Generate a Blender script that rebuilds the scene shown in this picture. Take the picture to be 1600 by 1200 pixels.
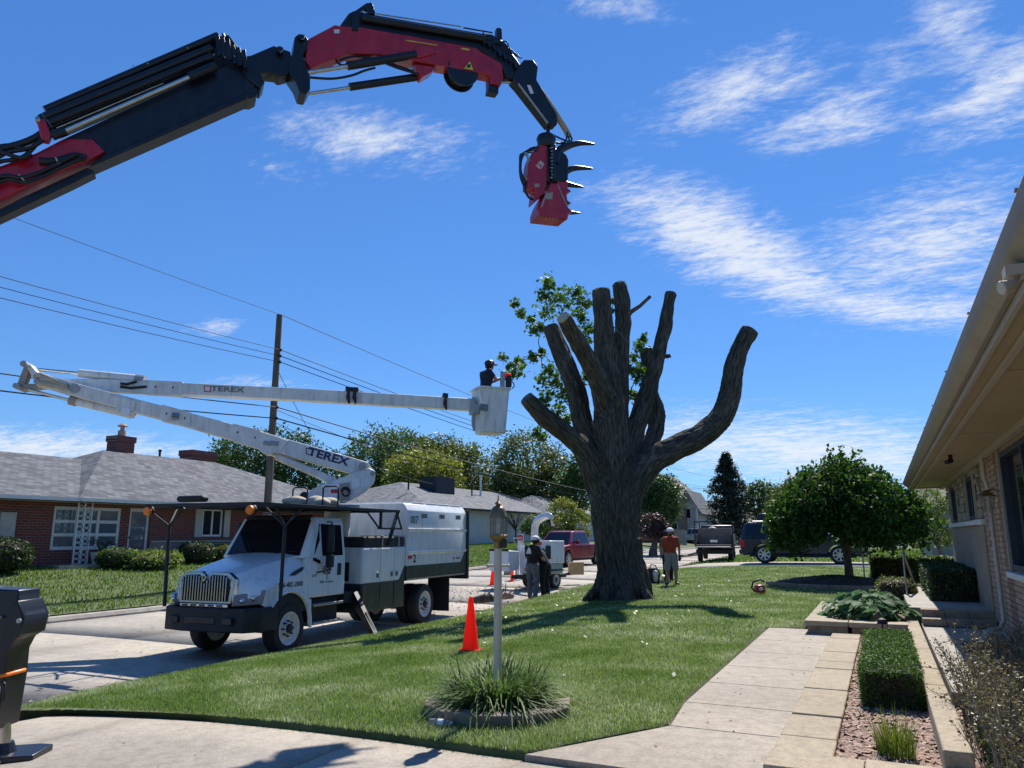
import bpy, bmesh, math, random
import numpy as np
from mathutils import Vector, Matrix, noise
R_ = math.radians
for o in list(bpy.data.objects): bpy.data.objects.remove(o)
SC = bpy.context.scene; COL = SC.collection
rnd = random.Random(7); rng = np.random.default_rng(11)

# ---------------------------------------------------------------- camera
CZ = 1.65; FPX = 1180.0; PITCH = math.atan(0.2); YAW = math.atan(578/1203.)
cd = bpy.data.cameras.new('camera'); cam = bpy.data.objects.new('camera', cd); COL.objects.link(cam)
cd.sensor_width = 36; cd.lens = 36*FPX/1600; cd.clip_end = 3000; cd.clip_start = .05
cam.location = (0, 0, CZ); cam.rotation_euler = (math.pi/2+PITCH, 0, YAW); SC.camera = cam
FH = Vector((-math.sin(YAW), math.cos(YAW), 0)); RH = Vector((math.cos(YAW), math.sin(YAW), 0)); UH = Vector((0, 0, 1))
FW = FH*math.cos(PITCH)+UH*math.sin(PITCH); UW = UH*math.cos(PITCH)-FH*math.sin(PITCH); CAM = Vector((0, 0, CZ))
def ray(px, py): return FW+RH*((px-800)/FPX)+UW*((600-py)/FPX)
def at(px, py, dep):
    d = ray(px, py); return CAM+d*(dep/d.dot(FH))
def gz(px, py, z):
    d = ray(px, py); return CAM+d*((z-CZ)/d.z)
def gx(px, py, x):
    d = ray(px, py); return CAM+d*(x/d.x)

# ---------------------------------------------------------------- light
SUN_EL = 50.0; SUN_DIR = Vector((-0.04, math.cos(R_(SUN_EL)), math.sin(R_(SUN_EL)))).normalized()
w = bpy.data.worlds.new('World'); SC.world = w; w.use_nodes = True
nt = w.node_tree; N = nt.nodes; Lk = nt.links
for n in list(N): N.remove(n)
wo = N.new('ShaderNodeOutputWorld'); bg = N.new('ShaderNodeBackground'); Lk.new(bg.outputs[0], wo.inputs[0])
bg.inputs[1].default_value = .097
sky = N.new('ShaderNodeTexSky'); sky.sky_type = 'NISHITA'; sky.sun_disc = False
sky.sun_elevation = R_(SUN_EL); sky.sun_rotation = math.atan2(SUN_DIR.x, SUN_DIR.y)
w.cycles.sampling_method = 'MANUAL'; w.cycles.sample_map_resolution = 512
sky.air_density = 1.0; sky.dust_density = 0; sky.ozone_density = 4.5; sky.altitude = 200
hs = N.new('ShaderNodeHueSaturation'); hs.inputs['Saturation'].default_value = 1.2; hs.inputs['Hue'].default_value = .51; hs.inputs['Value'].default_value = .97
Lk.new(sky.outputs[0], hs.inputs['Color'])
gm = N.new('ShaderNodeGamma'); gm.inputs[1].default_value = .62; Lk.new(hs.outputs[0], gm.inputs[0])
tn = N.new('ShaderNodeMix'); tn.data_type = 'RGBA'; tn.blend_type = 'MULTIPLY'; tn.inputs[0].default_value = 1; Lk.new(gm.outputs[0], tn.inputs[6]); tn.inputs[7].default_value = (.785, 1.275, 1.86, 1)
tc = N.new('ShaderNodeTexCoord')
def vmath(op, a=None, b=None):
    n = N.new('ShaderNodeVectorMath'); n.operation = op
    for i, q in enumerate((a, b)):
        if q is None: continue
        if isinstance(q, (tuple, Vector)): n.inputs[i].default_value = tuple(q)
        else: Lk.new(q, n.inputs[i])
    return n
def fm(op, a, b=None, c=None):
    n = N.new('ShaderNodeMath'); n.operation = op
    for i, q in enumerate((a, b, c)):
        if q is None: continue
        if isinstance(q, (int, float)): n.inputs[i].default_value = q
        else: Lk.new(q, n.inputs[i])
    return n.outputs[0]
DIR = tc.outputs['Generated']
def cloud_noise(scale, rot, stretch, detail, rough, dist):
    mp = N.new('ShaderNodeMapping'); mp.inputs['Rotation'].default_value = (0, 0, R_(rot)); mp.inputs['Scale'].default_value = (scale, scale*stretch, scale)
    # project the direction on a cloud layer overhead
    sx = N.new('ShaderNodeSeparateXYZ'); Lk.new(DIR, sx.inputs[0])
    zz = fm('ADD', fm('MAXIMUM', sx.outputs[2], 0.0), .12)
    cx = N.new('ShaderNodeCombineXYZ'); Lk.new(fm('DIVIDE', sx.outputs[0], zz), cx.inputs[0]); Lk.new(fm('DIVIDE', sx.outputs[1], zz), cx.inputs[1])
    Lk.new(cx.outputs[0], mp.inputs[0])
    nz = N.new('ShaderNodeTexNoise'); nz.inputs['Scale'].default_value = 1; nz.inputs['Detail'].default_value = detail
    nz.inputs['Roughness'].default_value = rough; nz.inputs['Distortion'].default_value = dist
    Lk.new(mp.outputs[0], nz.inputs['Vector']); return nz.outputs['Fac']
n_wisp = cloud_noise(5.5, 35, 2.2, 5, .7, .5)
n_fine = cloud_noise(26, -25, 1.9, 5, .7, 0)
n_big = cloud_noise(.8, 20, 1.3, 2, .5, 0)
acc = None
# cloud banks: direction (as seen), half extents, tilt, strength
for (px, py, hw, hh, rot, st) in [(595, 222, 150, 40, 4, .76), (430, 262, 60, 26, 15, .45), (1120, 372, 160, 54, 28, 1.12), (1215, 430, 110, 45, 18, .95), (1445, 385, 165, 78, -16, .82), (1400, 480, 140, 28, 8, .9),
                                (1160, 138, 130, 46, -16, .78), (1300, 185, 112, 40, -8, .8), (1490, 45, 80, 50, 40, .7), (1575, 130, 115, 52, -30, .82), (960, 8, 90, 24, 5, .6),
                                (1270, 705, 320, 52, 4, .95), (60, 700, 170, 26, 4, .95), (240, 705, 80, 16, 0, .7), (335, 511, 36, 14, -8, .7), (400, 598, 70, 10, 4, .6), (1330, 662, 60, 8, 3, .8), (1400, 100, 60, 60, 60, .5)]:
    c = ray(px, py).normalized(); t = R_(rot)
    ax = (RH*math.cos(t)-UW*math.sin(t)); ay = (RH*math.sin(t)+UW*math.cos(t))
    ay = (ay-c*ay.dot(c)).normalized(); ax = ay.cross(c).normalized()
    mpn = N.new('ShaderNodeMapping'); mpn.vector_type = 'TEXTURE'; mpn.inputs['Location'].default_value = c; mpn.inputs['Scale'].default_value = (hw/FPX, hh/FPX, .33)
    mpn.inputs['Rotation'].default_value = Matrix((ax, ay, c)).transposed().to_euler('XYZ'); Lk.new(DIR, mpn.inputs[0])
    g = fm('MULTIPLY_ADD', vmath('LENGTH', mpn.outputs[0]).outputs['Value'], -.56*st, st)
    acc = g if acc is None else fm('MAXIMUM', acc, g)
# the rest of the sky carries the same sort of thin banks
acc = fm('MAXIMUM', acc, fm('MULTIPLY', fm('SUBTRACT', n_big, .60), 1.6))
nn = fm('ADD', fm('MULTIPLY', n_wisp, .6), fm('MULTIPLY', n_fine, .4))
al = fm('SUBTRACT', fm('MULTIPLY', acc, fm('ADD', nn, .2)), fm('SUBTRACT', .80, nn))
mr = N.new('ShaderNodeMapRange'); mr.interpolation_type = 'SMOOTHSTEP'; mr.inputs[1].default_value = -.15; mr.inputs[2].default_value = .48; mr.inputs[4].default_value = .86
Lk.new(al, mr.inputs[0])
mx = N.new('ShaderNodeMix'); mx.data_type = 'RGBA'; Lk.new(mr.outputs[0], mx.inputs[0]); Lk.new(tn.outputs[2], mx.inputs[6]); mx.inputs[7].default_value = (5.9, 6.15, 6.5, 1)
Lk.new(mx.outputs[2], bg.inputs[0])
sd = bpy.data.lights.new('sun', 'SUN'); sd.energy = 4.45; sd.angle = R_(.53); sd.color = (1, .95, .87)
sun = bpy.data.objects.new('sun', sd); COL.objects.link(sun); sun.rotation_euler = SUN_DIR.to_track_quat('Z', 'Y').to_euler()
SC.view_settings.view_transform = 'Standard'; SC.view_settings.look = 'None'; SC.view_settings.exposure = .62; SC.view_settings.gamma = 1
SC.view_settings.use_curve_mapping = False
SC.cycles.max_bounces = 5; SC.cycles.diffuse_bounces = 2; SC.cycles.glossy_bounces = 2; SC.cycles.transmission_bounces = 4; SC.cycles.transparent_max_bounces = 6

# ---------------------------------------------------------------- mesh kit
class MB:
    def __init__(s): s.v = []; s.f = []
    def add(s, vs, fs):
        b = len(s.v); s.v += [tuple(p) for p in vs]; s.f += [tuple(i+b for i in f) for f in fs]; return s
    def box(s, x0, x1, y0, y1, z0, z1, rz=0, c=None, mat=None):
        P = [Vector((x, y, z)) for z in (z0, z1) for x, y in ((x0, y0), (x1, y0), (x1, y1), (x0, y1))]
        if rz:
            cc = Vector(c) if c else Vector(((x0+x1)/2, (y0+y1)/2, 0)); m = Matrix.Rotation(rz, 3, 'Z'); P = [m@(p-cc)+cc for p in P]
        if mat: P = [mat@p for p in P]
        return s.add(P, [(3, 2, 1, 0), (4, 5, 6, 7), (0, 1, 5, 4), (1, 2, 6, 5), (2, 3, 7, 6), (3, 0, 4, 7)])
    def hexa(s, P): return s.add(P, [(3, 2, 1, 0), (4, 5, 6, 7), (0, 1, 5, 4), (1, 2, 6, 5), (2, 3, 7, 6), (3, 0, 4, 7)])
    def prism(s, poly, ext):
        ext = Vector(ext); P = [Vector(p) for p in poly]; n = len(P)
        nm = Vector((0, 0, 0))
        for i in range(n): nm += P[i].cross(P[(i+1) % n])
        if nm.dot(ext) > 0: P = P[::-1]
        return s.add(P+[p+ext for p in P], [tuple(range(n)), tuple(range(2*n-1, n-1, -1))]+[((i+1) % n, i, n+i, n+(i+1) % n) for i in range(n)])
    def beam(s, a, b, wx, wz, up=(0, 0, 1)):
        a = Vector(a); b = Vector(b); d = (b-a).normalized(); sd_ = d.cross(Vector(up))
        if sd_.length < 1e-4: sd_ = Vector((1, 0, 0))
        sd_.normalize(); u = sd_.cross(d); q = []
        for p in (a, b): q += [p-sd_*wx/2-u*wz/2, p+sd_*wx/2-u*wz/2, p+sd_*wx/2+u*wz/2, p-sd_*wx/2+u*wz/2]
        return s.hexa(q)
    def tube(s, path, r, n=10, cap=True):
        P = [Vector(p) for p in path]; m = len(P); rr = r if hasattr(r, '__len__') else [r]*m
        vs = []; ref = None
        for i in range(m):
            t = (P[min(i+1, m-1)]-P[max(i-1, 0)]).normalized()
            if ref is None:
                ref = Vector((0, 0, 1)) if abs(t.z) < .9 else Vector((1, 0, 0))
            a = (ref-t*ref.dot(t))
            if a.length < 1e-5: a = t.orthogonal()
            a.normalize(); b = t.cross(a); ref = a
            for k in range(n):
                th = 2*math.pi*k/n; vs.append(P[i]+(a*math.cos(th)+b*math.sin(th))*rr[i])
        fs = [(i*n+k, i*n+(k+1) % n, (i+1)*n+(k+1) % n, (i+1)*n+k) for i in range(m-1) for k in range(n)]
        if cap: fs += [tuple(range(n-1, -1, -1)), tuple((m-1)*n+k for k in range(n))]
        return s.add(vs, fs)
    def lathe(s, prof, c=(0, 0, 0), axis='z', n=24, a0=0, close=False):
        vs = []; m = len(prof)
        for r, h in prof:
            for k in range(n):
                t = a0+2*math.pi*k/n; x, y = r*math.cos(t), r*math.sin(t)
                p = (x, y, h) if axis == 'z' else ((h, x, y) if axis == 'x' else (y, h, x))
                vs.append((p[0]+c[0], p[1]+c[1], p[2]+c[2]))
        fs = [(i*n+k, i*n+(k+1) % n, (i+1)*n+(k+1) % n, (i+1)*n+k) for i in range(m-1) for k in range(n)]
        if close: fs += [((m-1)*n+k, (m-1)*n+(k+1) % n, (k+1) % n, k) for k in range(n)]
        else:
            if prof[0][0] > 1e-6: fs.append(tuple(range(n-1, -1, -1)))
            if prof[-1][0] > 1e-6: fs.append(tuple((m-1)*n+k for k in range(n)))
        return s.add(vs, fs)
    def sph(s, c, r, n=12, m=8):
        r3 = r if hasattr(r, '__len__') else (r, r, r); vs = [(c[0], c[1], c[2]-r3[2])]
        for i in range(1, m):
            p = math.pi*i/m
            for k in range(n): t = 2*math.pi*k/n; vs.append((c[0]+r3[0]*math.sin(p)*math.cos(t), c[1]+r3[1]*math.sin(p)*math.sin(t), c[2]-r3[2]*math.cos(p)))
        vs.append((c[0], c[1], c[2]+r3[2])); L = len(vs)-1
        fs = [(0, 1+(k+1) % n, 1+k) for k in range(n)]+[(1+i*n+k, 1+i*n+(k+1) % n, 1+(i+1)*n+(k+1) % n, 1+(i+1)*n+k) for i in range(m-2) for k in range(n)]
        fs += [(L, 1+(m-2)*n+k, 1+(m-2)*n+(k+1) % n) for k in range(n)]
        return s.add(vs, fs)
    def mesh(s, name, mat, smooth=None):
        me = bpy.data.meshes.new(name); me.from_pydata(s.v, [], s.f); me.update()
        if mat: me.materials.append(MT[mat])
        if smooth is not None:
            me.shade_smooth(); me.set_sharp_from_angle(angle=R_(smooth))
        return me
    def build(s, name, mat, parent=None, smooth=None, bevel=None, world=False, seg=2, loc=None):
        if world and parent is not None:
            inv = ROOTM[root_of(parent)].inverted(); s.v = [tuple(inv@Vector(p)) for p in s.v]
        if loc is not None and parent is None: s.v = [(p[0]-loc[0], p[1]-loc[1], p[2]-loc[2]) for p in s.v]
        me = s.mesh(name, mat, smooth); o = link(name, me, parent)
        if loc is not None and parent is None: o.location = loc; ROOTM[o.name] = Matrix.Translation(Vector(loc))
        if bevel:
            b = o.modifiers.new('bevel', 'BEVEL'); b.width = bevel; b.segments = seg; b.limit_method = 'ANGLE'; b.angle_limit = R_(35); b.harden_normals = False
            if smooth is None: me.shade_smooth(); me.set_sharp_from_angle(angle=R_(45))
        return o
ROOTM = {}
def root_of(o):
    while o.parent: o = o.parent
    return o.name
def link(name, me, parent=None):
    o = bpy.data.objects.new(name, me); COL.objects.link(o)
    if parent is not None: o.parent = parent
    else: ROOTM[o.name] = Matrix()
    return o
def tag(o, label=None, cat=None, group=None, kind=None):
    for k, q in (('label', label), ('category', cat), ('group', group), ('kind', kind)):
        if q: o[k] = q
    return o
def thing(name, label, cat, loc=(0, 0, 0), rz=0, group=None):
    o = bpy.data.objects.new(name, None); COL.objects.link(o); o.location = loc; o.rotation_euler = (0, 0, rz); o.empty_display_size = .2
    ROOTM[o.name] = Matrix.Translation(Vector(loc))@Matrix.Rotation(rz, 4, 'Z'); return tag(o, label, cat, group)
def struct(o): o['kind'] = 'structure'; return o
def npmesh(name, V, quads=None, tris=None, mat=None, parent=None, smooth=False):
    me = bpy.data.meshes.new(name); V = np.asarray(V, dtype=np.float32).reshape(-1, 3)
    k = 4 if quads is not None else 3; F = np.asarray(quads if quads is not None else tris, dtype=np.int32).reshape(-1, k)
    me.vertices.add(len(V)); me.vertices.foreach_set('co', V.ravel()); me.loops.add(F.size); me.polygons.add(len(F))
    me.loops.foreach_set('vertex_index', F.ravel()); me.polygons.foreach_set('loop_start', np.arange(0, F.size, k, dtype=np.int32))
    me.polygons.foreach_set('loop_total', np.full(len(F), k, dtype=np.int32)); me.update(calc_edges=True)
    if smooth: me.shade_smooth()
    if mat: me.materials.append(MT[mat])
    return link(name, me, parent)
def text(s_, size, mat, parent, M4, name='lettering', ext=.002, bold=0, sx=1.0):
    cu = bpy.data.curves.new(name, 'FONT'); cu.body = s_; cu.size = size; cu.extrude = ext; cu.offset = bold; cu.align_x = 'CENTER'; cu.align_y = 'CENTER'; cu.resolution_u = 3
    t = bpy.data.objects.new('tmp', cu); COL.objects.link(t); bpy.context.view_layer.update()
    me = bpy.data.meshes.new_from_object(t.evaluated_get(bpy.context.evaluated_depsgraph_get())); bpy.data.objects.remove(t)
    me.transform(M4@Matrix.Diagonal((sx, 1, 1, 1))); me.materials.clear(); me.materials.append(MT[mat]); return link(name, me, parent)
def frame(o, x, y):   # matrix with given origin and in-plane axes
    x = Vector(x).normalized(); y = Vector(y); y = (y-x*y.dot(x)).normalized(); z = x.cross(y)
    return Matrix(((x.x, y.x, z.x, o[0]), (x.y, y.y, z.y, o[1]), (x.z, y.z, z.z, o[2]), (0, 0, 0, 1)))
def remesh(mb, name, voxel, smooth_it=6, mat=None, parent=None, world=False):
    if world and parent is not None:
        inv = ROOTM[root_of(parent)].inverted(); mb.v = [tuple(inv@Vector(p)) for p in mb.v]
    me = mb.mesh(name, None); t = bpy.data.objects.new('tmp', me); COL.objects.link(t)
    m = t.modifiers.new('r', 'REMESH'); m.mode = 'VOXEL'; m.voxel_size = voxel
    if smooth_it: q = t.modifiers.new('s', 'SMOOTH'); q.factor = .5; q.iterations = smooth_it
    bpy.context.view_layer.update()
    out = bpy.data.meshes.new_from_object(t.evaluated_get(bpy.context.evaluated_depsgraph_get())); bpy.data.objects.remove(t)
    out.shade_smooth(); out.materials.clear()
    if mat: out.materials.append(MT[mat])
    out.name = name; return link(name, out, parent)
def capsule(mb, a, ra, b, rb, n=12):
    a = Vector(a); b = Vector(b); d = (b-a); L = d.length; d = d/L if L > 1e-6 else Vector((0, 0, 1)); path = []; rr = []
    for i in range(1, 5): t = math.pi/2*i/4; path.append(a-d*ra*math.cos(t)); rr.append(ra*math.sin(t))
    for i in range(0, 4): t = math.pi/2*i/4; path.append(b+d*rb*math.sin(t)); rr.append(rb*math.cos(t))
    mb.tube(path, rr, n)

# ---------------------------------------------------------------- materials
MT = {}
def newmat(name):
    m = bpy.data.materials.new(name); m.use_nodes = True; t = m.node_tree; return m, t, t.nodes['Principled BSDF']
def mat(name, col, rough=.6, metal=0, var=.12, scale=6, bump=0, bscale=40, stretch=(1, 1, 1), col2=None, spec=.5, coat=0, island=0, detail=5, em=0, trans=0, coord='Object', streak=0):
    m, t, b = newmat(name); n = t.nodes; l = t.links
    tcn = n.new('ShaderNodeTexCoord'); mp = n.new('ShaderNodeMapping'); mp.inputs['Scale'].default_value = stretch; l.new(tcn.outputs[coord], mp.inputs[0])
    nz = n.new('ShaderNodeTexNoise'); nz.inputs['Scale'].default_value = scale; nz.inputs['Detail'].default_value = detail; nz.inputs['Roughness'].default_value = .62; l.new(mp.outputs[0], nz.inputs['Vector'])
    c2 = col2 or tuple(min(1, c*(1+var*1.5)) for c in col); c1 = col if col2 else tuple(c*(1-var*1.5) for c in col)
    mr_ = n.new('ShaderNodeMapRange'); mr_.inputs[1].default_value = .3; mr_.inputs[2].default_value = .7; l.new(nz.outputs['Fac'], mr_.inputs[0])
    fac = mr_.outputs[0]
    if island:
        ge = n.new('ShaderNodeNewGeometry'); mm = n.new('ShaderNodeMix'); mm.data_type = 'FLOAT'; mm.inputs[0].default_value = island
        l.new(fac, mm.inputs[2]); l.new(ge.outputs['Random Per Island'], mm.inputs[3]); fac = mm.outputs[0]
    mx_ = n.new('ShaderNodeMix'); mx_.data_type = 'RGBA'; l.new(fac, mx_.inputs[0]); mx_.inputs[6].default_value = (*c1, 1); mx_.inputs[7].default_value = (*c2, 1)
    cout = mx_.outputs[2]
    if streak:   # dust and run marks
        n2 = n.new('ShaderNodeTexNoise'); n2.inputs['Scale'].default_value = 3; n2.inputs['Detail'].default_value = 6; mp2 = n.new('ShaderNodeMapping'); mp2.inputs['Scale'].default_value = (3, 3, .5)
        l.new(tcn.outputs[coord], mp2.inputs[0]); l.new(mp2.outputs[0], n2.inputs['Vector']); m3 = n.new('ShaderNodeMapRange'); m3.inputs[1].default_value = .5; m3.inputs[2].default_value = .75; m3.inputs[4].default_value = streak
        l.new(n2.outputs['Fac'], m3.inputs[0]); m4 = n.new('ShaderNodeMix'); m4.data_type = 'RGBA'; l.new(m3.outputs[0], m4.inputs[0]); l.new(cout, m4.inputs[6]); m4.inputs[7].default_value = (.2, .17, .13, 1); cout = m4.outputs[2]
    l.new(cout, b.inputs['Base Color']); b.inputs['Roughness'].default_value = rough; b.inputs['Metallic'].default_value = metal; b.inputs['Specular IOR Level'].default_value = spec
    if coat: b.inputs['Coat Weight'].default_value = coat; b.inputs['Coat Roughness'].default_value = .08
    if trans: b.inputs['Transmission Weight'].default_value = trans
    if em: b.inputs['Emission Color'].default_value = (*col, 1); b.inputs['Emission Strength'].default_value = em
    if bump:
        nb = n.new('ShaderNodeTexNoise'); nb.inputs['Scale'].default_value = bscale; nb.inputs['Detail'].default_value = 6; l.new(mp.outputs[0], nb.inputs['Vector'])
        bp = n.new('ShaderNodeBump'); bp.inputs['Strength'].default_value = min(1, bump); bp.inputs['Distance'].default_value = .02*max(1, bump); l.new(nb.outputs['Fac'], bp.inputs['Height']); l.new(bp.outputs[0], b.inputs['Normal'])
    MT[name] = m; return m
def leafmat(name, c1, c2, c3=None, scale=.7, tr=.35, rough=.5, spec=.4):
    m, t, b = newmat(name); n = t.nodes; l = t.links
    ge = n.new('ShaderNodeNewGeometry'); nz = n.new('ShaderNodeTexNoise'); nz.inputs['Scale'].default_value = scale; nz.inputs['Detail'].default_value = 3; l.new(ge.outputs['Position'], nz.inputs['Vector'])
    ad = n.new('ShaderNodeMath'); ad.operation = 'MULTIPLY_ADD'; l.new(ge.outputs['Random Per Island'], ad.inputs[0]); ad.inputs[1].default_value = .5
    s2 = n.new('ShaderNodeMapRange'); s2.inputs[1].default_value = .3; s2.inputs[2].default_value = .7; s2.inputs[4].default_value = .5; l.new(nz.outputs['Fac'], s2.inputs[0]); l.new(s2.outputs[0], ad.inputs[2])
    cr = n.new('ShaderNodeValToRGB'); cr.color_ramp.elements[0].color = (*c1, 1); cr.color_ramp.elements[1].color = (*(c3 or c2), 1)
    if c3: e = cr.color_ramp.elements.new(.55); e.color = (*c2, 1)
    l.new(ad.outputs[0], cr.inputs[0]); l.new(cr.outputs[0], b.inputs['Base Color']); b.inputs['Roughness'].default_value = rough; b.inputs['Specular IOR Level'].default_value = spec
    tl = n.new('ShaderNodeBsdfTranslucent'); hv = n.new('ShaderNodeHueSaturation'); hv.inputs['Value'].default_value = 1.25; hv.inputs['Saturation'].default_value = 1.1; l.new(cr.outputs[0], hv.inputs['Color']); l.new(hv.outputs[0], tl.inputs['Color'])
    ms = n.new('ShaderNodeMixShader'); ms.inputs[0].default_value = tr; l.new(b.outputs[0], ms.inputs[1]); l.new(tl.outputs[0], ms.inputs[2]); l.new(ms.outputs[0], n['Material Output'].inputs[0]); MT[name] = m
# paint and metal
mat('white_paint', (.8, .81, .81), .3, 0, .03, 2, coat=.3, streak=.3)
mat('white_boom', (.72, .72, .68), .4, 0, .08, 3, streak=.42)
mat('grey_paint', (.32, .34, .35), .45)
mat('black_paint', (.012, .013, .017), .38, 0, .3, 5)
mat('black_matte', (.016, .017, .019), .65, 0, .3, 8)
mat('dark_green', (.018, .03, .03), .4, 0, .2, 4, streak=.3)
mat('crane_black', (.006, .008, .014), .36, 0, .3, 5, streak=.05)
mat('crane_red', (.42, .006, .02), .33, 0, .18, 4, coat=.3, streak=.14)
mat('chrome', (.62, .64, .67), .16, 1, .05, 4)
mat('grille_chrome', (.33, .345, .37), .22, 1, .1, 6); mat('steel', (.62, .6, .55), .22, 1, .1, 6)
mat('dull_steel', (.4, .4, .4), .45, .8, .15, 12)
mat('rubber', (.018, .018, .018), .8, 0, .25, 14, .3, 30)
mat('rim_white', (.68, .66, .61), .5, 0, .12, 8)
mat('alloy', (.6, .6, .62), .3, .8, .05, 8)
mat('glass', (.008, .011, .016), .06, 0, .1, 2, spec=.5)
mat('glass_light', (.10, .12, .14), .06, 0, .2, 1.2, spec=.8)
mat('amber', (.9, .2, .0), .35); mat('lamp_red', (.5, .02, .02), .3); mat('lens', (.2, .22, .25), .1, .3)
mat('yellow', (.75, .5, .03), .5); mat('hose_beige', (.42, .36, .24), .6)
mat('car_red', (.25, .012, .03), .28, .2, .06, 4, coat=.6); mat('car_darkred', (.14, .01, .018), .28, .2, coat=.6); mat('car_silver', (.34, .38, .39), .3, .4, .05, coat=.5)
mat('car_blue', (.03, .04, .065), .25, .3, .06, coat=.6); mat('car_navy', (.016, .02, .035), .26, .2, .08, coat=.6, streak=.1)
mat('ink', (.015, .017, .03), .6); mat('ink_blue', (.02, .03, .11), .5); mat('ink_grey', (.16, .19, .19), .6); mat('label_white', (.7, .7, .68), .5); mat('label_red', (.5, .03, .03), .5)
mat('cone_orange', (.85, .045, .015), .5, 0, .08, 5); mat('gold', (.24, .165, .085), .42, .75, .3, 14)
mat('post_cream', (.52, .5, .4), .55, 0, .06, 5, streak=.25); 
def clearglass(name, tint, k):
    m, t, b = newmat(name); n = t.nodes; l = t.links; b.inputs['Base Color'].default_value = (.4, .42, .42, 1); b.inputs['Roughness'].default_value = .06; b.inputs['Specular IOR Level'].default_value = .8
    tr_ = n.new('ShaderNodeBsdfTransparent'); tr_.inputs[0].default_value = (*tint, 1); ms = n.new('ShaderNodeMixShader'); ms.inputs[0].default_value = k; l.new(tr_.outputs[0], ms.inputs[1]); l.new(b.outputs[0], ms.inputs[2]); l.new(ms.outputs[0], n['Material Output'].inputs[0]); MT[name] = m
clearglass('lamp_glass', (.93, .95, .94), .16)
mat('canvas', (.45, .39, .29), .85, 0, .15, 9, .4, 14)
mat('cardboard', (.46, .31, .15), .8); clearglass('plastic_clear', (.85, .9, .95), .45); mat('blue_cap', (.04, .15, .5), .4)
# masonry, ground
def concretemat(name, c1, c2, sc=1.0):
    m, t, b = newmat(name); n = t.nodes; l = t.links; tcn = n.new('ShaderNodeTexCoord'); out = None
    def nz(scale, det, lo, hi, v0, v1):
        q = n.new('ShaderNodeTexNoise'); q.inputs['Scale'].default_value = scale*sc; q.inputs['Detail'].default_value = det; q.inputs['Roughness'].default_value = .65; l.new(tcn.outputs['Object'], q.inputs['Vector'])
        r = n.new('ShaderNodeMapRange'); r.inputs[1].default_value = lo; r.inputs[2].default_value = hi; r.inputs[3].default_value = v0; r.inputs[4].default_value = v1; l.new(q.outputs['Fac'], r.inputs[0]); return r.outputs[0]
    mx_ = n.new('ShaderNodeMix'); mx_.data_type = 'RGBA'; l.new(nz(.9, 6, .3, .7, 0, 1), mx_.inputs[0]); mx_.inputs[6].default_value = (*c1, 1); mx_.inputs[7].default_value = (*c2, 1); c = mx_.outputs[2]
    for f in (nz(38, 4, .3, .7, .78, 1.16), nz(7, 6, .4, .72, 1.07, .78), nz(.45, 5, .4, .68, 1.08, .74)):
        k = n.new('ShaderNodeMix'); k.data_type = 'RGBA'; k.blend_type = 'MULTIPLY'; k.inputs[0].default_value = 1; l.new(c, k.inputs[6]); l.new(f, k.inputs[7]); c = k.outputs[2]
    l.new(c, b.inputs['Base Color']); b.inputs['Roughness'].default_value = .88; b.inputs['Specular IOR Level'].default_value = .3
    bp = n.new('ShaderNodeBump'); bp.inputs['Strength'].default_value = .5; bp.inputs['Distance'].default_value = .008; l.new(nz(70, 5, 0, 1, 0, 1), bp.inputs['Height']); l.new(bp.outputs[0], b.inputs['Normal']); MT[name] = m
concretemat('concrete', (.345, .305, .25), (.43, .39, .33), .6)
concretemat('walk_concrete', (.33, .28, .22), (.44, .385, .315)); concretemat('drive_concrete', (.30, .26, .21), (.41, .365, .305))
concretemat('cap_stone', (.34, .28, .2), (.44, .37, .27), 1.3); concretemat('ring_stone', (.22, .185, .14), (.32, .27, .2), 2)
mat('kerb_concrete', (.36, .33, .28), .9, 0, .15, 3, .3, 70)
mat('soil', (.055, .04, .028), .95, 0, .4, 12, .6, 30)
mat('wall_stone', (.30, .23, .16), .9, 0, .2, 6, .6, 50)
mat('porch', (.33, .30, .255), .85, 0, .12, 2, .3, 80)
mat('mortar', (.42, .36, .28), .95, 0, .1, 20, .4, 80)
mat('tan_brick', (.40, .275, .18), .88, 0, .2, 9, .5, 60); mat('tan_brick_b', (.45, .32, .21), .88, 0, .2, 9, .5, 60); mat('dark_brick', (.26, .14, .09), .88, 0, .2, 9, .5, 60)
mat('lower_brick', (.30, .235, .165), .85, 0, .1, 3, .3, 50); mat('veneer', (.33, .28, .2), .9, 0, .3, 5, .8, 30)
mat('trim_tan', (.36, .32, .25), .6, 0, .05, 3, streak=.15); mat('soffit', (.35, .275, .16), .62, 0, .06, 2); mat('gutter', (.25, .22, .175), .5, .1, .08, 3, streak=.3); mat('trim_white', (.66, .65, .6), .6, 0, .05)
mat('shutter_beige', (.46, .42, .35), .7); mat('navy_frame', (.018, .03, .05), .45)
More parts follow.
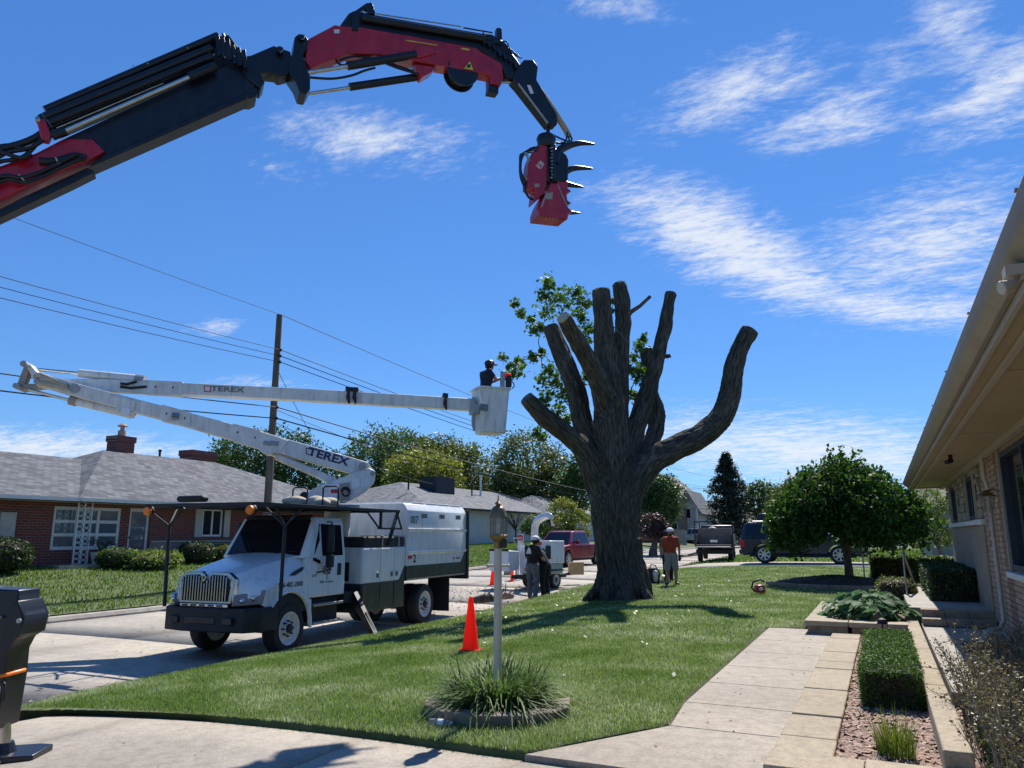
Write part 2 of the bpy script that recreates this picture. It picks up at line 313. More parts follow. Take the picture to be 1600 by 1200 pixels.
def barkmat():
    m, t, b = newmat('bark'); n = t.nodes; l = t.links; at_ = n.new('ShaderNodeAttribute'); at_.attribute_name = 'bark_co'
    def nz(sc, det, mpx=(1, 1, 1), dist=.3):
        mp = n.new('ShaderNodeMapping'); mp.inputs['Scale'].default_value = mpx; l.new(at_.outputs['Vector'], mp.inputs[0]); q = n.new('ShaderNodeTexNoise'); q.inputs['Scale'].default_value = sc; q.inputs['Detail'].default_value = det; q.inputs['Roughness'].default_value = .62; q.inputs['Distortion'].default_value = dist; l.new(mp.outputs[0], q.inputs['Vector']); return q.outputs['Fac']
    r1 = nz(24, 7, (1, 1, .13)); r2 = nz(1.3, 5); cr = n.new('ShaderNodeValToRGB'); e = cr.color_ramp.elements; e[0].position = .3; e[0].color = (.022, .02, .018, 1); e[1].position = .70; e[1].color = (.21, .19, .16, 1); q = e.new(.5); q.color = (.095, .086, .073, 1); l.new(r1, cr.inputs[0])
    mx_ = n.new('ShaderNodeMix'); mx_.data_type = 'RGBA'; mx_.blend_type = 'MULTIPLY'; mx_.inputs[0].default_value = 1; l.new(cr.outputs[0], mx_.inputs[6]); c2 = n.new('ShaderNodeValToRGB'); c2.color_ramp.elements[0].position = .35; c2.color_ramp.elements[0].color = (.62, .68, .6, 1); c2.color_ramp.elements[1].position = .65; c2.color_ramp.elements[1].color = (1.15, 1.08, 1.0, 1); l.new(r2, c2.inputs[0]); l.new(c2.outputs[0], mx_.inputs[7]); l.new(mx_.outputs[2], b.inputs['Base Color']); b.inputs['Roughness'].default_value = .95; b.inputs['Specular IOR Level'].default_value = .15
    bp = n.new('ShaderNodeBump'); bp.inputs['Strength'].default_value = 1; bp.inputs['Distance'].default_value = .05; l.new(r1, bp.inputs['Height']); l.new(bp.outputs[0], b.inputs['Normal']); MT['bark'] = m
barkmat()
mat('bark_small', (.10, .085, .07), .95, 0, .4, 9, .8, 20, stretch=(1, 1, .3)); mat('cut_wood', (.5, .37, .21), .85, 0, .2, 14, .3, 40, col2=(.62, .48, .3))
mat('pole_wood', (.13, .10, .08), .95, 0, .3, 8, .5, 20, stretch=(1, 1, .1)); mat('wire', (.02, .02, .022), .7)
mat('mulch', (.17, .10, .075), .95, 0, .4, 8, island=.8, col2=(.50, .36, .285)); mat('twig', (.24, .19, .14), .9)
mat('siding', (.55, .54, .5), .7, 0, .06, 2); mat('brown_wall', (.22, .16, .12), .8)
# cloth and skin
mat('skin', (.38, .2, .13), .6); mat('cloth_black', (.014, .015, .018), .9, 0, .3, 12, .4, 25); mat('cloth_grey', (.12, .13, .15), .9, 0, .2, 10, .4, 25); mat('cloth_orange', (.36, .055, .026), .9, 0, .15, 8, .4, 22)
mat('cloth_khaki', (.26, .25, .23), .9, 0, .12, 8, .4, 22); mat('glove', (.02, .02, .024), .85); mat('cap_white', (.72, .72, .72), .7); mat('helmet_yellow', (.62, .66, .06), .4); mat('cloth_navy', (.014, .018, .04), .9, 0, .25, 10, .4, 22); mat('hair', (.03, .02, .015), .9); mat('cloth_green', (.03, .06, .05), .9)
# leaves
leafmat('cone_orange', (.85, .06, .015), (.95, .085, .02), None, 2, .55, .45)
leafmat('lf_maple', (.035, .075, .014), (.09, .17, .03), (.17, .27, .06), 1.5, .4)
leafmat('lf_dark', (0.018, 0.044, 0.012), (0.049, 0.105, 0.025), (0.099, 0.166, 0.043), .35, .3); leafmat('lf_mid', (0.031, 0.068, 0.015), (0.080, 0.142, 0.031), (0.148, 0.209, 0.055), .35, .32)
leafmat('lf_yellow', (0.074, 0.111, 0.015), (0.197, 0.234, 0.037), (0.333, 0.308, 0.062), .45, .4); leafmat('lf_olive', (0.049, 0.074, 0.018), (0.123, 0.154, 0.037), (0.222, 0.228, 0.062), .35, .32)
leafmat('lf_spruce', (.008, .02, .012), (.022, .04, .022), (.05, .07, .04), .5, .1); leafmat('lf_purple', (.03, .018, .02), (.07, .04, .04), (.12, .08, .07), .6, .25)
leafmat('lf_mulberry', (.018, .047, .009), (.045, .10, .018), (.10, .18, .036), 1.6, .4, .6, .2); leafmat('lf_box', (.025, .06, .012), (.065, .135, .025), (.14, .22, .055), 3, .3, .6, .2); leafmat('lf_yew', (.016, .04, .012), (.04, .078, .02), (.07, .115, .034), 3, .25)
leafmat('lf_hosta', (.05, .11, .055), (.12, .21, .10), (.2, .3, .15), 3, .3, .65, .1); leafmat('lf_tuft', (.05, .09, .015), (.13, .19, .03), (.26, .28, .07), 3, .3); leafmat('lf_lily', (.035, .08, .018), (.11, .18, .045), (.28, .31, .13), 3, .3, .55, .2)
leafmat('lf_dry', (.10, .09, .045), (.17, .155, .075), (.26, .23, .13), 4, .25); leafmat('lf_bright', (.07, .12, .02), (.16, .22, .05), (.25, .3, .09), 2, .4)
leafmat('lf_litter', (.07, .11, .035), (.15, .2, .075), (.27, .29, .14), 9, .2)
leafmat('grass', (.06, .13, .02), (.185, .265, .07), (.60, .61, .42), .9, .45, .5, .4); leafmat('grass_far', (.05, .11, .012), (.11, .19, .026), (.17, .25, .045), .8, .4)
mat('lawn_base', (.05, .075, .02), .95, 0, .3, 2.2, .5, 40, col2=(.12, .14, .05), detail=8)
def shingle(name, c, sc=1.0):   # course lines and tab tints
    m, t, b = newmat(name); n = t.nodes; l = t.links; tcn = n.new('ShaderNodeTexCoord'); mp = n.new('ShaderNodeMapping'); mp.inputs['Rotation'].default_value = (0, 0, R_(90)); l.new(tcn.outputs['Object'], mp.inputs[0])
    br = n.new('ShaderNodeTexBrick'); br.inputs['Scale'].default_value = 1; br.inputs['Brick Width'].default_value = .33*sc; br.inputs['Row Height'].default_value = .26*sc; br.inputs['Mortar Size'].default_value = .012; br.inputs['Color1'].default_value = (*[q*.62 for q in c], 1); br.inputs['Color2'].default_value = (*[q*1.5 for q in c], 1); br.inputs['Mortar'].default_value = (*[q*.35 for q in c], 1)
    l.new(mp.outputs[0], br.inputs['Vector']); nz = n.new('ShaderNodeTexNoise'); nz.inputs['Scale'].default_value = 1.2; nz.inputs['Detail'].default_value = 8; l.new(tcn.outputs['Object'], nz.inputs['Vector'])
    mx_ = n.new('ShaderNodeMix'); mx_.data_type = 'RGBA'; mx_.blend_type = 'MULTIPLY'; mx_.inputs[0].default_value = .7; l.new(br.outputs[0], mx_.inputs[6]); l.new(nz.outputs[0], mx_.inputs[7])
    g = n.new('ShaderNodeMix'); g.data_type = 'RGBA'; g.blend_type = 'ADD'; g.inputs[0].default_value = .4; l.new(mx_.outputs[2], g.inputs[6]); l.new(br.outputs[0], g.inputs[7]); l.new(g.outputs[2], b.inputs['Base Color']); b.inputs['Roughness'].default_value = .9; MT[name] = m
shingle('shingle_grey', (.098, .102, .112)); shingle('shingle_dark', (.115, .12, .13)); shingle('shingle_brown', (.16, .14, .12))
def brickmat(name, c1, c2, mo, axis):
    m, t, b = newmat(name); n = t.nodes; l = t.links; tcn = n.new('ShaderNodeTexCoord'); sx = n.new('ShaderNodeSeparateXYZ'); l.new(tcn.outputs['Object'], sx.inputs[0]); cx = n.new('ShaderNodeCombineXYZ'); l.new(sx.outputs[axis], cx.inputs[0]); l.new(sx.outputs[2], cx.inputs[1])
    br = n.new('ShaderNodeTexBrick'); br.inputs['Scale'].default_value = 1; br.inputs['Brick Width'].default_value = .3; br.inputs['Row Height'].default_value = .1; br.inputs['Mortar Size'].default_value = .012; br.inputs['Color1'].default_value = (*c1, 1); br.inputs['Color2'].default_value = (*c2, 1); br.inputs['Mortar'].default_value = (*mo, 1)
    l.new(cx.outputs[0], br.inputs['Vector']); l.new(br.outputs[0], b.inputs['Base Color']); b.inputs['Roughness'].default_value = .9
    bp = n.new('ShaderNodeBump'); bp.inputs['Strength'].default_value = .6; bp.inputs['Distance'].default_value = .02; bp.invert = True; l.new(br.outputs['Fac'], bp.inputs['Height']); l.new(bp.outputs[0], b.inputs['Normal']); MT[name] = m
brickmat('red_brick', (.15, .034, .025), (.21, .05, .036), (.19, .14, .115), 1); brickmat('stone_band', (.24, .2, .17), (.32, .27, .22), (.2, .18, .16), 1)

# ---------------------------------------------------------------- terrain
def lerp_tab(tab, q):
    if q <= tab[0][0]: return tab[0][1]
    for (a, va), (b, vb) in zip(tab, tab[1:]):
        if q <= b: return va+(vb-va)*(q-a)/(b-a)
    return tab[-1][1]
KN, KF = -10.0, -19.4           # near and far kerb lines
def zs(y): return lerp_tab([(-30, -.62), (5, -.55), (17.5, -.53), (25, -.29), (40, -.06), (60, .08), (100, .2), (200, .3)], y)
def zh(y): return lerp_tab([(-30, .0), (8, 0), (14, .05), (25, .11), (38, .3), (60, .35), (200, .5)], y)
def zg(x, y):
    if x > KN:
        t = min(1, (x-KN)/7.6); a = zs(y)+.11; return a+(zh(y)-a)*(1-(1-t)**2)
    if x >= KF: return zs(y)
    t = min(1, (KF-x)/9.0); a = zs(y)+.11; return a+(lerp_tab([(10, .55), (30, .6), (60, 1.0), (110, 1.2)], y)-a)*t
def zdrive(x, y):               # the drive the photographer stands on
    q = max(0, min(1, (x-KN)/1.6)); q = q*q*(3-2*q); return (-.54)*(1-q)+(zg(max(x, KN+.01), 5.9)-.035)*q
def grid(name, mat_, fx, nu, nv, parent=None, skirt=0):
    V = []
    for j in range(nv+1):
        for i in range(nu+1): V.append(fx(i/nu, j/nv))
    Q = [(j*(nu+1)+i, j*(nu+1)+i+1, (j+1)*(nu+1)+i+1, (j+1)*(nu+1)+i) for j in range(nv) for i in range(nu)]
    if skirt:
        loop = [i for i in range(nu+1)]+[(j+1)*(nu+1)-1 for j in range(1, nv+1)]+[nv*(nu+1)+i for i in range(nu-1, -1, -1)]+[j*(nu+1) for j in range(nv-1, 0, -1)]
        b = len(V); V += [(V[i][0], V[i][1], V[i][2]-skirt) for i in loop]; n = len(loop)
        Q += [(loop[(k+1) % n], loop[k], b+k, b+(k+1) % n) for k in range(n)]
    return npmesh(name, V, quads=Q, mat=mat_, parent=parent, smooth=not skirt)
# base ground out to the horizon
def ground_pt(u, v):
    sx = (u*2-1); sy = (v*2-1); x = 900*sx*abs(sx)**2.2-6; y = 900*sy*abs(sy)**2.2+25
    return (x, y, (zg(x, y) if abs(x) < 400 else 1.0)-.16 if not (KF-.6 < x < KN+.6) else zs(y)-.3)
struct(grid('ground', 'lawn_base', ground_pt, 150, 150))

# street: concrete slabs
street = bpy.data.objects.new('street', None); COL.objects.link(street); struct(street); ROOTM['street'] = Matrix()
yj = -22.0; k = 0
while yj < 130:
    L = 4.8
    for a, b in ((KF+.02, (KN+KF)/2-.006), ((KN+KF)/2+.006, KN-.02)):
        def fs(u, v, a=a, b=b, y0=yj): x = a+(b-a)*u; y = y0+.007+(L-.014)*v; return (x, y, zs(y)+.05*(1-((x-(KN+KF)/2)/4.7)**2)-.03)
        grid('slab', 'concrete', fs, 4, 3, street, skirt=.12)
    yj += L
# kerbs
for side, x0 in (('near', KN), ('far', KF)):
    kb = bpy.data.objects.new('kerb', None); COL.objects.link(kb); struct(kb); ROOTM[kb.name] = Matrix(); sg = 1 if side == 'near' else -1
    y = 7.6 if side == 'near' else -20
    while y < 110:
        if not (side == 'near' and 36.4 < y+1.5 < 41.5):
            m = MB(); P = []
            for q in (y+.006, y+2.994):
                z = zs(q); P.append([(x0, q, z-.1), (x0, q, z+.015), (x0+sg*.05, q, z+.10), (x0+sg*.1, q, z+.118), (x0+sg*.22, q, z+.115), (x0+sg*.22, q, z-.1)])
            n = 6; m.add(P[0]+P[1], [(i, (i+1) % n, n+(i+1) % n, n+i) if sg < 0 else ((i+1) % n, i, n+i, n+(i+1) % n) for i in range(n)]+[tuple(range(n)), tuple(range(2*n-1, n-1, -1))])
            m.build('kerb_stone', 'kerb_concrete', kb)
        y += 3

# driveway slabs (the photographer's), walk slabs
drive = bpy.data.objects.new('driveway', None); COL.objects.link(drive); struct(drive); ROOTM['driveway'] = Matrix()
def dy_edge(x): return 5.98 if x < -9 else 5.98+(5.62-5.98)*min(1, (x+9)/6)
for xa, xb in ((KN-.0, -7.1), (-7.08, -4.15), (-4.13, -2.62)):
    for ya, yb in ((-9, -4.0), (-3.985, 1.4), (1.415, None)):
        def fd(u, v): x = xa+(xb-xa)*u; y1 = yb if yb is not None else dy_edge(x); return (x, ya+(y1-ya)*v, zdrive(x, 0))
        grid('slab', 'drive_concrete', fd, 8, 6, drive, skirt=.1)
for ya, yb in ((-9, -4.0), (-3.985, 1.4), (1.415, 5.6)):
    def fd(u, v): x = -2.605+(2.9)*u; return (x, ya+(yb-ya)*v, zdrive(x, 0))
    grid('slab', 'drive_concrete', fd, 4, 4, drive, skirt=.1)
def fap(u, v):                  # apron flare to the street, beside the lawn corner
    y = 5.99+1.7*v; x = KN+(.75*(1-v)**2)*u; return (x, y, zdrive(x, 0)-.004)
grid('apron', 'drive_concrete', fap, 4, 6, drive, skirt=.1)
walk = bpy.data.objects.new('walkway', None); COL.objects.link(walk); struct(walk); ROOTM['walkway'] = Matrix()
WL, WR = -1.92, -.86
m = MB(); zt = .012; m.prism([(-2.6, 5.63, zt-.1), (WR, 5.63, zt-.1), (WR, 6.98, zt-.1), (WL+.1, 6.98, zt-.1)], (0, 0, .1)); m.build('slab', 'walk_concrete', walk, bevel=.006)
y = 6.995
for L in (1.02, 1.1, 1.18, 1.22, 1.3, 1.6):
    m = MB(); z = zh(y)+.012; z2 = zh(y+L)+.012; m.hexa([(WL+.1 if y < 7 else WL, y, z-.1), (WR, y, z-.1), (WR, y+L-.014, z2-.1), (WL, y+L-.014, z2-.1), (WL+.1 if y < 7 else WL, y, z), (WR, y, z), (WR, y+L-.014, z2), (WL, y+L-.014, z2)])
    m.build('slab', 'walk_concrete', walk, bevel=.006); y += L

# near lawn sheet with grass
def lawn_xr(y):
    if y < 6.98: return -2.6+(y-5.63)/1.35*.78-.015
    if y < 8.02: return WL+.085-.1*(y-6.98)/1.04
    if y < 14.45: return WL-.03
    if y < 17.6: return -1.42
    return 3.5
def lawn_pt(u, v):
    y = 5.72+v*(36.6-5.72); xl = KN+.22 if y > 7.6 else KN+.22+.62*((7.6-y)/1.9)**2; x = xl+(lawn_xr(y)-xl)*u
    if v == 0: y = dy_edge(x)+.05
    return (x, y, zg(x, y)+.018)
struct(grid('lawn', 'lawn_base', lawn_pt, 30, 240, skirt=.14))
def blades(n, pts_fn, h, wd, name, matn, lean=.5):
    P = pts_fn(n); n = len(P); ang = rng.uniform(0, 2*np.pi, n); H = h*rng.uniform(.6, 1.25, n); W = wd*rng.uniform(.7, 1.3, n)
    la = rng.uniform(0, 2*np.pi, n); ll = H*lean*rng.uniform(.2, 1.3, n); dx = np.stack([np.cos(ang)*W/2, np.sin(ang)*W/2, np.zeros(n)], 1)
    tip = P+np.stack([np.cos(la)*ll, np.sin(la)*ll, H], 1); midp = P+np.stack([np.cos(la)*ll*.3, np.sin(la)*ll*.3, H*.6], 1)
    V = np.stack([P-dx, P+dx, midp+dx*.8, tip, midp-dx*.8], 1).reshape(-1, 3); b = np.arange(n)*5
    T = np.concatenate([np.stack([b, b+1, b+2], 1), np.stack([b, b+2, b+4], 1), np.stack([b+4, b+2, b+3], 1)])
    o = npmesh(name, V, tris=T, mat=matn); o['kind'] = 'stuff'; return o
def lawn_pts(y0, y1):
    def fn(n):
        out = []
        while len(out) < n:
            y = rnd.uniform(y0, y1); xl, xr = KN+.2, lawn_xr(y); x = rnd.uniform(xl, 3.5)
            if x > xr or (y < 7.6 and x < KN+.22+.62*((7.6-y)/1.9)**2) or y < dy_edge(x)+.03: continue
            d = Vector((x, y, 0)); dp = d.dot(FH); lt = d.dot(RH)
            if abs(lt) > dp*.72+.6: continue
            if (x+3.45)**2+(y-6.86)**2 < .47: continue
            if -1.3 < x < .4 and 22.3 < y < 25.3: continue
            out.append((x, y, zg(x, y)+.014))
        return np.array(out)
    return fn
tag(blades(170000, lawn_pts(5.6, 12), .042, .006, 'grass', 'grass'), 'mown green grass of the front lawn nearest the camera', 'grass')
tag(blades(90000, lawn_pts(12, 22), .046, .0105, 'grass', 'grass'), 'mown green grass around the big cut tree', 'grass')
tag(blades(50000, lawn_pts(22, 36.5), .05, .02, 'grass', 'grass'), 'mown green grass behind the man in the orange shirt', 'grass')
# far lawns across the street
def flawn(u, v):
    y = -20+130*v; x = KF-.22-(26*u); return (x, y, zg(x, y)+.012)
struct(grid('far_lawn', 'lawn_base', flawn, 20, 60))
def fpts(n):
    x = rng.uniform(-28.5, KF-.25, n); y = rng.uniform(8, 70, n); return np.array([(a, b, zg(a, b)+.012) for a, b in zip(x, y)])
tag(blades(60000, fpts, .09, .03, 'grass', 'grass_far'), 'bright mown grass across the street before the brick house', 'grass')
def rl(u, v):
    y = 41.6+60*v; x = KN+.22+40*u; return (x, y, zg(x, y)+.012)
struct(grid('neighbor_lawn', 'lawn_base', rl, 10, 20))
def rpts(n):
    x = rng.uniform(KN+.25, 6, n); y = rng.uniform(41.6, 75, n); return np.array([(a, b, zg(a, b)+.012) for a, b in zip(x, y)])
tag(blades(14000, rpts, .09, .045, 'grass', 'grass_far'), 'mown grass strip behind the dark parked wagon', 'grass')
def nd(u, v):
    x = KN-.03+30*u; y = 36.7+(4.8)*v; return (x, y, zg(x, y)+.03)
struct(grid('neighbor_driveway', 'walk_concrete', nd, 20, 3, skirt=.1))
def wd_(u, v):
    x = KF-.2-9*u; y = 66+6*v; return (x, y, zg(x, y)+.03)
struct(grid('far_driveway', 'concrete', wd_, 8, 3, skirt=.1))
# clippings and leaf litter on lawn, street and drive
def litter(n, fn, size, name, label, matn):
    P = fn(n); n = len(P); a = rng.uniform(0, 2*np.pi, n); S = size*rng.uniform(.4, 1.4, n)
    ux = np.stack([np.cos(a), np.sin(a), rng.uniform(-.5, .5, n)], 1)*S[:, None]; uy = np.stack([-np.sin(a), np.cos(a), rng.uniform(-.5, .5, n)], 1)*S[:, None]*.6
    V = np.stack([P-ux, P-uy*.8, P+ux, P+uy], 1).reshape(-1, 3); V[:, 2] += size*.3
    o = npmesh(name, V, quads=np.arange(n*4).reshape(-1, 4), mat=matn); o['kind'] = 'stuff'; tag(o, label, 'leaf litter')
def lit1(n):
    P = np.concatenate([lawn_pts(7, 30)(int(n*.45)), np.stack([rng.normal(-6.4, 2.6, n), rng.normal(17.5, 3.2, n), np.zeros(n)], 1)])
    P = P[(P[:, 0] > KN+.3) & (P[:, 0] < -2.2)]; return np.array([(a, b, zg(a, b)+.05) for a, b, c in P])
litter(380, lit1, .036, 'leaf_litter', 'cut maple leaves scattered on the lawn under the tree', 'lf_litter')
def lit2(n):
    P = np.concatenate([np.stack([rng.uniform(KF, KN, n), rng.uniform(4, 40, n), np.zeros(n)], 1), np.stack([rng.normal(-9.9, .5, n), rng.uniform(6, 10, n), np.zeros(n)], 1), np.stack([rng.normal(-12.5, 1.6, n*3), rng.normal(22.5, 2.2, n*3), np.zeros(n*3)], 1)])
    P = P[(P[:, 0] < KN-.02) & (P[:, 0] > KF)]; return np.array([(a, b, zs(b)+.05*(1-((a-(KN+KF)/2)/4.7)**2)-.02) for a, b, c in P])
def lit3(n):
    P = np.stack([rng.uniform(-7, .0, n), rng.uniform(1.5, 5.5, n), np.zeros(n)], 1); Q = np.stack([rng.uniform(WL, WR, n), rng.uniform(5.7, 14, n), np.zeros(n)], 1)
    return np.array([(a, b, zdrive(a, b)+.002) for a, b, c in P]+[(a, b, zh(b)+.014) for a, b, c in Q])
litter(55, lit3, .018, 'leaf_litter', 'small dry twigs and bits on the drive and the walk', 'mulch')
litter(260, lit2, .045, 'leaf_litter', 'dry leaves and chips lying on the concrete street', 'mulch')

# ---------------------------------------------------------------- raised beds and porch beside the walk
PX0, PX1 = WR+.006, -.44
bed = thing('planter_wall', 'low tan stone edging of the gravel bed beside the walk', 'planter', (PX0, 5.6, 0))
def block(x0, x1, y0, y1, z0, z1, matn, par, name='block', bev=.012):
    m = MB(); m.box(x0, x1, y0, y1, z0, z1); return m.build(name, matn, par, bevel=bev, world=True)
y = 6.06
for L in (.62, .78, .46, .8, .5, .84, .56, .86, .6, .9, .62):
    e = min(y+L, 13.78); j = rnd.uniform(-.006, .006); block(PX0+j, PX1+j, y+.005, e-.005, -.08, .115+rnd.uniform(-.006, .006), 'cap_stone', bed); y = e
    if y >= 13.78: break
x = PX0
for L in (.62, .56, .62, .58, .6):
    j = rnd.uniform(-.005, .005); block(x+.004, x+L-.004, 5.64+j, 6.05+j, .075, .15+rnd.uniform(-.004, .004), 'cap_stone', bed); block(x+.004, x+L-.004, 5.69, 6.0, -.08, .074, 'wall_stone', bed); x += L
terr = thing('planter_wall', 'higher stone corner wall around the hosta bed', 'planter', (-1.3, 13.8, 0))
for i, (xa, xb) in enumerate(((-1.28, -.62), (-.61, -.05), (-.04, .26))):
    block(xa, xb, 13.8, 14.25, .19, .27, 'cap_stone', terr); block(xa+.04, xb-.004, 13.86, 14.2, -.05, .189, 'wall_stone', terr)
y = 14.26
for L in (.9, .9, .9, .9):
    block(-1.28, -.86, y, y+L-.01, .19, .27, 'cap_stone', terr); block(-1.24, -.9, y, y+L-.01, -.05, .189, 'wall_stone', terr); y += L
pw = thing('porch_wall', 'narrow concrete kerb wall between the gravel bed and the porch', 'wall', (.3, 6.2, 0))
y = 6.06
for L in (2.5, 2.6, 2.6, 2.6):
    block(.24, .42, y, y+L-.012, -.05, .26, 'cap_stone', pw); y += L
porch = MB(); porch.box(.47, 1.52, 8.6, 16.2, -.05, .2); struct(porch.build('porch_floor', 'porch', bevel=.01))
st = thing('porch_step', 'two brown stone steps up to the raised porch', 'steps', (.47, 14.5, .2))
for i in range(2):
    for xa, xb in ((.48, .82), (.824, 1.17), (1.174, 1.515)): block(xa, xb, 14.4+.32*i, 14.715+.32*i, .205, .32+.12*i, 'wall_stone', st)
pl = MB(); pl.box(.3, 1.515, 15.05, 21, -.05, .44); struct(pl.build('porch_platform', 'porch', bevel=.01))
mt_ = MB(); mt_.box(.85, 1.47, 11.2, 12.5, .201, .216); tag(mt_.build('door_mat', 'soil', bevel=.004), 'dark flat doormat on the shaded porch floor', 'doormat')
# mulch chips in the bed
def soil(name, x0, x1, y0, y1, z): m = MB(); m.box(x0, x1, y0, y1, z-.2, z); return struct(m.build(name, 'soil'))
soil('bed_soil', PX1-.01, .25, 6.04, 13.81, .05); soil('bed_soil', .24, 1.53, 5.9, 8.6, .052); soil('hosta_soil', -.87, .26, 14.24, 18, .2)
def chips(n, box, z, size, label):
    x = rng.uniform(box[0], box[1], n); y = rng.uniform(box[2], box[3], n); P = np.stack([x, y, z+rng.uniform(0, .02, n)], 1); a = rng.uniform(0, 6.28, n); S = size*rng.uniform(.5, 1.4, n)
    ux = np.stack([np.cos(a), np.sin(a), rng.uniform(-.5, .5, n)], 1)*S[:, None]; uy = np.stack([-np.sin(a), np.cos(a), rng.uniform(-.6, .6, n)], 1)*S[:, None]*.6; uz = np.stack([np.zeros(n), np.zeros(n), S*.35], 1)
    V = np.stack([P-ux-uy, P+ux-uy*.7, P+ux*.8+uy, P-ux+uy*.9, P+uz], 1).reshape(-1, 3); b = np.arange(n)*5
    T = np.concatenate([np.stack([b, b+1, b+4], 1), np.stack([b+1, b+2, b+4], 1), np.stack([b+2, b+3, b+4], 1), np.stack([b+3, b, b+4], 1)])
    tag(npmesh('mulch', V, tris=T, mat='mulch'), label, 'mulch', kind='stuff')
chips(11000, (PX1+.01, .235, 6.06, 13.78), .055, .027, 'reddish bark and stone chips in the long bed beside the walk')
chips(5000, (.24, 1.5, 6.06, 8.6), .056, .026, 'reddish chips under the bare twiggy shrub')
chips(1500, (-.86, .24, 14.27, 17.8), .205, .03, 'chips around the hosta')

# ring bed round the lamp post
RC = Vector((-3.45, 6.86, 0)); ring = thing('ring_planter', 'half ring of grey paving blocks edging the bed around the lamp post', 'planter', RC)
zr = zg(RC.x, RC.y); n = 7
for i in range(n):
    a0 = R_(-190+200*i/n)+YAW; a1 = R_(-190+200*(i+1)/n)+YAW; ro, ri = .71, .52; z1 = zr+.115+rnd.uniform(-.008, .008)
    P = [(RC.x+r*math.cos(t), RC.y+r*math.sin(t)) for r, t in ((ri, a0+.012), (ro, a0+.01), (ro, a1-.01), (ri, a1-.012))]
    m = MB(); m.prism([(p[0], p[1], zr-.05) for p in P], (0, 0, z1-zr+.05)); m.build('block', 'ring_stone', ring, bevel=.014, world=True)
m = MB(); m.lathe([(.55, zr-.02), (.53, zr+.07), (.3, zr+.1), (0.001, zr+.12)], (RC.x, RC.y, 0), n=20); m.v = [(v[0], RC.y+(v[1]-RC.y)*1.0, v[2]) for v in m.v]; m.build('soil', 'soil', ring, world=True)

# ---------------------------------------------------------------- house on the right
HX, HE = 1.54, 21.3
rh = thing('brick_house', 'tan brick house with a deep tan soffit beside the porch', 'house', (HX, 4, 0))
WIN = [(8.7, 12.1, 1.2, 2.74), (15.5, 16.8, 1.92, 2.7), (18.9, 20.4, 1.92, 2.7)]   # openings y0,y1,z0,z1
def wallpiece(y0, y1, z0, z1, mt, x=HX, nm='wall'):
    m = MB(); m.box(x+.012, x+.3, y0, y1, z0, z1); return m.build(nm, mt, rh, world=True)
ys = [-6, 8.7, 12.1, 15.5, 16.8, 18.9, 20.4, HE]
for a, b in zip(ys, ys[1:]):
    op = [q for q in WIN if abs(q[0]-a) < .01]
    if op: wallpiece(a, b, -.1, op[0][2], 'mortar'); wallpiece(a, b, op[0][3], 2.9, 'mortar')
    else: wallpiece(a, b, -.1, 2.9, 'mortar')
m = MB(); m.box(HX+.3, HX+9, -6, HE, -.1, 2.9); m.build('wall', 'brown_wall', rh, world=True)
# bricks: individual up to 300, the rest joined
bk = []; z = -.02; row = 0
while z < 2.84:
    y = 3.2-(.1 if row % 2 else 0)
    while y < 14.6:
        y1 = y+.20
        if not any(q[0]-.11 < y1 and y < q[1]+.1 and q[2]-.07 < z+.06 and z < q[3]+.0 for q in WIN): bk.append((y, z))
        y += .212
    z += .079; row += 1
rest = MB(); base = MB().box(0, .018, 0, .2, 0, .066).mesh('brick', 'tan_brick'); baseb = MB().box(0, .018, 0, .2, 0, .066).mesh('brick', 'tan_brick_b'); based = MB().box(0, .018, 0, .2, 0, .066).mesh('brick', 'dark_brick')
bk.sort(key=lambda q: abs(q[0]-12.6)+abs(q[1]-1.5)*.8)
inv = ROOTM[rh.name].inverted()
for i, (y, z) in enumerate(bk):
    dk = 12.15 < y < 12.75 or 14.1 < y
    if i < 290:
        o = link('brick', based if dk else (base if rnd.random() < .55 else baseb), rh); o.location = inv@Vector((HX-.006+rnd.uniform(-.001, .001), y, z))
    else: rest.box(HX-.006, HX+.0125, y, y+.2, z, z+.066)
o = rest.build('brickwork', 'tan_brick', rh, world=True); o['kind'] = 'stuff'
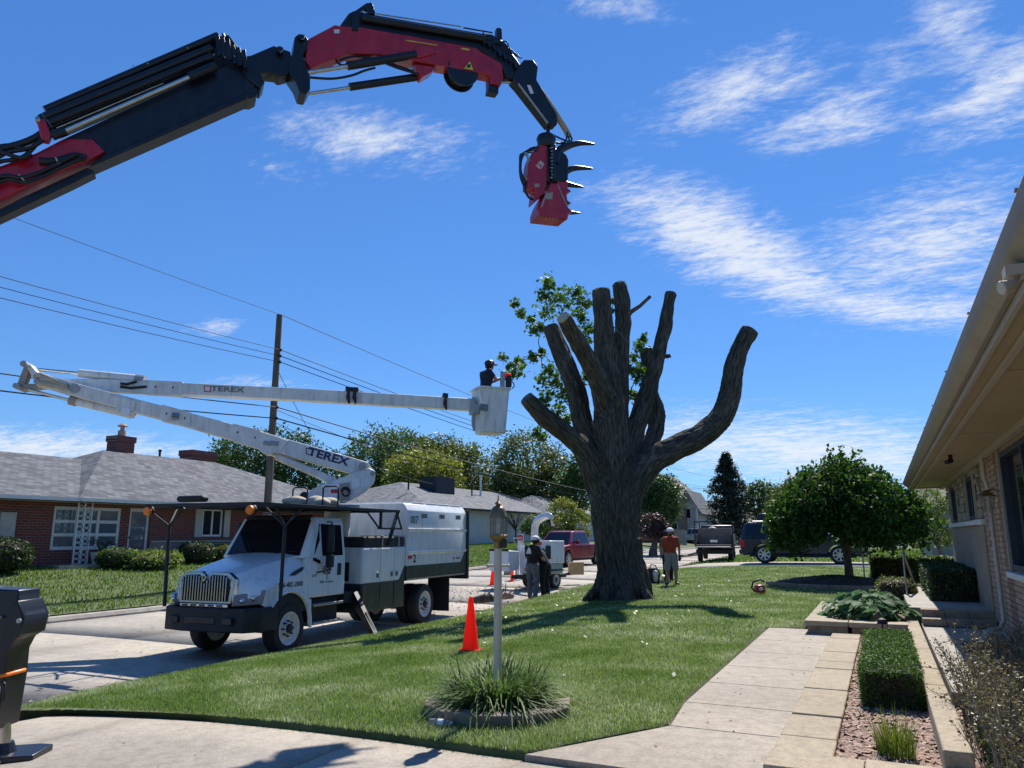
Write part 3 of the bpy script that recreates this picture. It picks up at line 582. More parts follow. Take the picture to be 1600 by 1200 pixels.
# lower render panel and rock faced veneer at the far end
m = MB(); m.box(HX-.03, HX+.012, 14.7, HE, -.1, 1.82); m.build('lower_wall', 'lower_brick', rh, world=True, bevel=.005)
m = MB(); m.box(HX-.07, HX+.05, 14.66, HE+.04, 1.82, 1.91); m.build('sill_course', 'trim_white', rh, world=True, bevel=.008)
z = 1.92; row = 0
while z < 2.8:
    y = 14.7; hh_ = rnd.choice((.1, .14, .18))
    while y < HE-.05:
        L = min(rnd.uniform(.22, .55), HE-y)
        if not any(q[0]-.1 < y+L and y < q[1]+.1 and z+hh_ > q[2] and z < q[3]+.05 for q in WIN):
            block(HX-.02-rnd.uniform(0, .05), HX+.012, y+.008, y+L-.008, z+.006, z+hh_-.006, 'veneer', rh, 'stone', .012)
        y += L
    z += hh_; row += 1
for (y0, y1, z0, z1) in WIN:
    m = MB(); 
    for a in ((y0, y0+.07, z0, z1), (y1-.07, y1, z0, z1), (y0+.07, y1-.07, z1-.07, z1), (y0+.07, y1-.07, z0, z0+.07), ((y0+y1)/2-.03, (y0+y1)/2+.03, z0+.07, z1-.07)): m.box(HX-.02, HX+.06, *a)
    fr = m.build('window_frame', 'navy_frame', rh, world=True, bevel=.004)
    m = MB(); m.box(HX+.055, HX+.07, y0+.05, y1-.05, z0+.05, z1-.05); m.build('pane', 'glass', fr, world=True)
    
    for ya in (y0-.09, y1): m = MB(); m.box(HX-.05, HX-.012, ya, ya+.09, z0-.02, z1+.08); m.build('casing', 'trim_tan', fr, world=True)
    m = MB(); m.box(HX-.09, HX+.05, y0-.12, y1+.12, z0-.1, z0-.022); m.build('sill', 'trim_white', fr, world=True, bevel=.008)
# eave: soffit, fascia, gutter, roof
EX, EY, EZ = .66, 22.3, 2.86
m = MB(); m.box(EX+.1, HX+.4, -6, EY-.05, EZ, EZ+.03); m.build('soffit', 'soffit', rh, world=True)
for yy in (2.6, 6.6, 10.6, 14.6, 18.6):
    m = MB(); m.box(EX+.24, HX-.02, yy-.012, yy+.012, EZ-.006, EZ-.001); m.build('soffit_joint', 'trim_tan', rh, world=True)
m = MB(); m.box(EX+.2, EX+.26, -6, EY-.06, EZ-.035, EZ-.002); m.build('soffit_trim', 'trim_tan', rh, world=True, bevel=.006)
m = MB(); m.box(HX-.12, HX-.03, -6, EY-.06, EZ-.075, EZ-.002); m.build('frieze', 'trim_tan', rh, world=True, bevel=.006)
m = MB(); m.box(EX+.07, EX+.098, -6, EY, EZ-.04, EZ+.17); m.box(EX+.1, HX+3.6, EY-.045, EY, EZ-.04, EZ+.17); m.build('fascia', 'trim_tan', rh, world=True)
m = MB(); g = [(EX+.066, EZ+.14), (EX+.066, EZ+.01), (EX+.03, EZ+.005), (EX-.035, EZ+.05), (EX-.05, EZ+.10), (EX-.06, EZ+.135), (EX-.05, EZ+.14)]; m.prism([(p[0], -6, p[1]) for p in g], (0, EY+6, 0)); m.build('gutter', 'gutter', rh, world=True, bevel=.006)
for yy in (1.5, 3.4, 5.3, 7.2, 9.1, 11, 13, 15, 17, 19):
    m = MB(); m.box(EX-.064, EX+.07, yy, yy+.03, EZ+.141, EZ+.15); m.build('gutter_strap', 'gutter', rh, world=True)
m = MB(); m.prism([(EX-.02, -6, EZ+.16), (HX+4.5, -6, EZ+1.9), (HX+9, -6, EZ+.2), (HX+9, -6, EZ+.1), (EX+.1, -6, EZ+.08)], (0, EY+6.1, 0)); m.build('roof', 'shingle_brown', rh, world=True)
# downspout, lantern, floodlight, small camera
m = MB(); m.tube([(HX-.09, 13.3, EZ-.08), (HX-.09, 13.3, 2.5), (HX-.06, 13.3, 2.35), (HX-.06, 13.3, .45), (HX-.12, 13.25, .34), (HX-.28, 13.2, .3)], .03, 8); m.build('downspout', 'shutter_beige', rh, world=True, smooth=50)
m = MB(); m.box(HX-.34, HX-.05, 12.75, 13.3, .201, .3); tag(m.build('splash_block', 'shutter_beige', bevel=.02, loc=(HX-.2, 13, .2)), 'white splash block below the downspout on the porch', 'splash block')
lt = thing('wall_lantern', 'tarnished glass lantern on the house wall beside the downspout', 'lantern', (HX-.02, 12.3, 2.1))
c = (HX-.2, 12.3, 0); m = MB(); m.tube([(HX-.012, 12.3, 2.2), (HX-.1, 12.3, 2.27), (HX-.2, 12.3, 2.24)], .014, 8); m.box(HX-.03, HX-.008, 12.24, 12.36, 2.1, 2.3); m.build('bracket', 'gold', lt, world=True)
m = MB(); m.lathe([(.012, 2.26), (.05, 2.23), (.11, 2.19), (.12, 2.175)], c, n=6); m.build('cap', 'gold', lt, world=True); m = MB(); m.lathe([(.1, 2.174), (.05, 1.98), (.02, 1.95)], c, n=6); m.build('glass', 'lamp_glass', lt, world=True)
m = MB()
for k in range(6): t = k*math.pi/3; m.tube([(c[0]+.1*math.cos(t), c[1]+.1*math.sin(t), 2.18), (c[0]+.052*math.cos(t), c[1]+.052*math.sin(t), 1.98)], .006, 5)
m.build('cage', 'gold', lt, world=True)
F0 = gz(1572, 446, EZ-.09); fl = thing('floodlight', 'white floodlight fixed to the soffit edge', 'floodlight', F0); m = MB(); m.box(F0.x+.0, F0.x+.1, F0.y-.03, F0.y+.07, EZ-.05, EZ-.002); m.tube([(F0.x+.05, F0.y+.02, EZ-.05), (F0.x+.03, F0.y, EZ-.09)], .012, 8); m.build('mount', 'shutter_beige', fl, world=True)
A = F0+Vector((.04, 0, 0)); B = A+Vector((-.06, -.02, -.015)); m = MB(); m.tube([A, A.lerp(B, .3), B, B+(B-A)*.1], [.016, .026, .034, .03], 14); m.build('head', 'shutter_beige', fl, world=True, smooth=40)
sc_ = thing('security_camera', 'small dark camera under the soffit', 'camera', (1.0, 13.4, 2.8)); m = MB(); m.tube([(1.05, 13.4, EZ-.003), (1.05, 13.4, EZ-.07)], .03, 10); m.build('mount', 'black_matte', sc_, world=True); m = MB(); m.tube([(1.06, 13.42, EZ-.09), (.98, 13.3, EZ-.12)], .034, 10); m.build('body', 'black_matte', sc_, world=True)
# hand rails
for i, (a, b, lab) in enumerate(((gz(1363, 892, .2), at(1345, 846, 24), 'pale metal handrail beside the mulberry trunk'), (gz(1437, 935, .3), at(1409, 856, 16.2), 'pale metal handrail beside the porch steps'))):
    hr = thing('handrail', lab, 'handrail', (a.x, a.y, a.z), group='handrails at the steps'); b = Vector((b.x, b.y, b.z)); m = MB(); m.tube([a, a.lerp(b, .5), b, b+Vector((0, .25, 0))], .028, 8); m.build('rail', 'dull_steel', hr, world=True, smooth=50)
    for q in (.15, .95): p = a.lerp(b, q); m = MB(); m.tube([(p.x, p.y, zg(p.x, p.y)-.1), p], .02, 8); m.build('post', 'dull_steel', hr, world=True)

# ---------------------------------------------------------------- foliage kit
def leaf_mesh(P, size, name, matn, parent=None, up=.3, aspect=.55, world=True, droop=0, out=None, shape=4):
    P = np.asarray(P, dtype=np.float64); n = len(P)
    if world and parent is not None:
        t = ROOTM[root_of(parent)].translation; P = P-np.array(t)
    d = rng.normal(size=(n, 3)); d[:, 2] -= droop
    if out is not None: d += out
    d /= np.linalg.norm(d, axis=1)[:, None]; q = rng.normal(size=(n, 3)); q[:, 2] += up*3; q -= d*(q*d).sum(1)[:, None]; q /= np.linalg.norm(q, axis=1)[:, None]; s = np.cross(q, d)
    S = (size*rng.uniform(.6, 1.3, n))[:, None]; L = d*S; W = s*S*aspect; Zz = q*S*.12
    if shape == 4:
        V = np.stack([P-L*.5, P+W*.5-Zz, P+L*.5, P-W*.5-Zz], 1).reshape(-1, 3); return npmesh(name, V, quads=np.arange(n*4).reshape(-1, 4), mat=matn, parent=parent)
    # lobed (maple like) leaf: seven points round a base
    pts = [(-.5, 0), (-.15, .55), (.05, .25), (.25, .42), (.2, .12), (.6, 0), (.2, -.12), (.25, -.42), (.05, -.25), (-.15, -.55)]
    V = np.stack([P+L*a+s*S*b-q*S*(.18*abs(b)) for a, b in pts], 1).reshape(-1, 3); k = len(pts)
    me = bpy.data.meshes.new(name); me.from_pydata([tuple(v) for v in V], [], [tuple(range(i*k, i*k+k)) for i in range(n)]); me.materials.append(MT[matn]); return link(name, me, parent)
def crown_pts(ells, n, clump=.13, shell=.62, per=26):
    vol = np.array([e[3]*e[4]*e[5] for e in ells])**(.75); vol /= vol.sum(); out = []
    for e, f in zip(ells, vol):
        k = max(3, int(n*f/per)); d = rng.normal(size=(k, 3)); d /= np.linalg.norm(d, axis=1)[:, None]; r = shell+(1-shell)*rng.uniform(0, 1, k)**.6; r *= rng.uniform(.85, 1.1, k)
        c = np.array(e[:3])+d*r[:, None]*np.array(e[3:6]); rr = clump*(e[3]+e[5])/2*rng.uniform(.6, 1.5, k)
        p = np.repeat(c, per, 0)+rng.normal(size=(k*per, 3))*np.repeat(rr, per)[:, None]*np.array([1, 1, .7]); out.append(p)
    return np.concatenate(out)
def tree(name, label, base, ells, n, lsize, leaf, trunk_r=.2, group=None, cat='tree', barkm='bark_small', clump=.13, shell=.6, nl=9):
    t = thing(name, label, cat, base, group=group); bx, by, bz = base; m = MB()
    top = max(e[2] for e in ells); cx = sum(e[0] for e in ells)/len(ells); cy = sum(e[1] for e in ells)/len(ells)
    path = [Vector((bx, by, bz-.2)), Vector((bx+.03, by, bz+.5)), Vector((bx, by, bz)).lerp(Vector((cx, cy, top)), .35), Vector((bx, by, bz)).lerp(Vector((cx, cy, top)), .7), Vector((cx, cy, top))]
    m.tube(path, [trunk_r*1.3, trunk_r, trunk_r*.8, trunk_r*.5, trunk_r*.2], 9)
    for i in range(nl):
        e = rnd.choice(ells); d = Vector((rnd.uniform(-1, 1), rnd.uniform(-1, 1), rnd.uniform(-.3, .9))).normalized(); tip = Vector(e[:3])+Vector((d.x*e[3], d.y*e[4], d.z*e[5]))*.85; s0 = path[1].lerp(path[3], rnd.uniform(.35, 1)); mid = s0.lerp(tip, .5)+Vector((0, 0, rnd.uniform(.0, .12)*(top-bz)))
        m.tube([s0, mid, tip], [trunk_r*.42, trunk_r*.25, trunk_r*.06], 6)
    m.build('trunk', barkm, t, smooth=60, world=True)
    leaf_mesh(crown_pts(ells, n, clump, shell), lsize, 'crown', leaf, t); return t
def crown_at(px, py, dep, wpx, hpx):       # an ellipsoid from its place and size in the view
    c = at(px, py, dep); s = dep/1203.; return (c.x, c.y, c.z, wpx/2*s, wpx/2*s, hpx/2*s)
G_ = 'trees beyond the houses'
def btree(label, parts, dep, leaf, n, lsize, basepx=None, tr=.3, group=G_, clump=.14, shell=.55):
    ells = [crown_at(a, b, dep+dd, w_, h_) for a, b, w_, h_, dd in parts]; c = at(basepx or parts[0][0], 800, dep); zb = zg(c.x, c.y); tree('shade_tree', label, (c.x, c.y, zb), ells, int(n*1.7), lsize*.7, leaf, tr, group, clump=clump, shell=shell)
btree('dark green tree behind the brick house roof and the utility pole', [(400, 715, 130, 95, 0), (350, 735, 80, 80, 1), (450, 730, 110, 120, 2), (500, 745, 90, 100, 3)], 62, 'lf_dark', 9000, .42)
btree('tall green tree rising above the white lower boom', [(590, 725, 110, 110, 0), (560, 760, 90, 90, 0), (630, 710, 80, 80, 4)], 88, 'lf_mid', 7500, .55)
btree('tall feathery tree between the yellow tree and the sky', [(690, 725, 110, 90, 0), (735, 740, 70, 100, 0), (655, 715, 60, 70, 4)], 92, 'lf_olive', 7500, .55)
btree('rounded yellow green tree over the white garage roof', [(660, 738, 112, 70, 0), (640, 765, 90, 60, -1), (690, 760, 70, 60, 1)], 78, 'lf_yellow', 8000, .45)
btree('broad olive tree left of the cut trunk', [(825, 725, 120, 100, 0), (800, 760, 90, 70, -1), (865, 745, 80, 90, 1), (830, 770, 140, 60, 0)], 84, 'lf_olive', 10000, .5)
btree('dark tree behind the yellow tree and the olive tree', [(745, 775, 80, 70, 0), (770, 775, 70, 60, 0), (580, 785, 100, 60, -4)], 96, 'lf_dark', 4500, .55)
btree('tree partly hidden behind the trunk on its left', [(895, 770, 60, 90, 0), (905, 735, 40, 60, 0)], 80, 'lf_mid', 3500, .45)
btree('dark green tree right of the cut trunk', [(1035, 780, 60, 90, 0), (1015, 800, 50, 70, 0)], 62, 'lf_dark', 5500, .34)
btree('purple leaved small tree right of the cut trunk', [(1018, 822, 44, 40, 0), (1035, 832, 34, 26, 0)], 58, 'lf_purple', 2000, .26)
btree('dense dark tree right of the spruce', [(1190, 785, 60, 65, 0), (1208, 800, 45, 55, 0)], 105, 'lf_dark', 3800, .6)
btree('loose pale green tree left of the weeping mulberry', [(1240, 785, 62, 75, 0), (1222, 800, 50, 55, 0), (1265, 775, 50, 60, 2)], 80, 'lf_olive', 4200, .45)
btree('far burgundy tree behind the small white house', [(1095, 792, 36, 26, 0)], 170, 'lf_purple', 900, .8)
btree('airy yellow green tree behind the corner of the tan house', [(1455, 790, 50, 70, 0), (1470, 830, 40, 50, 0), (1440, 840, 34, 40, -2)], 36, 'lf_bright', 3600, .16, 1462, .1)
btree('green shrub tree beside the white garage', [(880, 805, 50, 55, 0), (865, 825, 60, 40, -1), (905, 820, 40, 50, 0)], 62, 'lf_yellow', 4000, .26, tr=.12)
btree('bushy shrub before the white garage wall', [(842, 815, 40, 30, 0), (830, 825, 40, 24, 0)], 58, 'lf_mid', 2200, .2, tr=.08)
# bare small tree in front of the garage
b = at(806, 840, 66); bt = thing('ornamental_tree', 'nearly bare small tree before the white garage', 'tree', (b.x, b.y, zg(b.x, b.y))); m = MB(); bz = zg(b.x, b.y); m.tube([(b.x, b.y, bz-.1), (b.x, b.y, bz+1.3)], [.09, .06], 7)
for i in range(26):
    a = rnd.uniform(0, 6.28); r = rnd.uniform(.8, 2.2); z0 = bz+rnd.uniform(.9, 1.3); m.tube([(b.x, b.y, z0), (b.x+r*.5*math.cos(a), b.y+r*.5*math.sin(a), z0+rnd.uniform(.6, 1.4)), (b.x+r*math.cos(a), b.y+r*math.sin(a), z0+rnd.uniform(.2, 1.6))], [.035, .02, .006], 5)
m.build('trunk', 'bark_small', bt, world=True)
# spruce
c = at(1141, 840, 95); zb = zg(c.x, c.y); sp = thing('spruce_tree', 'tall dark conical spruce behind the second utility pole', 'tree', (c.x, c.y, zb)); Hs = (838-712)/1203*95+1.65-zb
m = MB(); m.tube([(c.x, c.y, zb-.2), (c.x, c.y, zb+Hs*.97)], [.3, .04], 8); m.build('trunk', 'bark_small', sp, world=True)
P = []
for i in range(420):
    q = rnd.random()**.85; z = zb+.4+q*(Hs-.4); rm = min(1, (1-q)*2.2)**.8*2.35*rnd.uniform(.72, 1.15)+.15*(1-q)+.1; a = rnd.uniform(0, 6.28)
    for k in range(34): u = rnd.random()**.7; P.append((c.x+rm*u*math.cos(a)+rnd.gauss(0, .16), c.y+rm*u*math.sin(a)+rnd.gauss(0, .16), z-rm*u*.16+.25*u*u*rm+rnd.gauss(0, .13)))
leaf_mesh(np.array(P), .45, 'crown', 'lf_spruce', sp, aspect=.3)
# weeping mulberry
c = gz(1328, 912, .16); MC = Vector((c.x, c.y, .13)); s_ = 24.5/1203
mb_ = thing('weeping_mulberry', 'umbrella shaped weeping mulberry with a slim trunk', 'tree', MC); m = MB(); m.tube([MC-Vector((0, 0, .2)), MC+Vector((.0, 0, .5)), MC+Vector((-.04, 0, 1.5)), MC+Vector((0, 0, 2.6))], [.17, .12, .1, .1], 10)
for i in range(34):
    a = rnd.uniform(0, 6.28); r = rnd.uniform(1.0, 2.05); h = rnd.uniform(2.9, 3.7)
    m.tube([MC+Vector((0, 0, 2.5)), MC+Vector((r*.5*math.cos(a), r*.5*math.sin(a), h)), MC+Vector((r*math.cos(a), r*math.sin(a), h-.6)), MC+Vector((r*1.05*math.cos(a), r*1.05*math.sin(a), 1.7))], [.05, .03, .015, .006], 5)
m.build('trunk', 'bark_small', mb_, smooth=60, world=True)
P = []
for i in range(620):
    a = rnd.uniform(0, 6.28); rr = 2.32*math.sqrt(rnd.random())*rnd.uniform(.93, 1.05); ztop = 3.95-1.75*(rr/2.32)**1.7+rnd.uniform(-.22, .25); zb_ = 1.22+.2*math.sin(a*3+1)+.18*math.sin(a*7)+rnd.uniform(-.12, .3)+.25*(rr < 1.2)
    n_ = 44
    for k in range(n_):
        q = rnd.random()**1.25; P.append((MC.x+rr*math.cos(a)+rnd.gauss(0, .11), MC.y+rr*math.sin(a)+rnd.gauss(0, .11), MC.z+ztop-(ztop-zb_)*q))
for i in range(26):
    a = rnd.uniform(0, 6.28); rr = rnd.uniform(.1, 1.9); h = 3.95-1.75*(rr/2.32)**1.7+rnd.uniform(.1, .55)
    for k in range(9): P.append((MC.x+rr*math.cos(a)+rnd.gauss(0, .05), MC.y+rr*math.sin(a)+rnd.gauss(0, .05), MC.z+h-.5*rnd.random()))
leaf_mesh(np.array(P), .135, 'crown', 'lf_mulberry', mb_, droop=.9, aspect=.75, shape=4)
# its mound
md = thing('tree_bed', 'dark mounded bed with a timber edge under the mulberry', 'planter', (MC.x-.3, MC.y-.6, 0)); m = MB(); m.lathe([(2.0, .1), (1.75, .22), (1.1, .34), (.4, .4), (.01, .41)], (MC.x-.35, MC.y-.4, 0), n=28)
m.v = [(v[0], v[1], v[2]+.03*noise.noise((v[0]*3, v[1]*3, 0))) for v in m.v]; m.build('soil', 'soil', md, smooth=60, world=True)
for i in range(5):
    a0, a1 = R_(-165+24*i), R_(-165+24*(i+1)-.6); P4 = [(MC.x-.35+r*math.cos(t), MC.y-.4+r*math.sin(t), .04) for r, t in ((1.98, a0), (2.12, a0), (2.12, a1), (1.98, a1))]; m = MB(); m.prism(P4, (0, 0, .2)); m.build('edging', 'wall_stone', md, bevel=.012, world=True)
dk = np.stack([rng.normal(MC.x-.35, .9, 4000), rng.normal(MC.y-.4, .9, 4000), np.zeros(4000)], 1); r_ = np.hypot(dk[:, 0]-MC.x+.35, dk[:, 1]-MC.y+.4); dk = dk[r_ < 1.85]; r_ = r_[r_ < 1.85]; dk[:, 2] = .43-.1*(r_/1.0)**1.4
leaf_mesh(dk, .07, 'ground_cover', 'lf_yew', md)
def bush(name, label, box, n, lsize, leaf, rounding=2.6, cat='bush', core='lf_yew', group=None, jit=.03, base=None):
    x0, x1, y0, y1, z0, z1 = box; c = ((x0+x1)/2, (y0+y1)/2, (z0+z1)/2); h = ((x1-x0)/2, (y1-y0)/2, (z1-z0)/2); t = thing(name, label, cat, (c[0], c[1], z0), group=group)
    d = rng.normal(size=(n, 3)); d /= (np.abs(d)**rounding).sum(1)[:, None]**(1/rounding); d *= rng.uniform(.9, 1.02, n)[:, None]; area = np.array([1/h[0], 1/h[1], 1/h[2]])
    P = np.array(c)+d*np.array(h)+rng.normal(size=(n, 3))*jit; P = P[P[:, 2] > z0-.02]
    m = MB(); m.sph((0, 0, 0), 1, 22, 14); vs = []
    for v in m.v:
        q = np.array(v); q = q/((np.abs(q)**rounding).sum()**(1/rounding)); vs.append(tuple(np.array(c)+q*np.array(h)*.93))
    m.v = vs; m.build('branches', 'soil', t, world=True, smooth=80)
    leaf_mesh(P, lsize, 'foliage', leaf, t, out=(P-np.array(c))/np.array(h)*.5); return t
def hedge(name, label, box, dens, lsize, leaf, jit=.018, group=None):   # clipped box hedge
    x0, x1, y0, y1, z0, z1 = box; t = thing(name, label, 'hedge', ((x0+x1)/2, (y0+y1)/2, z0), group=group); m = MB(); m.box(x0+.03, x1-.03, y0+.03, y1-.03, z0, z1-.03); m.build('branches', 'soil', t, world=True); A = []
    def face(n, f): 
        u = rng.uniform(0, 1, n); v = rng.uniform(0, 1, n); A.append(np.stack(f(u, v), 1))
    X, Y, Z = x1-x0, y1-y0, z1-z0
    face(int(dens*X*Y), lambda u, v: (x0+X*u, y0+Y*v, np.full_like(u, z1)-.04*np.maximum(abs(u-.5)*2, 0)**6-.03*np.maximum(abs(v-.5)*2, 0)**10))
    for yy in (y0, y1): face(int(dens*X*Z), lambda u, v: (x0+X*u, np.full_like(u, yy), z0+Z*v))
    for xx in (x0, x1): face(int(dens*Y*Z), lambda u, v: (np.full_like(u, xx), y0+Y*u, z0+Z*v))
    P = np.concatenate(A)+rng.normal(size=(sum(map(len, A)), 3))*jit; c = np.array([(x0+x1)/2, (y0+y1)/2, (z0+z1)/2]); leaf_mesh(P, lsize, 'foliage', leaf, t, up=.5); return t
hedge('box_hedge', 'clipped rectangular boxwood in the gravel bed beside the walk', (-.29, .2, 8.2, 11.6, .05, .42), 6500, .028, 'lf_box')
bush('box_bush', 'small square clipped bush behind the hosta', (-.18, .52, 18.3, 19.2, .1, .72), 3000, .05, 'lf_olive', 5)
hedge('yew_hedge', 'long dark hedge against the lower house wall', (.75, 1.48, 16.6, 20.6, .44, 1.02), 1500, .06, 'lf_yew')
hedge('yew_hedge', 'low trimmed hedge beyond the porch by the mulberry', (-.4, 2.6, 28.0, 29.4, .1, .95), 700, .1, 'lf_mid')
# hosta
hc = Vector((-.32, 15.0, .2)); ho = thing('hosta', 'broad leaved blue green hosta in the raised stone bed', 'plant', hc); V = []; F = []
for i in range(190):
    a = rnd.uniform(0, 6.28); r = .66*math.sqrt(rnd.random()); tl = rnd.uniform(.15, .55); h = .36*(1-(r/.78)**2)+rnd.uniform(.0, .16); o = Vector((r*math.cos(a)*1.0, r*math.sin(a)*1.15, h)); a3 = a+rnd.gauss(0, .8); d = Vector((math.cos(a3), math.sin(a3), -tl)).normalized(); s = Vector((-math.sin(a3), math.cos(a3), rnd.uniform(-.5, .5))); L = rnd.uniform(.14, .25); W = L*.36; up = s.cross(d); up = up if up.z > 0 else -up; b = len(V)
    for q, wq, zq in ((-.1, .05, 0), (.25, .85, .03), (.55, 1, .03), (.85, .55, 0), (1.1, 0.03, -.05)):
        for sg in (-1, 0, 1): V.append(hc+o+d*L*q+s*W*wq*sg+up*(zq*L*2-.09*L*(sg == 0)))
    F += [(b+3*j+k, b+3*j+k+1, b+3*j+4+k, b+3*j+3+k) for j in range(4) for k in range(2)]
m = MB(); m.add(V, F); m.build('leaves', 'lf_hosta', ho, smooth=80, world=True); m = MB(); m.lathe([(.5, .2), (.3, .42), (.02, .45)], (hc.x, hc.y, 0), n=14); m.build('stems', 'lf_yew', ho, world=True)
def tuft(name, label, c, n, L, spread, wd, leaf, cat='plant', arch=1.0, hgt=1):
    t = thing(name, label, cat, c); V = []; F = []
    for i in range(n):
        a = rnd.uniform(0, 6.28); r0 = spread*.5*math.sqrt(rnd.random()); l = L*rnd.uniform(.55, 1.15); out = rnd.uniform(.15, 1)*arch; d = Vector((math.cos(a), math.sin(a), 0)); a2 = a+rnd.uniform(-.8, .8); d2 = Vector((math.cos(a2), math.sin(a2), 0)); p = Vector(c)+d*r0; s = Vector((-math.sin(a2), math.cos(a2), 0))*wd*rnd.uniform(.7, 1.3); b = len(V)
        for k in range(5):
            q = k/4; pt = p+d2*(l*out*q*q*.8+l*.15*q*arch)+Vector((0, 0, hgt*l*(q*(1.1-.45*out)-.62*out*q*q*q))); ww = (1-q**2.2)*.5+.03; V += [pt-s*ww, pt+s*ww]
        F += [(b+2*k, b+2*k+1, b+2*k+3, b+2*k+2) for k in range(4)]
    m = MB(); m.add(V, F); m.build('blades', leaf, t, world=True); return t
tuft('ornamental_grass', 'thin yellow green grass tuft in the chips before the boxwood', (-.04, 6.55, .05), 260, .36, .26, .006, 'lf_tuft', arch=.42)
lily = tuft('daylily_clump', 'arching clump of strap leaves around the lamp post', (RC.x, RC.y+.02, zr+.08), 900, .62, .78, .02, 'lf_lily', arch=1.25, hgt=.8)
# twiggy bush by the porch
tw = thing('twiggy_bush', 'grey twiggy half bare bush at the right edge of the picture', 'bush', (.95, 7.1, .05)); m = MB(); P = []
for i in range(520):
    x = rnd.uniform(.5, 1.48); y = rnd.uniform(4.9, 8.4); dx, dy = rnd.gauss(0, .12), rnd.gauss(0, .2); h = rnd.uniform(.45, .80); p0 = Vector((x, y, .04)); p1 = p0+Vector((dx*.5, dy*.5, h*.55)); p2 = p0+Vector((dx, dy, h)); m.tube([p0, p1, p2], [.007, .005, .002], 4)
    for k in range(3):
        q = p1.lerp(p2, rnd.random()); e = q+Vector((rnd.gauss(0, .1), rnd.gauss(0, .1), rnd.uniform(.03, .18))); m.tube([q, e], [.0035, .0015], 3)
        for j in range(14): u = q.lerp(e, rnd.random()); P.append((u.x+rnd.gauss(0, .02), u.y+rnd.gauss(0, .02), u.z+rnd.gauss(0, .02)))
m.build('branches', 'twig', tw, world=True); P = np.array(P); leaf_mesh(P, .026, 'leaves', 'lf_dry', tw)
P = np.stack([rng.uniform(.48, 1.45, 9000), rng.uniform(4.9, 8.3, 9000), .06+.36*rng.random(9000)**1.3], 1); leaf_mesh(P, .028, 'lower_leaves', 'lf_yew', tw)
# pathway light stake
pl_ = thing('path_light', 'short black garden light stake behind the boxwood', 'garden light', (-.1, 12.0, .05)); m = MB(); m.tube([(-.1, 12.0, .0), (-.1, 12.0, .45)], .012, 8); m.build('stake', 'black_matte', pl_, world=True); m = MB(); m.lathe([(.03, .5), (.07, .5), (.05, .56), (.01, .58)], (-.1, 12.0, -.05), n=14); m.build('head', 'black_matte', pl_, world=True)

# ---------------------------------------------------------------- the big cut tree
TD = 20.7; TS = TD/1203; tb = gz(975, 938, .03); TB = at(973, 930, TD); tz = zg(TB.x, TB.y)
tr = thing('maple_tree', 'massive old maple trunk cut back to bare limbs on the lawn', 'tree', (TB.x, TB.y, tz))
def limb(pts, dd0, dd1):    # px, py, half width px
    n = len(pts); out = []; rr = []
    for i, (px, py, hw) in enumerate(pts):
        q = i/(n-1); out.append(at(px, py, TD+dd0+(dd1-dd0)*q)); rr.append(hw*(TD+dd0+(dd1-dd0)*q)/1203)
    P = []; Rr = []     # densify (catmull-rom)
    for i in range(n-1):
        p0, p1, p2, p3 = out[max(i-1, 0)], out[i], out[i+1], out[min(i+2, n-1)]
        for k in range(6):
            t = k/6; P.append(.5*((2*p1)+(p2-p0)*t+(2*p0-5*p1+4*p2-p3)*t*t+(3*p1-p0-3*p2+p3)*t**3)); Rr.append(rr[i]+(rr[i+1]-rr[i])*t)
    P.append(out[-1]); Rr.append(rr[-1]); return P, Rr
LIMBS = {'main': ([(970, 900, 35), (963, 850, 34), (959, 790, 37), (957, 745, 35), (955, 700, 30), (953, 650, 27), (949, 600, 23), (944, 533, 17), (940, 453, 14)], 0, -.4),
 'B': ([(962, 690, 22), (964, 630, 19), (969, 570, 14), (974, 491, 13), (968, 444, 11.5)], .1, .7), 'C': ([(952, 660, 20), (942, 620, 17), (924, 572, 15.5), (902, 533, 14.5), (880, 496, 12.5)], 0, -2.3),
 'D': ([(945, 755, 24), (928, 703, 19), (911, 661, 16.5), (897, 604, 16), (878, 556, 15), (860, 511, 13)], 0, .5), 'E': ([(948, 790, 26), (930, 742, 20), (911, 704, 16.5), (884, 677, 15.5), (847, 648, 14.5), (823, 622, 12.5)], 0, -1.2),
 'F': ([(972, 775, 26), (978, 728, 21), (991, 675, 17), (1006, 632, 15), (1022, 578, 13), (1034, 533, 11.5), (1048, 459, 10)], .1, .9), 'F2': ([(990, 735, 20), (1018, 690, 14), (1026, 650, 13), (1014, 600, 12), (1012, 548, 11)], .5, 1.6),
 'G': ([(970, 810, 30), (985, 762, 26), (1018, 720, 21), (1055, 700, 20), (1094, 682, 19), (1124, 655, 18.5), (1140, 619, 17.5), (1146, 580, 16), (1156, 546, 15), (1172, 517, 14)], 0, .3)}
mbt = MB(); ends = []; AX = []
for k_, (pts, a, b) in LIMBS.items():
    P, Rr = limb(pts, a, b); AX.append((P, Rr)); mbt.tube(P, Rr, 20); ends.append((k_, P[-1], (P[-1]-P[-4]).normalized(), Rr[-1]))
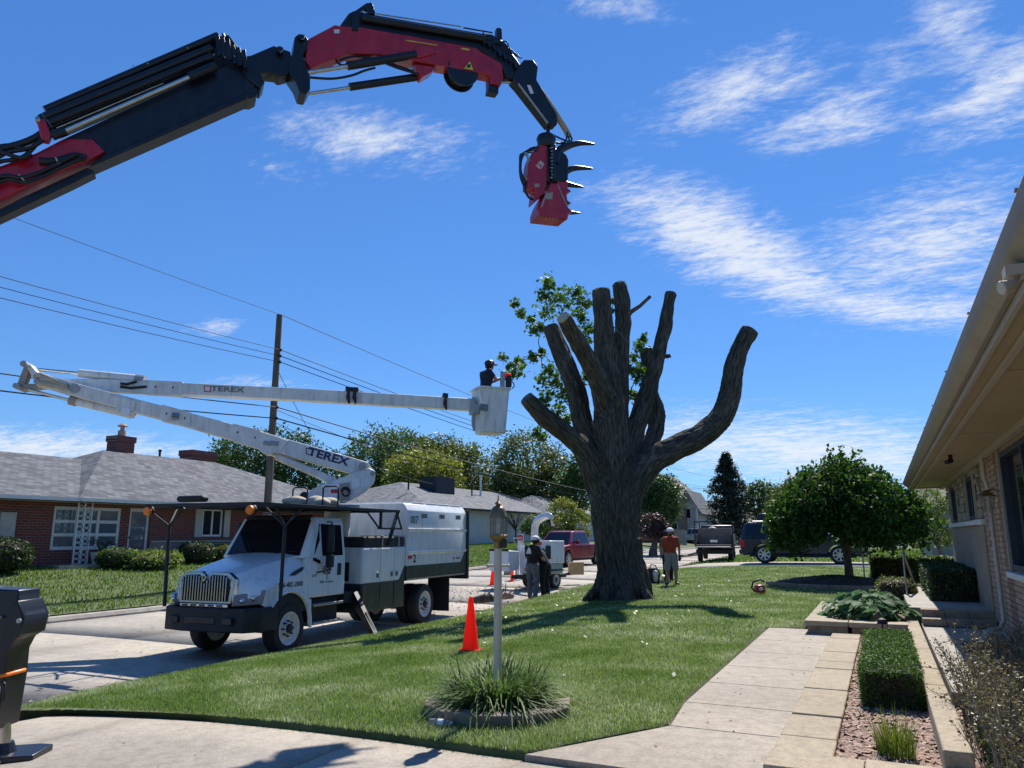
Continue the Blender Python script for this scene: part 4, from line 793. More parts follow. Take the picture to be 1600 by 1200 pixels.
# flared foot with buttress roots
base = Vector((TB.x, TB.y, tz))
mbt.tube([base+Vector((0, 0, -.25)), base+Vector((0, 0, .12)), base+Vector((0, 0, .5)), base+Vector((0, 0, 1.0)), base+Vector((0, 0, 1.6))], [.76, .66, .61, .58, .56], 26)
for i in range(9):
    a = i*.7+.25; d = Vector((math.cos(a), math.sin(a), 0)); mbt.tube([base+d*.48+Vector((0, 0, 1.0)), base+d*.64+Vector((0, 0, .35)), base+d*(.74+.13*(i % 3))+Vector((0, 0, -.02)), base+d*(1.0+(.3 if i in (0, 8) else 0))+Vector((0, 0, -.2))], [.13, .15, .12, .05], 10)
for px, py, r in ((1044, 556, 6), (857, 655, 7), (932, 600, 8)): p = at(px, py, TD+.55 if px > 1000 else TD-.3); mbt.sph(p, (r*TS, r*TS, r*TS*.8), 10, 7)
trunk = remesh(mbt, 'trunk', .026, 3, 'bark', tr, world=True)
me = trunk.data; nv = len(me.vertices); co = np.empty(nv*3, np.float32); me.vertices.foreach_get('co', co); co = co.reshape(-1, 3); nr = np.array([v.normal[:] for v in me.vertices], np.float32); hh = np.empty(nv, np.float32)
bc = np.empty_like(co); AP, AT, AS = [], [], []; org = np.array(ROOTM[tr.name].translation)
for P, Rr in AX:
    L = 0
    for i in range(len(P)):
        tg = (P[min(i+1, len(P)-1)]-P[max(i-1, 0)]).normalized(); L += (P[i]-P[i-1]).length if i else 0; AP.append(np.array(P[i])-org); AT.append(tg); AS.append(L+(P[0].z if P is AX[0][0] else P[0].z))
AP = np.array(AP); AT = np.array(AT); AS = np.array(AS)
for a in range(0, nv, 4000):
    d = co[a:a+4000, None, :]-AP[None]; k = (d**2).sum(2).argmin(1); v = co[a:a+4000]-AP[k]; al_ = (v*AT[k]).sum(1); pr = v-AT[k]*al_[:, None]
    bc[a:a+4000, 0] = pr[:, 0]+pr[:, 2]*.7; bc[a:a+4000, 1] = pr[:, 1]-pr[:, 2]*.3; bc[a:a+4000, 2] = AS[k]+al_
for i in range(nv):
    x, y, z = bc[i]; q = Vector((x*9+.3*math.sin(z*1.7), y*9, z*1.1)); f = abs(noise.noise(q))+.5*abs(noise.noise(q*2.3)); hh[i] = .065*(f-.42)+.025*noise.noise((co[i][0]*2.2, co[i][1]*2.2, co[i][2]*2.2))
at2 = me.attributes.new('bark_co', 'FLOAT_VECTOR', 'POINT'); at2.data.foreach_set('vector', bc.ravel())
co += nr*hh[:, None]; me.vertices.foreach_set('co', co.ravel()); me.update()
for k_, p, d, r in ends:
    m = MB(); a = d.orthogonal().normalized(); b_ = d.cross(a); n = 22; vs = [p+d*.035]+[p+d*(.02+.012*noise.noise((q, r*9, 1)))+(a*math.cos(q*2*math.pi/n)+b_*math.sin(q*2*math.pi/n))*r*(.90+.04*noise.noise((q*.8, r*7, 0))) for q in range(n)]
    vs += [vs[1+q]-d*.06 for q in range(n)]
    m.add(vs, [(0, 1+q, 1+(q+1) % n) for q in range(n)]+[(1+q, 1+n+q, 1+n+(q+1) % n, 1+(q+1) % n) for q in range(n)]); m.build('cut_face', 'cut_wood' if k_ in ('main', 'C', 'B') else 'bark_small', tr, world=True)
m = MB(); m.tube([at(975, 500, TD+.4), at(986, 487, TD+.4), at(1000, 478, TD+.4), at(1016, 463, TD+.4)], [.08, .07, .055, .05], 8); m.build('twig', 'bark_small', tr, world=True, smooth=60)
m = MB(); m.tube([at(952, 500, TD-.4), at(960, 512, TD-.5), at(983, 536, TD-.4)], [.012, .012, .008], 5); m.build('twig', 'twig', tr, world=True)
# leafy shoots left on the tree
cl = [(340, 80, 45), (320, 150, 45), (330, 230, 50), (400, 150, 60), (440, 190, 60), (500, 130, 40), (540, 180, 50), (520, 260, 45), (160, 195, 25), (190, 245, 25), (250, 280, 30), (260, 340, 35), (300, 330, 30), (570, 330, 40), (90, 490, 22), (130, 540, 30), (180, 510, 28), (260, 490, 28), (300, 460, 30), (350, 560, 45), (320, 610, 45), (400, 620, 50), (340, 690, 50), (420, 700, 45), (300, 740, 30), (400, 780, 40), (450, 830, 28), (540, 400, 40), (550, 600, 30), (840, 430, 30), (865, 390, 20), (820, 490, 35), (850, 560, 40), (830, 600, 38), (800, 690, 30), (840, 720, 32), (790, 560, 25), (700, 180, 14), (690, 230, 10), (280, 900, 30), (310, 930, 28)]
P = []; cc_ = []; m = MB(); hub = [at(905, 640, TD+.6), at(920, 560, TD+.6), at(985, 650, TD+.7)]
for (x, y, r) in cl:
    px, py = 760+x/3.53, 420+y/3.53; dd = .3+rnd.uniform(0, .9); c = at(px, py, TD+dd); rr = r/3.53*TS
    for k in range(int(18+r*1.25)): g = Vector((rnd.gauss(0, .55), rnd.gauss(0, .6), rnd.gauss(0, .55))); P.append(c+g*rr)
    cc_.append(c)
nodes = [(q, i) for i, q in enumerate(hub)]; tms = [MB() for q in hub]
for c in sorted(cc_, key=lambda q: min((q-h).length for h in hub)):
    h, hi = min(nodes, key=lambda q: (q[0]-c).length); dh = min((c-q).length for q in hub); r0 = max(.008, .03-.008*dh); mid = c.lerp(h, .5)+Vector((rnd.uniform(-.08, .08), rnd.uniform(-.08, .08), -.06)); tms[hi].tube([c, mid, h], [r0*.6, r0*.8, r0], 5); nodes.append((c, hi))
leaf_mesh(np.array([tuple(p) for p in P]), .13, 'foliage', 'lf_maple', tr, up=.5, droop=.3, shape=10)
for q in tms:
    if q.v: q.build('twig', 'bark_small', tr, world=True)

# ---------------------------------------------------------------- houses across the street
def win_x(par, x, y0, y1, z0, z1, cols, rows, frm='trim_white', pane='glass_light', fw=.09, dep=.06):   # window on a wall facing +x, frame + each pane
    fr = MB(); cw = (y1-y0-fw)/cols; rh_ = (z1-z0-fw)/rows
    for i in range(cols+1): fr.box(x, x+dep, y0+i*cw, y0+i*cw+fw, z0, z1)
    for j in range(rows+1):
        for i in range(cols): fr.box(x, x+dep-.004, y0+i*cw+fw, y0+(i+1)*cw, z0+j*rh_, z0+j*rh_+fw)
    f = fr.build('window', frm, par, world=True)
    for i in range(cols):
        for j in range(rows): m = MB(); m.box(x+.005, x+.02, y0+i*cw+fw-.01, y0+(i+1)*cw+.01, z0+j*rh_+fw-.01, z0+(j+1)*rh_+.01); m.build('pane', pane, f, world=True)
    return f
def roof_hip(par, x0, x1, y0, y1, ze, zr_, ya, yb, matn, th=.12, name='roof', xr=None):
    xr = (x0+x1)/2 if xr is None else xr; m = MB(); P = [(x0, y0, ze), (x1, y0, ze), (x1, y1, ze), (x0, y1, ze), (xr, ya, zr_), (xr, yb, zr_)]
    m.add(P, [(0, 1, 4), (1, 2, 5, 4), (2, 3, 5), (3, 0, 4, 5)]); m.box(x0+.02, x1-.02, y0+.02, y1-.02, ze-th, ze-.003); return m.build(name, matn, par, world=True)
def chimney(par, x, y, z0, z1, w_, l_, flue=True):
    m = MB(); m.box(x-w_, x+w_, y-l_, y+l_, z0, z1-.3); m.box(x-w_-.05, x+w_+.05, y-l_-.05, y+l_+.05, z1-.3, z1); c_ = m.build('chimney', 'red_brick', par, world=True)
    if flue: m = MB(); m.lathe([(.2, z1), (.19, z1+.3)], (x, y, 0), n=12); m.lathe([(.1, z1+.3), (.1, z1+.5), (.25, z1+.52), (.25, z1+.55), (.12, z1+.66)], (x, y, 0), n=12); m.build('flue', 'tan_brick_b', c_, world=True)
    return c_
lh = thing('brick_ranch_house', 'low red brick ranch house with grey hip roof across the street', 'house', (-28, 20, .6)); HG = .5
def wx(y0, y1, z0, z1, mt='red_brick', x=-28, nm='wall', d=.25): m = MB(); m.box(x-d, x, y0, y1, z0, z1); return m.build(nm, mt, lh, world=True)
for a in ((4, 21.5, -28.9), (21.5, 40, -28)): pass
WX = -28.0
segs = [(8, 16.0), (17.15, 18.5), (21.35, 21.75), (22.75, 25.1), (27.1, 38)]
for a, b in segs: wx(a, b, HG-.3, 2.86)
wx(16.0, 17.15, HG-.3, 1.15); wx(18.5, 21.35, HG-.3, 1.1); wx(25.1, 27.1, HG-.3, 1.55); wx(16, 17.15, 2.4, 2.86); wx(18.5, 21.35, 2.72, 2.86); wx(21.75, 22.75, 2.75, 2.86); wx(25.1, 27.1, 2.84, 2.86)
m = MB(); m.box(-39.5, -28.26, 8, 38, HG-.3, 2.86); m.build('wall', 'brown_wall', lh, world=True)
win_x(lh, -28.1, 18.5, 21.35, 1.1, 2.72, 3, 3, fw=.12); win_x(lh, -28.1, 16.0, 16.5, 1.15, 2.4, 1, 1)
f = win_x(lh, -28.1, 25.55, 26.75, 1.58, 2.84, 2, 1, pane='glass')
for y0, y1 in ((25.1, 25.5), (26.8, 27.15)): m = MB(); m.box(-27.998, -27.94, y0, y1, 1.55, 2.84); m.build('shutter', 'shutter_beige', lh, world=True)
m = MB(); m.box(-27.998, -27.94, 16.55, 17.1, 1.15, 2.45); m.build('shutter', 'shutter_beige', lh, world=True)
m = MB(); m.box(-28.2, -28.08, 21.75, 22.75, HG-.1, 2.75); d = m.build('door', 'trim_white', lh, world=True); m = MB(); m.box(-28.079, -28.05, 21.9, 22.6, .95, 2.6); m.build('pane', 'glass_light', d, world=True); m = MB(); m.sph((-28.03, 21.85, 1.55), .04); m.build('handle', 'black_matte', d, world=True)
m = MB(); m.box(-27.999, -27.9, 22.8, 38, HG-.3, 1.34); m.build('stone_base', 'stone_band', lh, world=True); m = MB(); m.box(-27.999, -27.86, 22.8, 38, 1.34, 1.42); m.build('stone_ledge', 'trim_tan', lh, world=True)
roof_hip(lh, -40.5, -27.2, 18.9, 38.8, 3.0, 5.72, 24.6, 31.6, 'shingle_grey', xr=-34)
m = MB(); P = [(-39.5, 3, 3.0), (-27.25, 3, 3.0), (-27.25, 21, 3.0), (-39.5, 21, 3.0), (-34, 3, 5.2), (-34, 25, 5.2)]; m.add(P, [(1, 2, 5, 4), (3, 0, 4, 5), (0, 1, 4)]); m.build('roof', 'shingle_grey', lh, world=True)
m = MB(); m.box(-27.26, -27.12, 3, 18.9, 2.9, 3.03); m.box(-27.19, -27.04, 18.9, 38.8, 2.9, 3.03); m.build('gutter', 'trim_white', lh, world=True)
m = MB(); m.box(-28, -27.3, 4, 38, 2.858, 2.878); m.build('soffit', 'trim_tan', lh, world=True)
chimney(lh, -34.4, 25.8, 4.8, 6.55, .38, .5); chimney(lh, -34.6, 30.9, 4.6, 6.3, .5, .85, False)
m = MB(); m.lathe([(.06, 5.4), (.06, 6.0), (.09, 6.0), (.09, 6.1)], (-34.2, 28.0, 0), n=8); m.build('vent_pipe', 'black_matte', lh, world=True)
# wrought iron porch post (flat lattice of scrolls), porch slab, planter box
ip = thing('porch_post', 'white scrolled iron porch post in front of the brick house', 'post', (-27.45, 19.2, HG))
for y0 in (19.05, 19.33, 19.62): m = MB(); m.box(-27.47, -27.43, y0, y0+.04, HG-.05, 2.86); m.build('bar', 'trim_white', ip, world=True)
for i in range(11):
    z = HG+.12+i*.2; m = MB(); m.tube([(-27.45, 19.2+.11*math.cos(t*.5), z+.09*math.sin(t*.5)+.05) for t in range(14)], .014, 5); m.tube([(-27.45, 19.49+.1*math.cos(t*.5), z+.09*math.sin(t*.5)) for t in range(14)], .014, 5); m.build('scroll', 'trim_white', ip, world=True)
m = MB(); m.box(-28, -26.9, 18.2, 23.2, HG-.3, HG+.06); m.build('porch_slab', 'porch', lh, world=True)
wp = thing('flower_box', 'white planter box with dark plant on the brick house porch', 'planter', (-27.3, 20.1, HG+.06)); m = MB(); m.hexa([(-27.4, 19.85, HG+.061), (-27.1, 19.85, HG+.061), (-27.1, 20.35, HG+.061), (-27.4, 20.35, HG+.061), (-27.46, 19.76, HG+.5), (-27.04, 19.76, HG+.5), (-27.04, 20.44, HG+.5), (-27.46, 20.44, HG+.5)]); m.build('box', 'trim_white', wp, world=True)
m = MB()
for i in range(26): a = rnd.uniform(0, 6.28); m.tube([(-27.25, 20.1, HG+.45), (-27.25+.2*math.cos(a), 20.1+.25*math.sin(a), HG+.8+rnd.uniform(0, .2)), (-27.25+.4*math.cos(a), 20.1+.6*math.sin(a), HG+.6+rnd.uniform(0, .4))], [.015, .012, .005], 4)
m.build('plant', 'lf_yew', wp, world=True)
gl = .58
bush('yew_bush', 'dark rounded yew at the left edge before the brick house', (-27.6, -25.8, 13.6, 16.9, gl-.15, gl+1.0), 5000, .13, 'lf_yew', 2.6)
bush('round_bush', 'low rounded green bush below the picture window', (-27.3, -26.0, 19.6, 21.0, gl-.15, gl+.58), 2600, .1, 'lf_mid', 2.3)
bush('spreading_bush', 'spreading light green plant before the brick house door', (-26.9, -25.3, 20.2, 22.6, gl-.2, gl+.36), 1800, .17, 'lf_bright', 2.2, jit=.1)
bush('round_bush', 'dark round bush at the stone base of the brick house', (-27.6, -26.2, 23.6, 25.1, gl-.15, gl+.78), 2600, .1, 'lf_yew', 2.4)
bush('hedge_row', 'olive loose hedge along the stone base of the brick house', (-27.7, -26.3, 25.1, 29.0, gl-.15, gl+.66), 3800, .12, 'lf_olive', 3)
# white house with grey roof
h2 = thing('white_house', 'long low white house with dark grey roof beyond the truck', 'house', (-29, 70, 1.0))
m = MB(); m.box(-41, -29, 46, 84, .4, 3.55); m.build('wall', 'siding', h2, world=True)
roof_hip(h2, -42, -28.2, 45, 76, 3.66, 5.9, 52, 69, 'shingle_dark'); roof_hip(h2, -36, -27.4, 66, 86, 3.70, 5.6, 70.5, 81, 'shingle_dark', xr=-31.7)
m = MB(); m.box(-36, -28.2, 67, 85, .4, 3.58); m.build('garage', 'siding', h2, world=True)
m = MB(); m.box(-28.19, -28.12, 74.5, 79.5, .9, 3.1); g = m.build('garage_door', 'trim_white', h2, world=True)
for k in range(4): m = MB(); m.box(-28.11, -28.09, 74.55, 79.45, .95+k*.54, 1.46+k*.54); m.build('panel', 'trim_white', g, world=True)
win_x(h2, -28.99, 62.8, 64.4, 1.6, 3.1, 1, 1, pane='glass'); win_x(h2, -28.18, 81, 82.6, 1.7, 3, 2, 1, pane='glass')
m = MB(); m.lathe([(.1, 5.0), (.1, 6.9), (.16, 6.9), (.16, 7.1)], (-33, 62, 0), n=8); m.build('vent_pipe', 'trim_white', h2, world=True); m = MB(); m.box(-33.9, -32.3, 53, 56, 5.0, 6.35); m.build('chimney', 'black_matte', h2, world=True)
for yy in (48.5, 58.5): m = MB(); m.lathe([(.07, 5.0), (.07, 6.0), (.12, 6.0), (.12, 6.15)], (-32, yy, 0), n=8); m.build('vent_pipe', 'black_matte', h2, world=True)
def gable(name, label, c, w_, d_, h_, rise, wallm, roofm, along='x', winz=None):   # simple gabled house, ridge along x or y
    x, y = c; z0 = zg(x, y)-.3; t = thing(name, label, 'house', (x, y, z0)); m = MB(); m.box(x-w_/2, x+w_/2, y-d_/2, y+d_/2, z0, z0+h_)
    if along == 'y': m.prism([(x-w_/2, y-d_/2+.01, z0+h_), (x+w_/2, y-d_/2+.01, z0+h_), (x, y-d_/2+.01, z0+h_+rise)], (0, d_-.02, 0))
    else: m.prism([(x-w_/2+.01, y-d_/2, z0+h_), (x-w_/2+.01, y+d_/2, z0+h_), (x-w_/2+.01, y, z0+h_+rise)], (w_-.02, 0, 0))
    m.build('wall', wallm, t, world=True); m = MB(); o = .45
    if along == 'y':
        for s in (-1, 1): m.prism([(x+s*(w_/2+o), y-d_/2-o, z0+h_-rise*o*2/w_), (x, y-d_/2-o, z0+h_+rise), (x, y-d_/2-o, z0+h_+rise+.16), (x+s*(w_/2+o), y-d_/2-o, z0+h_-rise*o*2/w_+.16)], (0, d_+2*o, 0))
    else:
        for s in (-1, 1): m.prism([(x-w_/2-o, y+s*(d_/2+o), z0+h_-rise*o*2/d_), (x-w_/2-o, y, z0+h_+rise), (x-w_/2-o, y, z0+h_+rise+.16), (x-w_/2-o, y+s*(d_/2+o), z0+h_-rise*o*2/d_+.16)], (w_+2*o, 0, 0))
    m.build('roof', roofm, t, world=True)
    for (wxx, wz, ww, wh) in winz or []: m = MB(); m.box(x+wxx-ww/2, x+wxx+ww/2, y-d_/2-.04, y-d_/2-.005, z0+wz, z0+wz+wh); f = m.build('window', 'trim_white', t, world=True); m = MB(); m.box(x+wxx-ww/2+.1, x+wxx+ww/2-.1, y-d_/2-.06, y-d_/2-.041, z0+wz+.1, z0+wz+wh-.1); m.build('pane', 'glass', f, world=True)
    return t
bh = thing('brown_roof_house', 'house with a brown hip roof behind the white garage', 'house', (-43, 104, 1)); m = MB(); m.box(-52, -36, 96, 113, .6, 4.3); m.build('wall', 'brown_wall', bh, world=True); roof_hip(bh, -53, -35.2, 95, 114, 4.4, 8.2, 102, 107, 'shingle_brown'); m = MB(); m.lathe([(.15, 7), (.15, 8.6)], (-42, 101, 0), n=8); m.build('vent_pipe', 'black_matte', bh, world=True)
gable('gabled_house', 'tall brown gabled house right of the cut trunk', (-27.6, 110), 7, 12, 6.0, 3.2, 'brown_wall', 'shingle_brown', 'y', [(0, 4, 1.2, 1.6), (2, 1, 1.4, 1.6)])
t = gable('gabled_house', 'white columned front gable beside the brown gabled house', (-24.0, 110.5), 3.2, 9, 4.6, 2.6, 'siding', 'shingle_grey', 'y', [(0, 3.4, 1.0, 1.4)])
for dx in (-1.4, 1.4): m = MB(); p = Vector((-24+dx, 105.4, 0)); m.tube([(p.x, p.y, 1.0), (p.x, p.y, 5.3)], .16, 10); m.build('column', 'trim_white', t, world=True)
gable('small_house', 'small pale blue house with brown roof in the distance', (-31, 152), 6, 9, 4.6, 2.3, 'siding', 'shingle_brown', 'x', [(1, 2, 1.3, 1.6)])
gable('garage_shed', 'low tan shed roof before the small distant house', (-26.2, 132), 5, 6, 2.2, 2.4, 'trim_tan', 'shingle_brown', 'y')
gable('long_house', 'low house behind the dark wagon and mulberry', (-9, 118), 22, 12, 3.2, 2.2, 'siding', 'shingle_brown', 'x')
gable('neighbor_house', 'tan neighbour house seen past the porch corner', (8.5, 57), 12, 14, 3.2, 2.8, 'trim_tan', 'shingle_brown', 'x', [(-3, 1, 1.4, 1.4), (1, 1, 1.4, 1.4)])
# wooden fence
fe = thing('board_fence', 'tan board fence behind the red pickup right of the trunk', 'fence', (-22.4, 92, zg(-22.4, 92)))
for i in range(26): x = -27+i*.22; z = zg(x, 93); m = MB(); m.box(x, x+.2, 93, 93.03, z, z+1.75+rnd.uniform(-.02, .02)); m.build('board', 'trim_tan', fe, world=True)

# ---------------------------------------------------------------- utility poles and wires
PXL = -21.5; P1 = gx(430, 600, PXL); Y1 = P1.y; ZT = gx(434, 491, PXL).z
Y2 = Y1+104
for i, (yy, top, lab) in enumerate(((Y1, ZT, 'weathered wooden utility pole behind the bucket truck'), (Y2, 10.6, 'distant utility pole with a grey transformer before the spruce'))):
    zb = zg(PXL, yy); po = thing('utility_pole', lab, 'utility pole', (PXL, yy, zb), group='utility poles'); m = MB(); m.tube([(PXL, yy, zb-.3), (PXL, yy, top)], [.17, .12], 12); m.build('pole', 'pole_wood', po, world=True, smooth=60)
    for k, dz in enumerate((1.5, 1.75, 2.0, 3.85, 4.3)): m = MB(); m.lathe([(.03, -.06), (.055, -.03), (.04, 0), (.055, .03), (.03, .06)], (PXL+.19, yy, top-dz), n=8); m.box(PXL, PXL+.19, yy-.02, yy+.02, top-dz-.02, top-dz+.02); m.build('insulator', 'black_matte', po, world=True)
    if i: m = MB(); m.lathe([(.01, 0), (.27, .02), (.27, .95), (.2, 1.02), (.01, 1.04)], (PXL+.42, yy, top-3), n=14); m.build('transformer', 'grey_paint', po, world=True, smooth=40); m = MB(); m.box(PXL-2.6, PXL+.1, yy-.06, yy+.06, top-.7, top-.58); m.build('cross_arm', 'pole_wood', po, world=True)
def wire(a, b, sag, r, label):
    a = Vector(a); b = Vector(b); n = 28; P = [a.lerp(b, i/n)-Vector((0, 0, sag*4*(i/n)*(1-i/n))) for i in range(n+1)]; m = MB(); m.tube([p-a for p in P], r, 5); o = m.build('overhead_wire', 'wire'); o.location = a; ROOTM[o.name] = Matrix.Translation(a); tag(o, label, 'wire', 'overhead wires along the street')
y0 = -24
for dz, dz0, sg, r, nm in ((.05, 1.4, .5, .009, 'topmost thin'), (1.5, .6, .7, .011, 'upper'), (1.75, .55, .75, .011, 'second upper'), (2.0, .5, .8, .011, 'third upper'), (3.85, .1, 1.0, .02, 'thick middle'), (4.3, 0, 1.0, .022, 'thick lowest')):
    wire((PXL+.19, y0, ZT-dz+dz0), (PXL+.19, Y1, ZT-dz), sg, r, nm+' wire running left from the wooden pole over the brick house')
    wire((PXL+.19, Y1, ZT-dz), (PXL+.19, Y2, 10.6-dz), 1.3+.1*dz, r+.005, nm+' wire running right from the wooden pole to the distant pole')
for i, (tx, ty, tz_) in enumerate(((-27.2, 36, 3.6), (-28, 70, 4.2), (-35, 60, 6.0))): wire((PXL, Y1, ZT-(2.2, 3.9, 4.4)[i]), (tx, ty, tz_), .5, .012, ('slack service wire down to the brick house', 'service wire down to the white house garage', 'service wire reaching the white house roof')[i])
for i, (tx, ty, tz_) in enumerate(((-9, 112, 5.0), (-2, 60, 5.2), (-27, 105, 6.2), (-23, 106, 5.0))): wire((PXL, Y2, 10.6-(3.2, 2.4, 3.6, 2.9)[i]), (tx, ty, tz_), .8, .018, ('service wire from the distant pole to the low house', 'service wire from the distant pole towards the mulberry', 'service wire from the distant pole to the brown gable', 'service wire from the distant pole to the white gable')[i])
wire((-9.5, 140, 10.5), (-60, 88, 8.0), .8, .02, 'cross street wire behind the cut trunk')

# ---------------------------------------------------------------- wheels
def wheel(par, c, r, wd_, out=1, rim='rim_white', rr=.6, nuts=8, hub='black_matte', spokes=0, name='wheel'):
    x, y, z = c; R = r; s = out; prof = [(R*rr, -wd_/2), (R*.93, -wd_/2), (R*.99, -wd_*.38), (R, -wd_*.2), (R, wd_*.2), (R*.99, wd_*.38), (R*.93, wd_/2), (R*rr, wd_/2)]
    m = MB(); m.lathe(prof, c, 'x', 30, close=True); t = m.build(name, 'rubber', par, smooth=40)
    m = MB(); e = s*wd_/2; q = R*rr
    pr = [(q*1.02, -e), (q*1.03, e*1.0), (q*.97, e*1.03), (q*.9, e*.75), (q*.78, e*.45), (q*.5, e*.5), (q*.36, e*.75), (q*.30, e*.9), (.001, e*.92)]
    if spokes: pr = [(q*1.02, -e), (q*1.03, e), (q*.95, e*1.02), (q*.9, e*.2), (.001, e*.1)]
    m.lathe(pr if s > 0 else pr, c, 'x', 26); m.build('rim', 'black_matte' if spokes else rim, t, smooth=40)
    if spokes:
        m = MB(); m.lathe([(q*.95, e*.8), (q*1.0, e*1.02), (q*.88, e*1.04), (q*.84, e*.8)], c, 'x', 26, close=True)
        for k in range(spokes): a = 2*math.pi*k/spokes; m.beam((x+e*.95, y+q*.12*math.cos(a), z+q*.12*math.sin(a)), (x+e*.98, y+q*.9*math.cos(a), z+q*.9*math.sin(a)), q*.26, .03, up=(1, 0, 0))
        m.lathe([(.001, e*1.06), (q*.22, e*1.04), (q*.24, e*.8)], c, 'x', 14); m.build('spokes', rim, t, smooth=40)
    else:
        m = MB()
        for k in range(nuts): a = 2*math.pi*k/nuts; m.lathe([(.018, e*.5), (.018, e*.98), (.001, e*1.0)], (x, y+q*.46*math.cos(a), z+q*.46*math.sin(a)), 'x', 6)
        m.lathe([(q*.30, e*.6), (q*.28, e*1.15), (q*.2, e*1.22), (.001, e*1.24)], c, 'x', 16); m.build('hub', hub, t, smooth=40)
    return t

# ---------------------------------------------------------------- bucket truck (local: x to the driver's side, y backwards, z up)
TH = R_(4); tk = thing('bucket_truck', 'white tree service bucket truck with chip box parked at the kerb', 'truck', (-11.2, 11.4, -.545), TH)
TM = ROOTM[tk.name]; TI = TM.inverted()
def B(name, mt, *bx, bevel=.012, par=None, **k): m = MB(); m.box(*bx); return m.build(name, mt, par or tk, bevel=bevel, **k)
B('frame', 'black_matte', -.42, .42, -.75, 7.7, .55, .78); B('axle', 'black_matte', -.8, .8, -.08, .08, .38, .54); B('axle', 'black_matte', -.8, .8, 5.36, 5.56, .36, .58); B('fuel_tank', 'black_matte', -.95, -.45, .9, 2.2, .4, .9)
for y, rr_ in ((.1, .47), (5.48, .49)):
    wheel(tk, (.86, y, rr_), rr_, .28, 1, rr=.63); wheel(tk, (-.86, y, rr_), rr_, .28, -1, rr=.63)
for s in (-1, 1): wheel(tk, (s*.55, 5.48, .49), .49, .26, s, rr=.63)
m = MB(); m.prism([(-1.04, -.3, .5), (-1.07, -.82, .5), (-.9, -1.06, .5), (-.4, -1.15, .5), (.4, -1.15, .5), (.9, -1.06, .5), (1.07, -.82, .5), (1.04, -.3, .5), (.9, -.3, .5), (.88, -.75, .5), (-.88, -.75, .5), (-.9, -.3, .5)], (0, 0, .42)); bp = m.build('bumper', 'black_matte', tk, bevel=.03, seg=3)
for a, b in ((-.34, .34), (-.72, -.5), (.5, .72)): m = MB(); m.box(a, b, -1.165, -1.10, .64, .76); m.build('air_slot', 'black_paint', bp, bevel=.01)
# hood loft
secs = [(-1.06, 0, [(.0, 1.50), (.34, 1.49), (.52, 1.46), (.58, 1.38), (.62, 1.25), (.64, 1.15), (.65, 1.05)]), (-.93, 0, [(0, 1.545), (.35, 1.535), (.58, 1.5), (.66, 1.41), (.79, 1.25), (.83, 1.17), (.83, 1.05)]), (-.76, 0, [(0, 1.585), (.36, 1.575), (.6, 1.54), (.7, 1.44), (.92, 1.28), (.99, 1.2), (1.0, 1.06)]), (-.4, 0, [(0, 1.67), (.38, 1.66), (.64, 1.63), (.74, 1.53), (.95, 1.37), (1.0, 1.30), (1.0, 1.1)]),
        (.05, 0, [(0, 1.76), (.42, 1.75), (.7, 1.72), (.8, 1.61), (.97, 1.46), (1.0, 1.40), (1.0, 1.2)]), (.5, 0, [(0, 1.86), (.5, 1.85), (.8, 1.82), (.9, 1.7), (.98, 1.56), (1.0, 1.5), (1.0, 1.2)])]
V = []; k = 13
for y, _, h in secs: V += [(-x, y, z) for x, z in h[:0:-1]]+[(x, y, z) for x, z in h]
F = [(i*k+j, i*k+j+1, (i+1)*k+j+1, (i+1)*k+j) for i in range(5) for j in range(k-1)]+[tuple(range(k-1, -1, -1)), tuple(5*k+j for j in range(k))]
m = MB(); m.add(V, F); hood = m.build('hood', 'white_paint', tk, smooth=32, bevel=.012)
for s in (-1, 1):
    a = [(.05+.61*math.cos(R_(t)), .5+.62*math.sin(R_(t))) for t in range(0, 176, 12)]
    poly = [(-.74, 1.12), (-.7, 1.2), (-.4, 1.3), (.05, 1.4), (.5, 1.5), (.585, 1.5), (.585, 1.0), (.72, .95), (.76, .42), (.70, .42)]+a+[(-.6, .9), (-.74, .96)]
    m = MB(); m.prism([(s*.985, y, z) for y, z in poly], (s*.03, 0, 0)); fd_ = m.build('fender', 'white_paint', tk, bevel=.008)
    arc = [(.05+.66*math.cos(R_(t)), .5+.66*math.sin(R_(t))) for t in range(-6, 168, 9)]; m = MB(); m.tube([(s*1.02, y, z) for y, z in arc], .03, 8); m.build('flare', 'white_paint', fd_, smooth=50)
    m = MB(); m.prism([(s*.6, y, z) for y, z in ((-.6, .75), (-.3, 1.1), (.4, 1.1), (.7, .75))], (s*.38, 0, 0)); m.build('wheel_well', 'black_matte', fd_)
    m = MB(); m.prism([(s*1.0, .02, 1.44), (s*1.0, .10, 1.50), (s*1.0, .44, 1.60), (s*1.0, .40, 1.52), (s*1.0, .18, 1.44)], (s*.012, 0, 0)); m.build('hood_vent', 'black_paint', hood)
    m = MB(); m.hexa([(s*.66, -1.12, .95), (s*1.05, -.76, .98), (s*.95, -.7, .98), (s*.62, -1.0, .95), (s*.68, -1.10, 1.14), (s*1.05, -.68, 1.22), (s*.95, -.64, 1.22), (s*.64, -.98, 1.16)]); hl = m.build('headlight', 'lens', tk, bevel=.012)
    m = MB(); m.sph((s*.79, -1.0, 1.05), (.06, .05, .05)); m.sph((s*.93, -.87, 1.09), (.05, .05, .05)); m.build('reflector', 'chrome', hl, smooth=60)
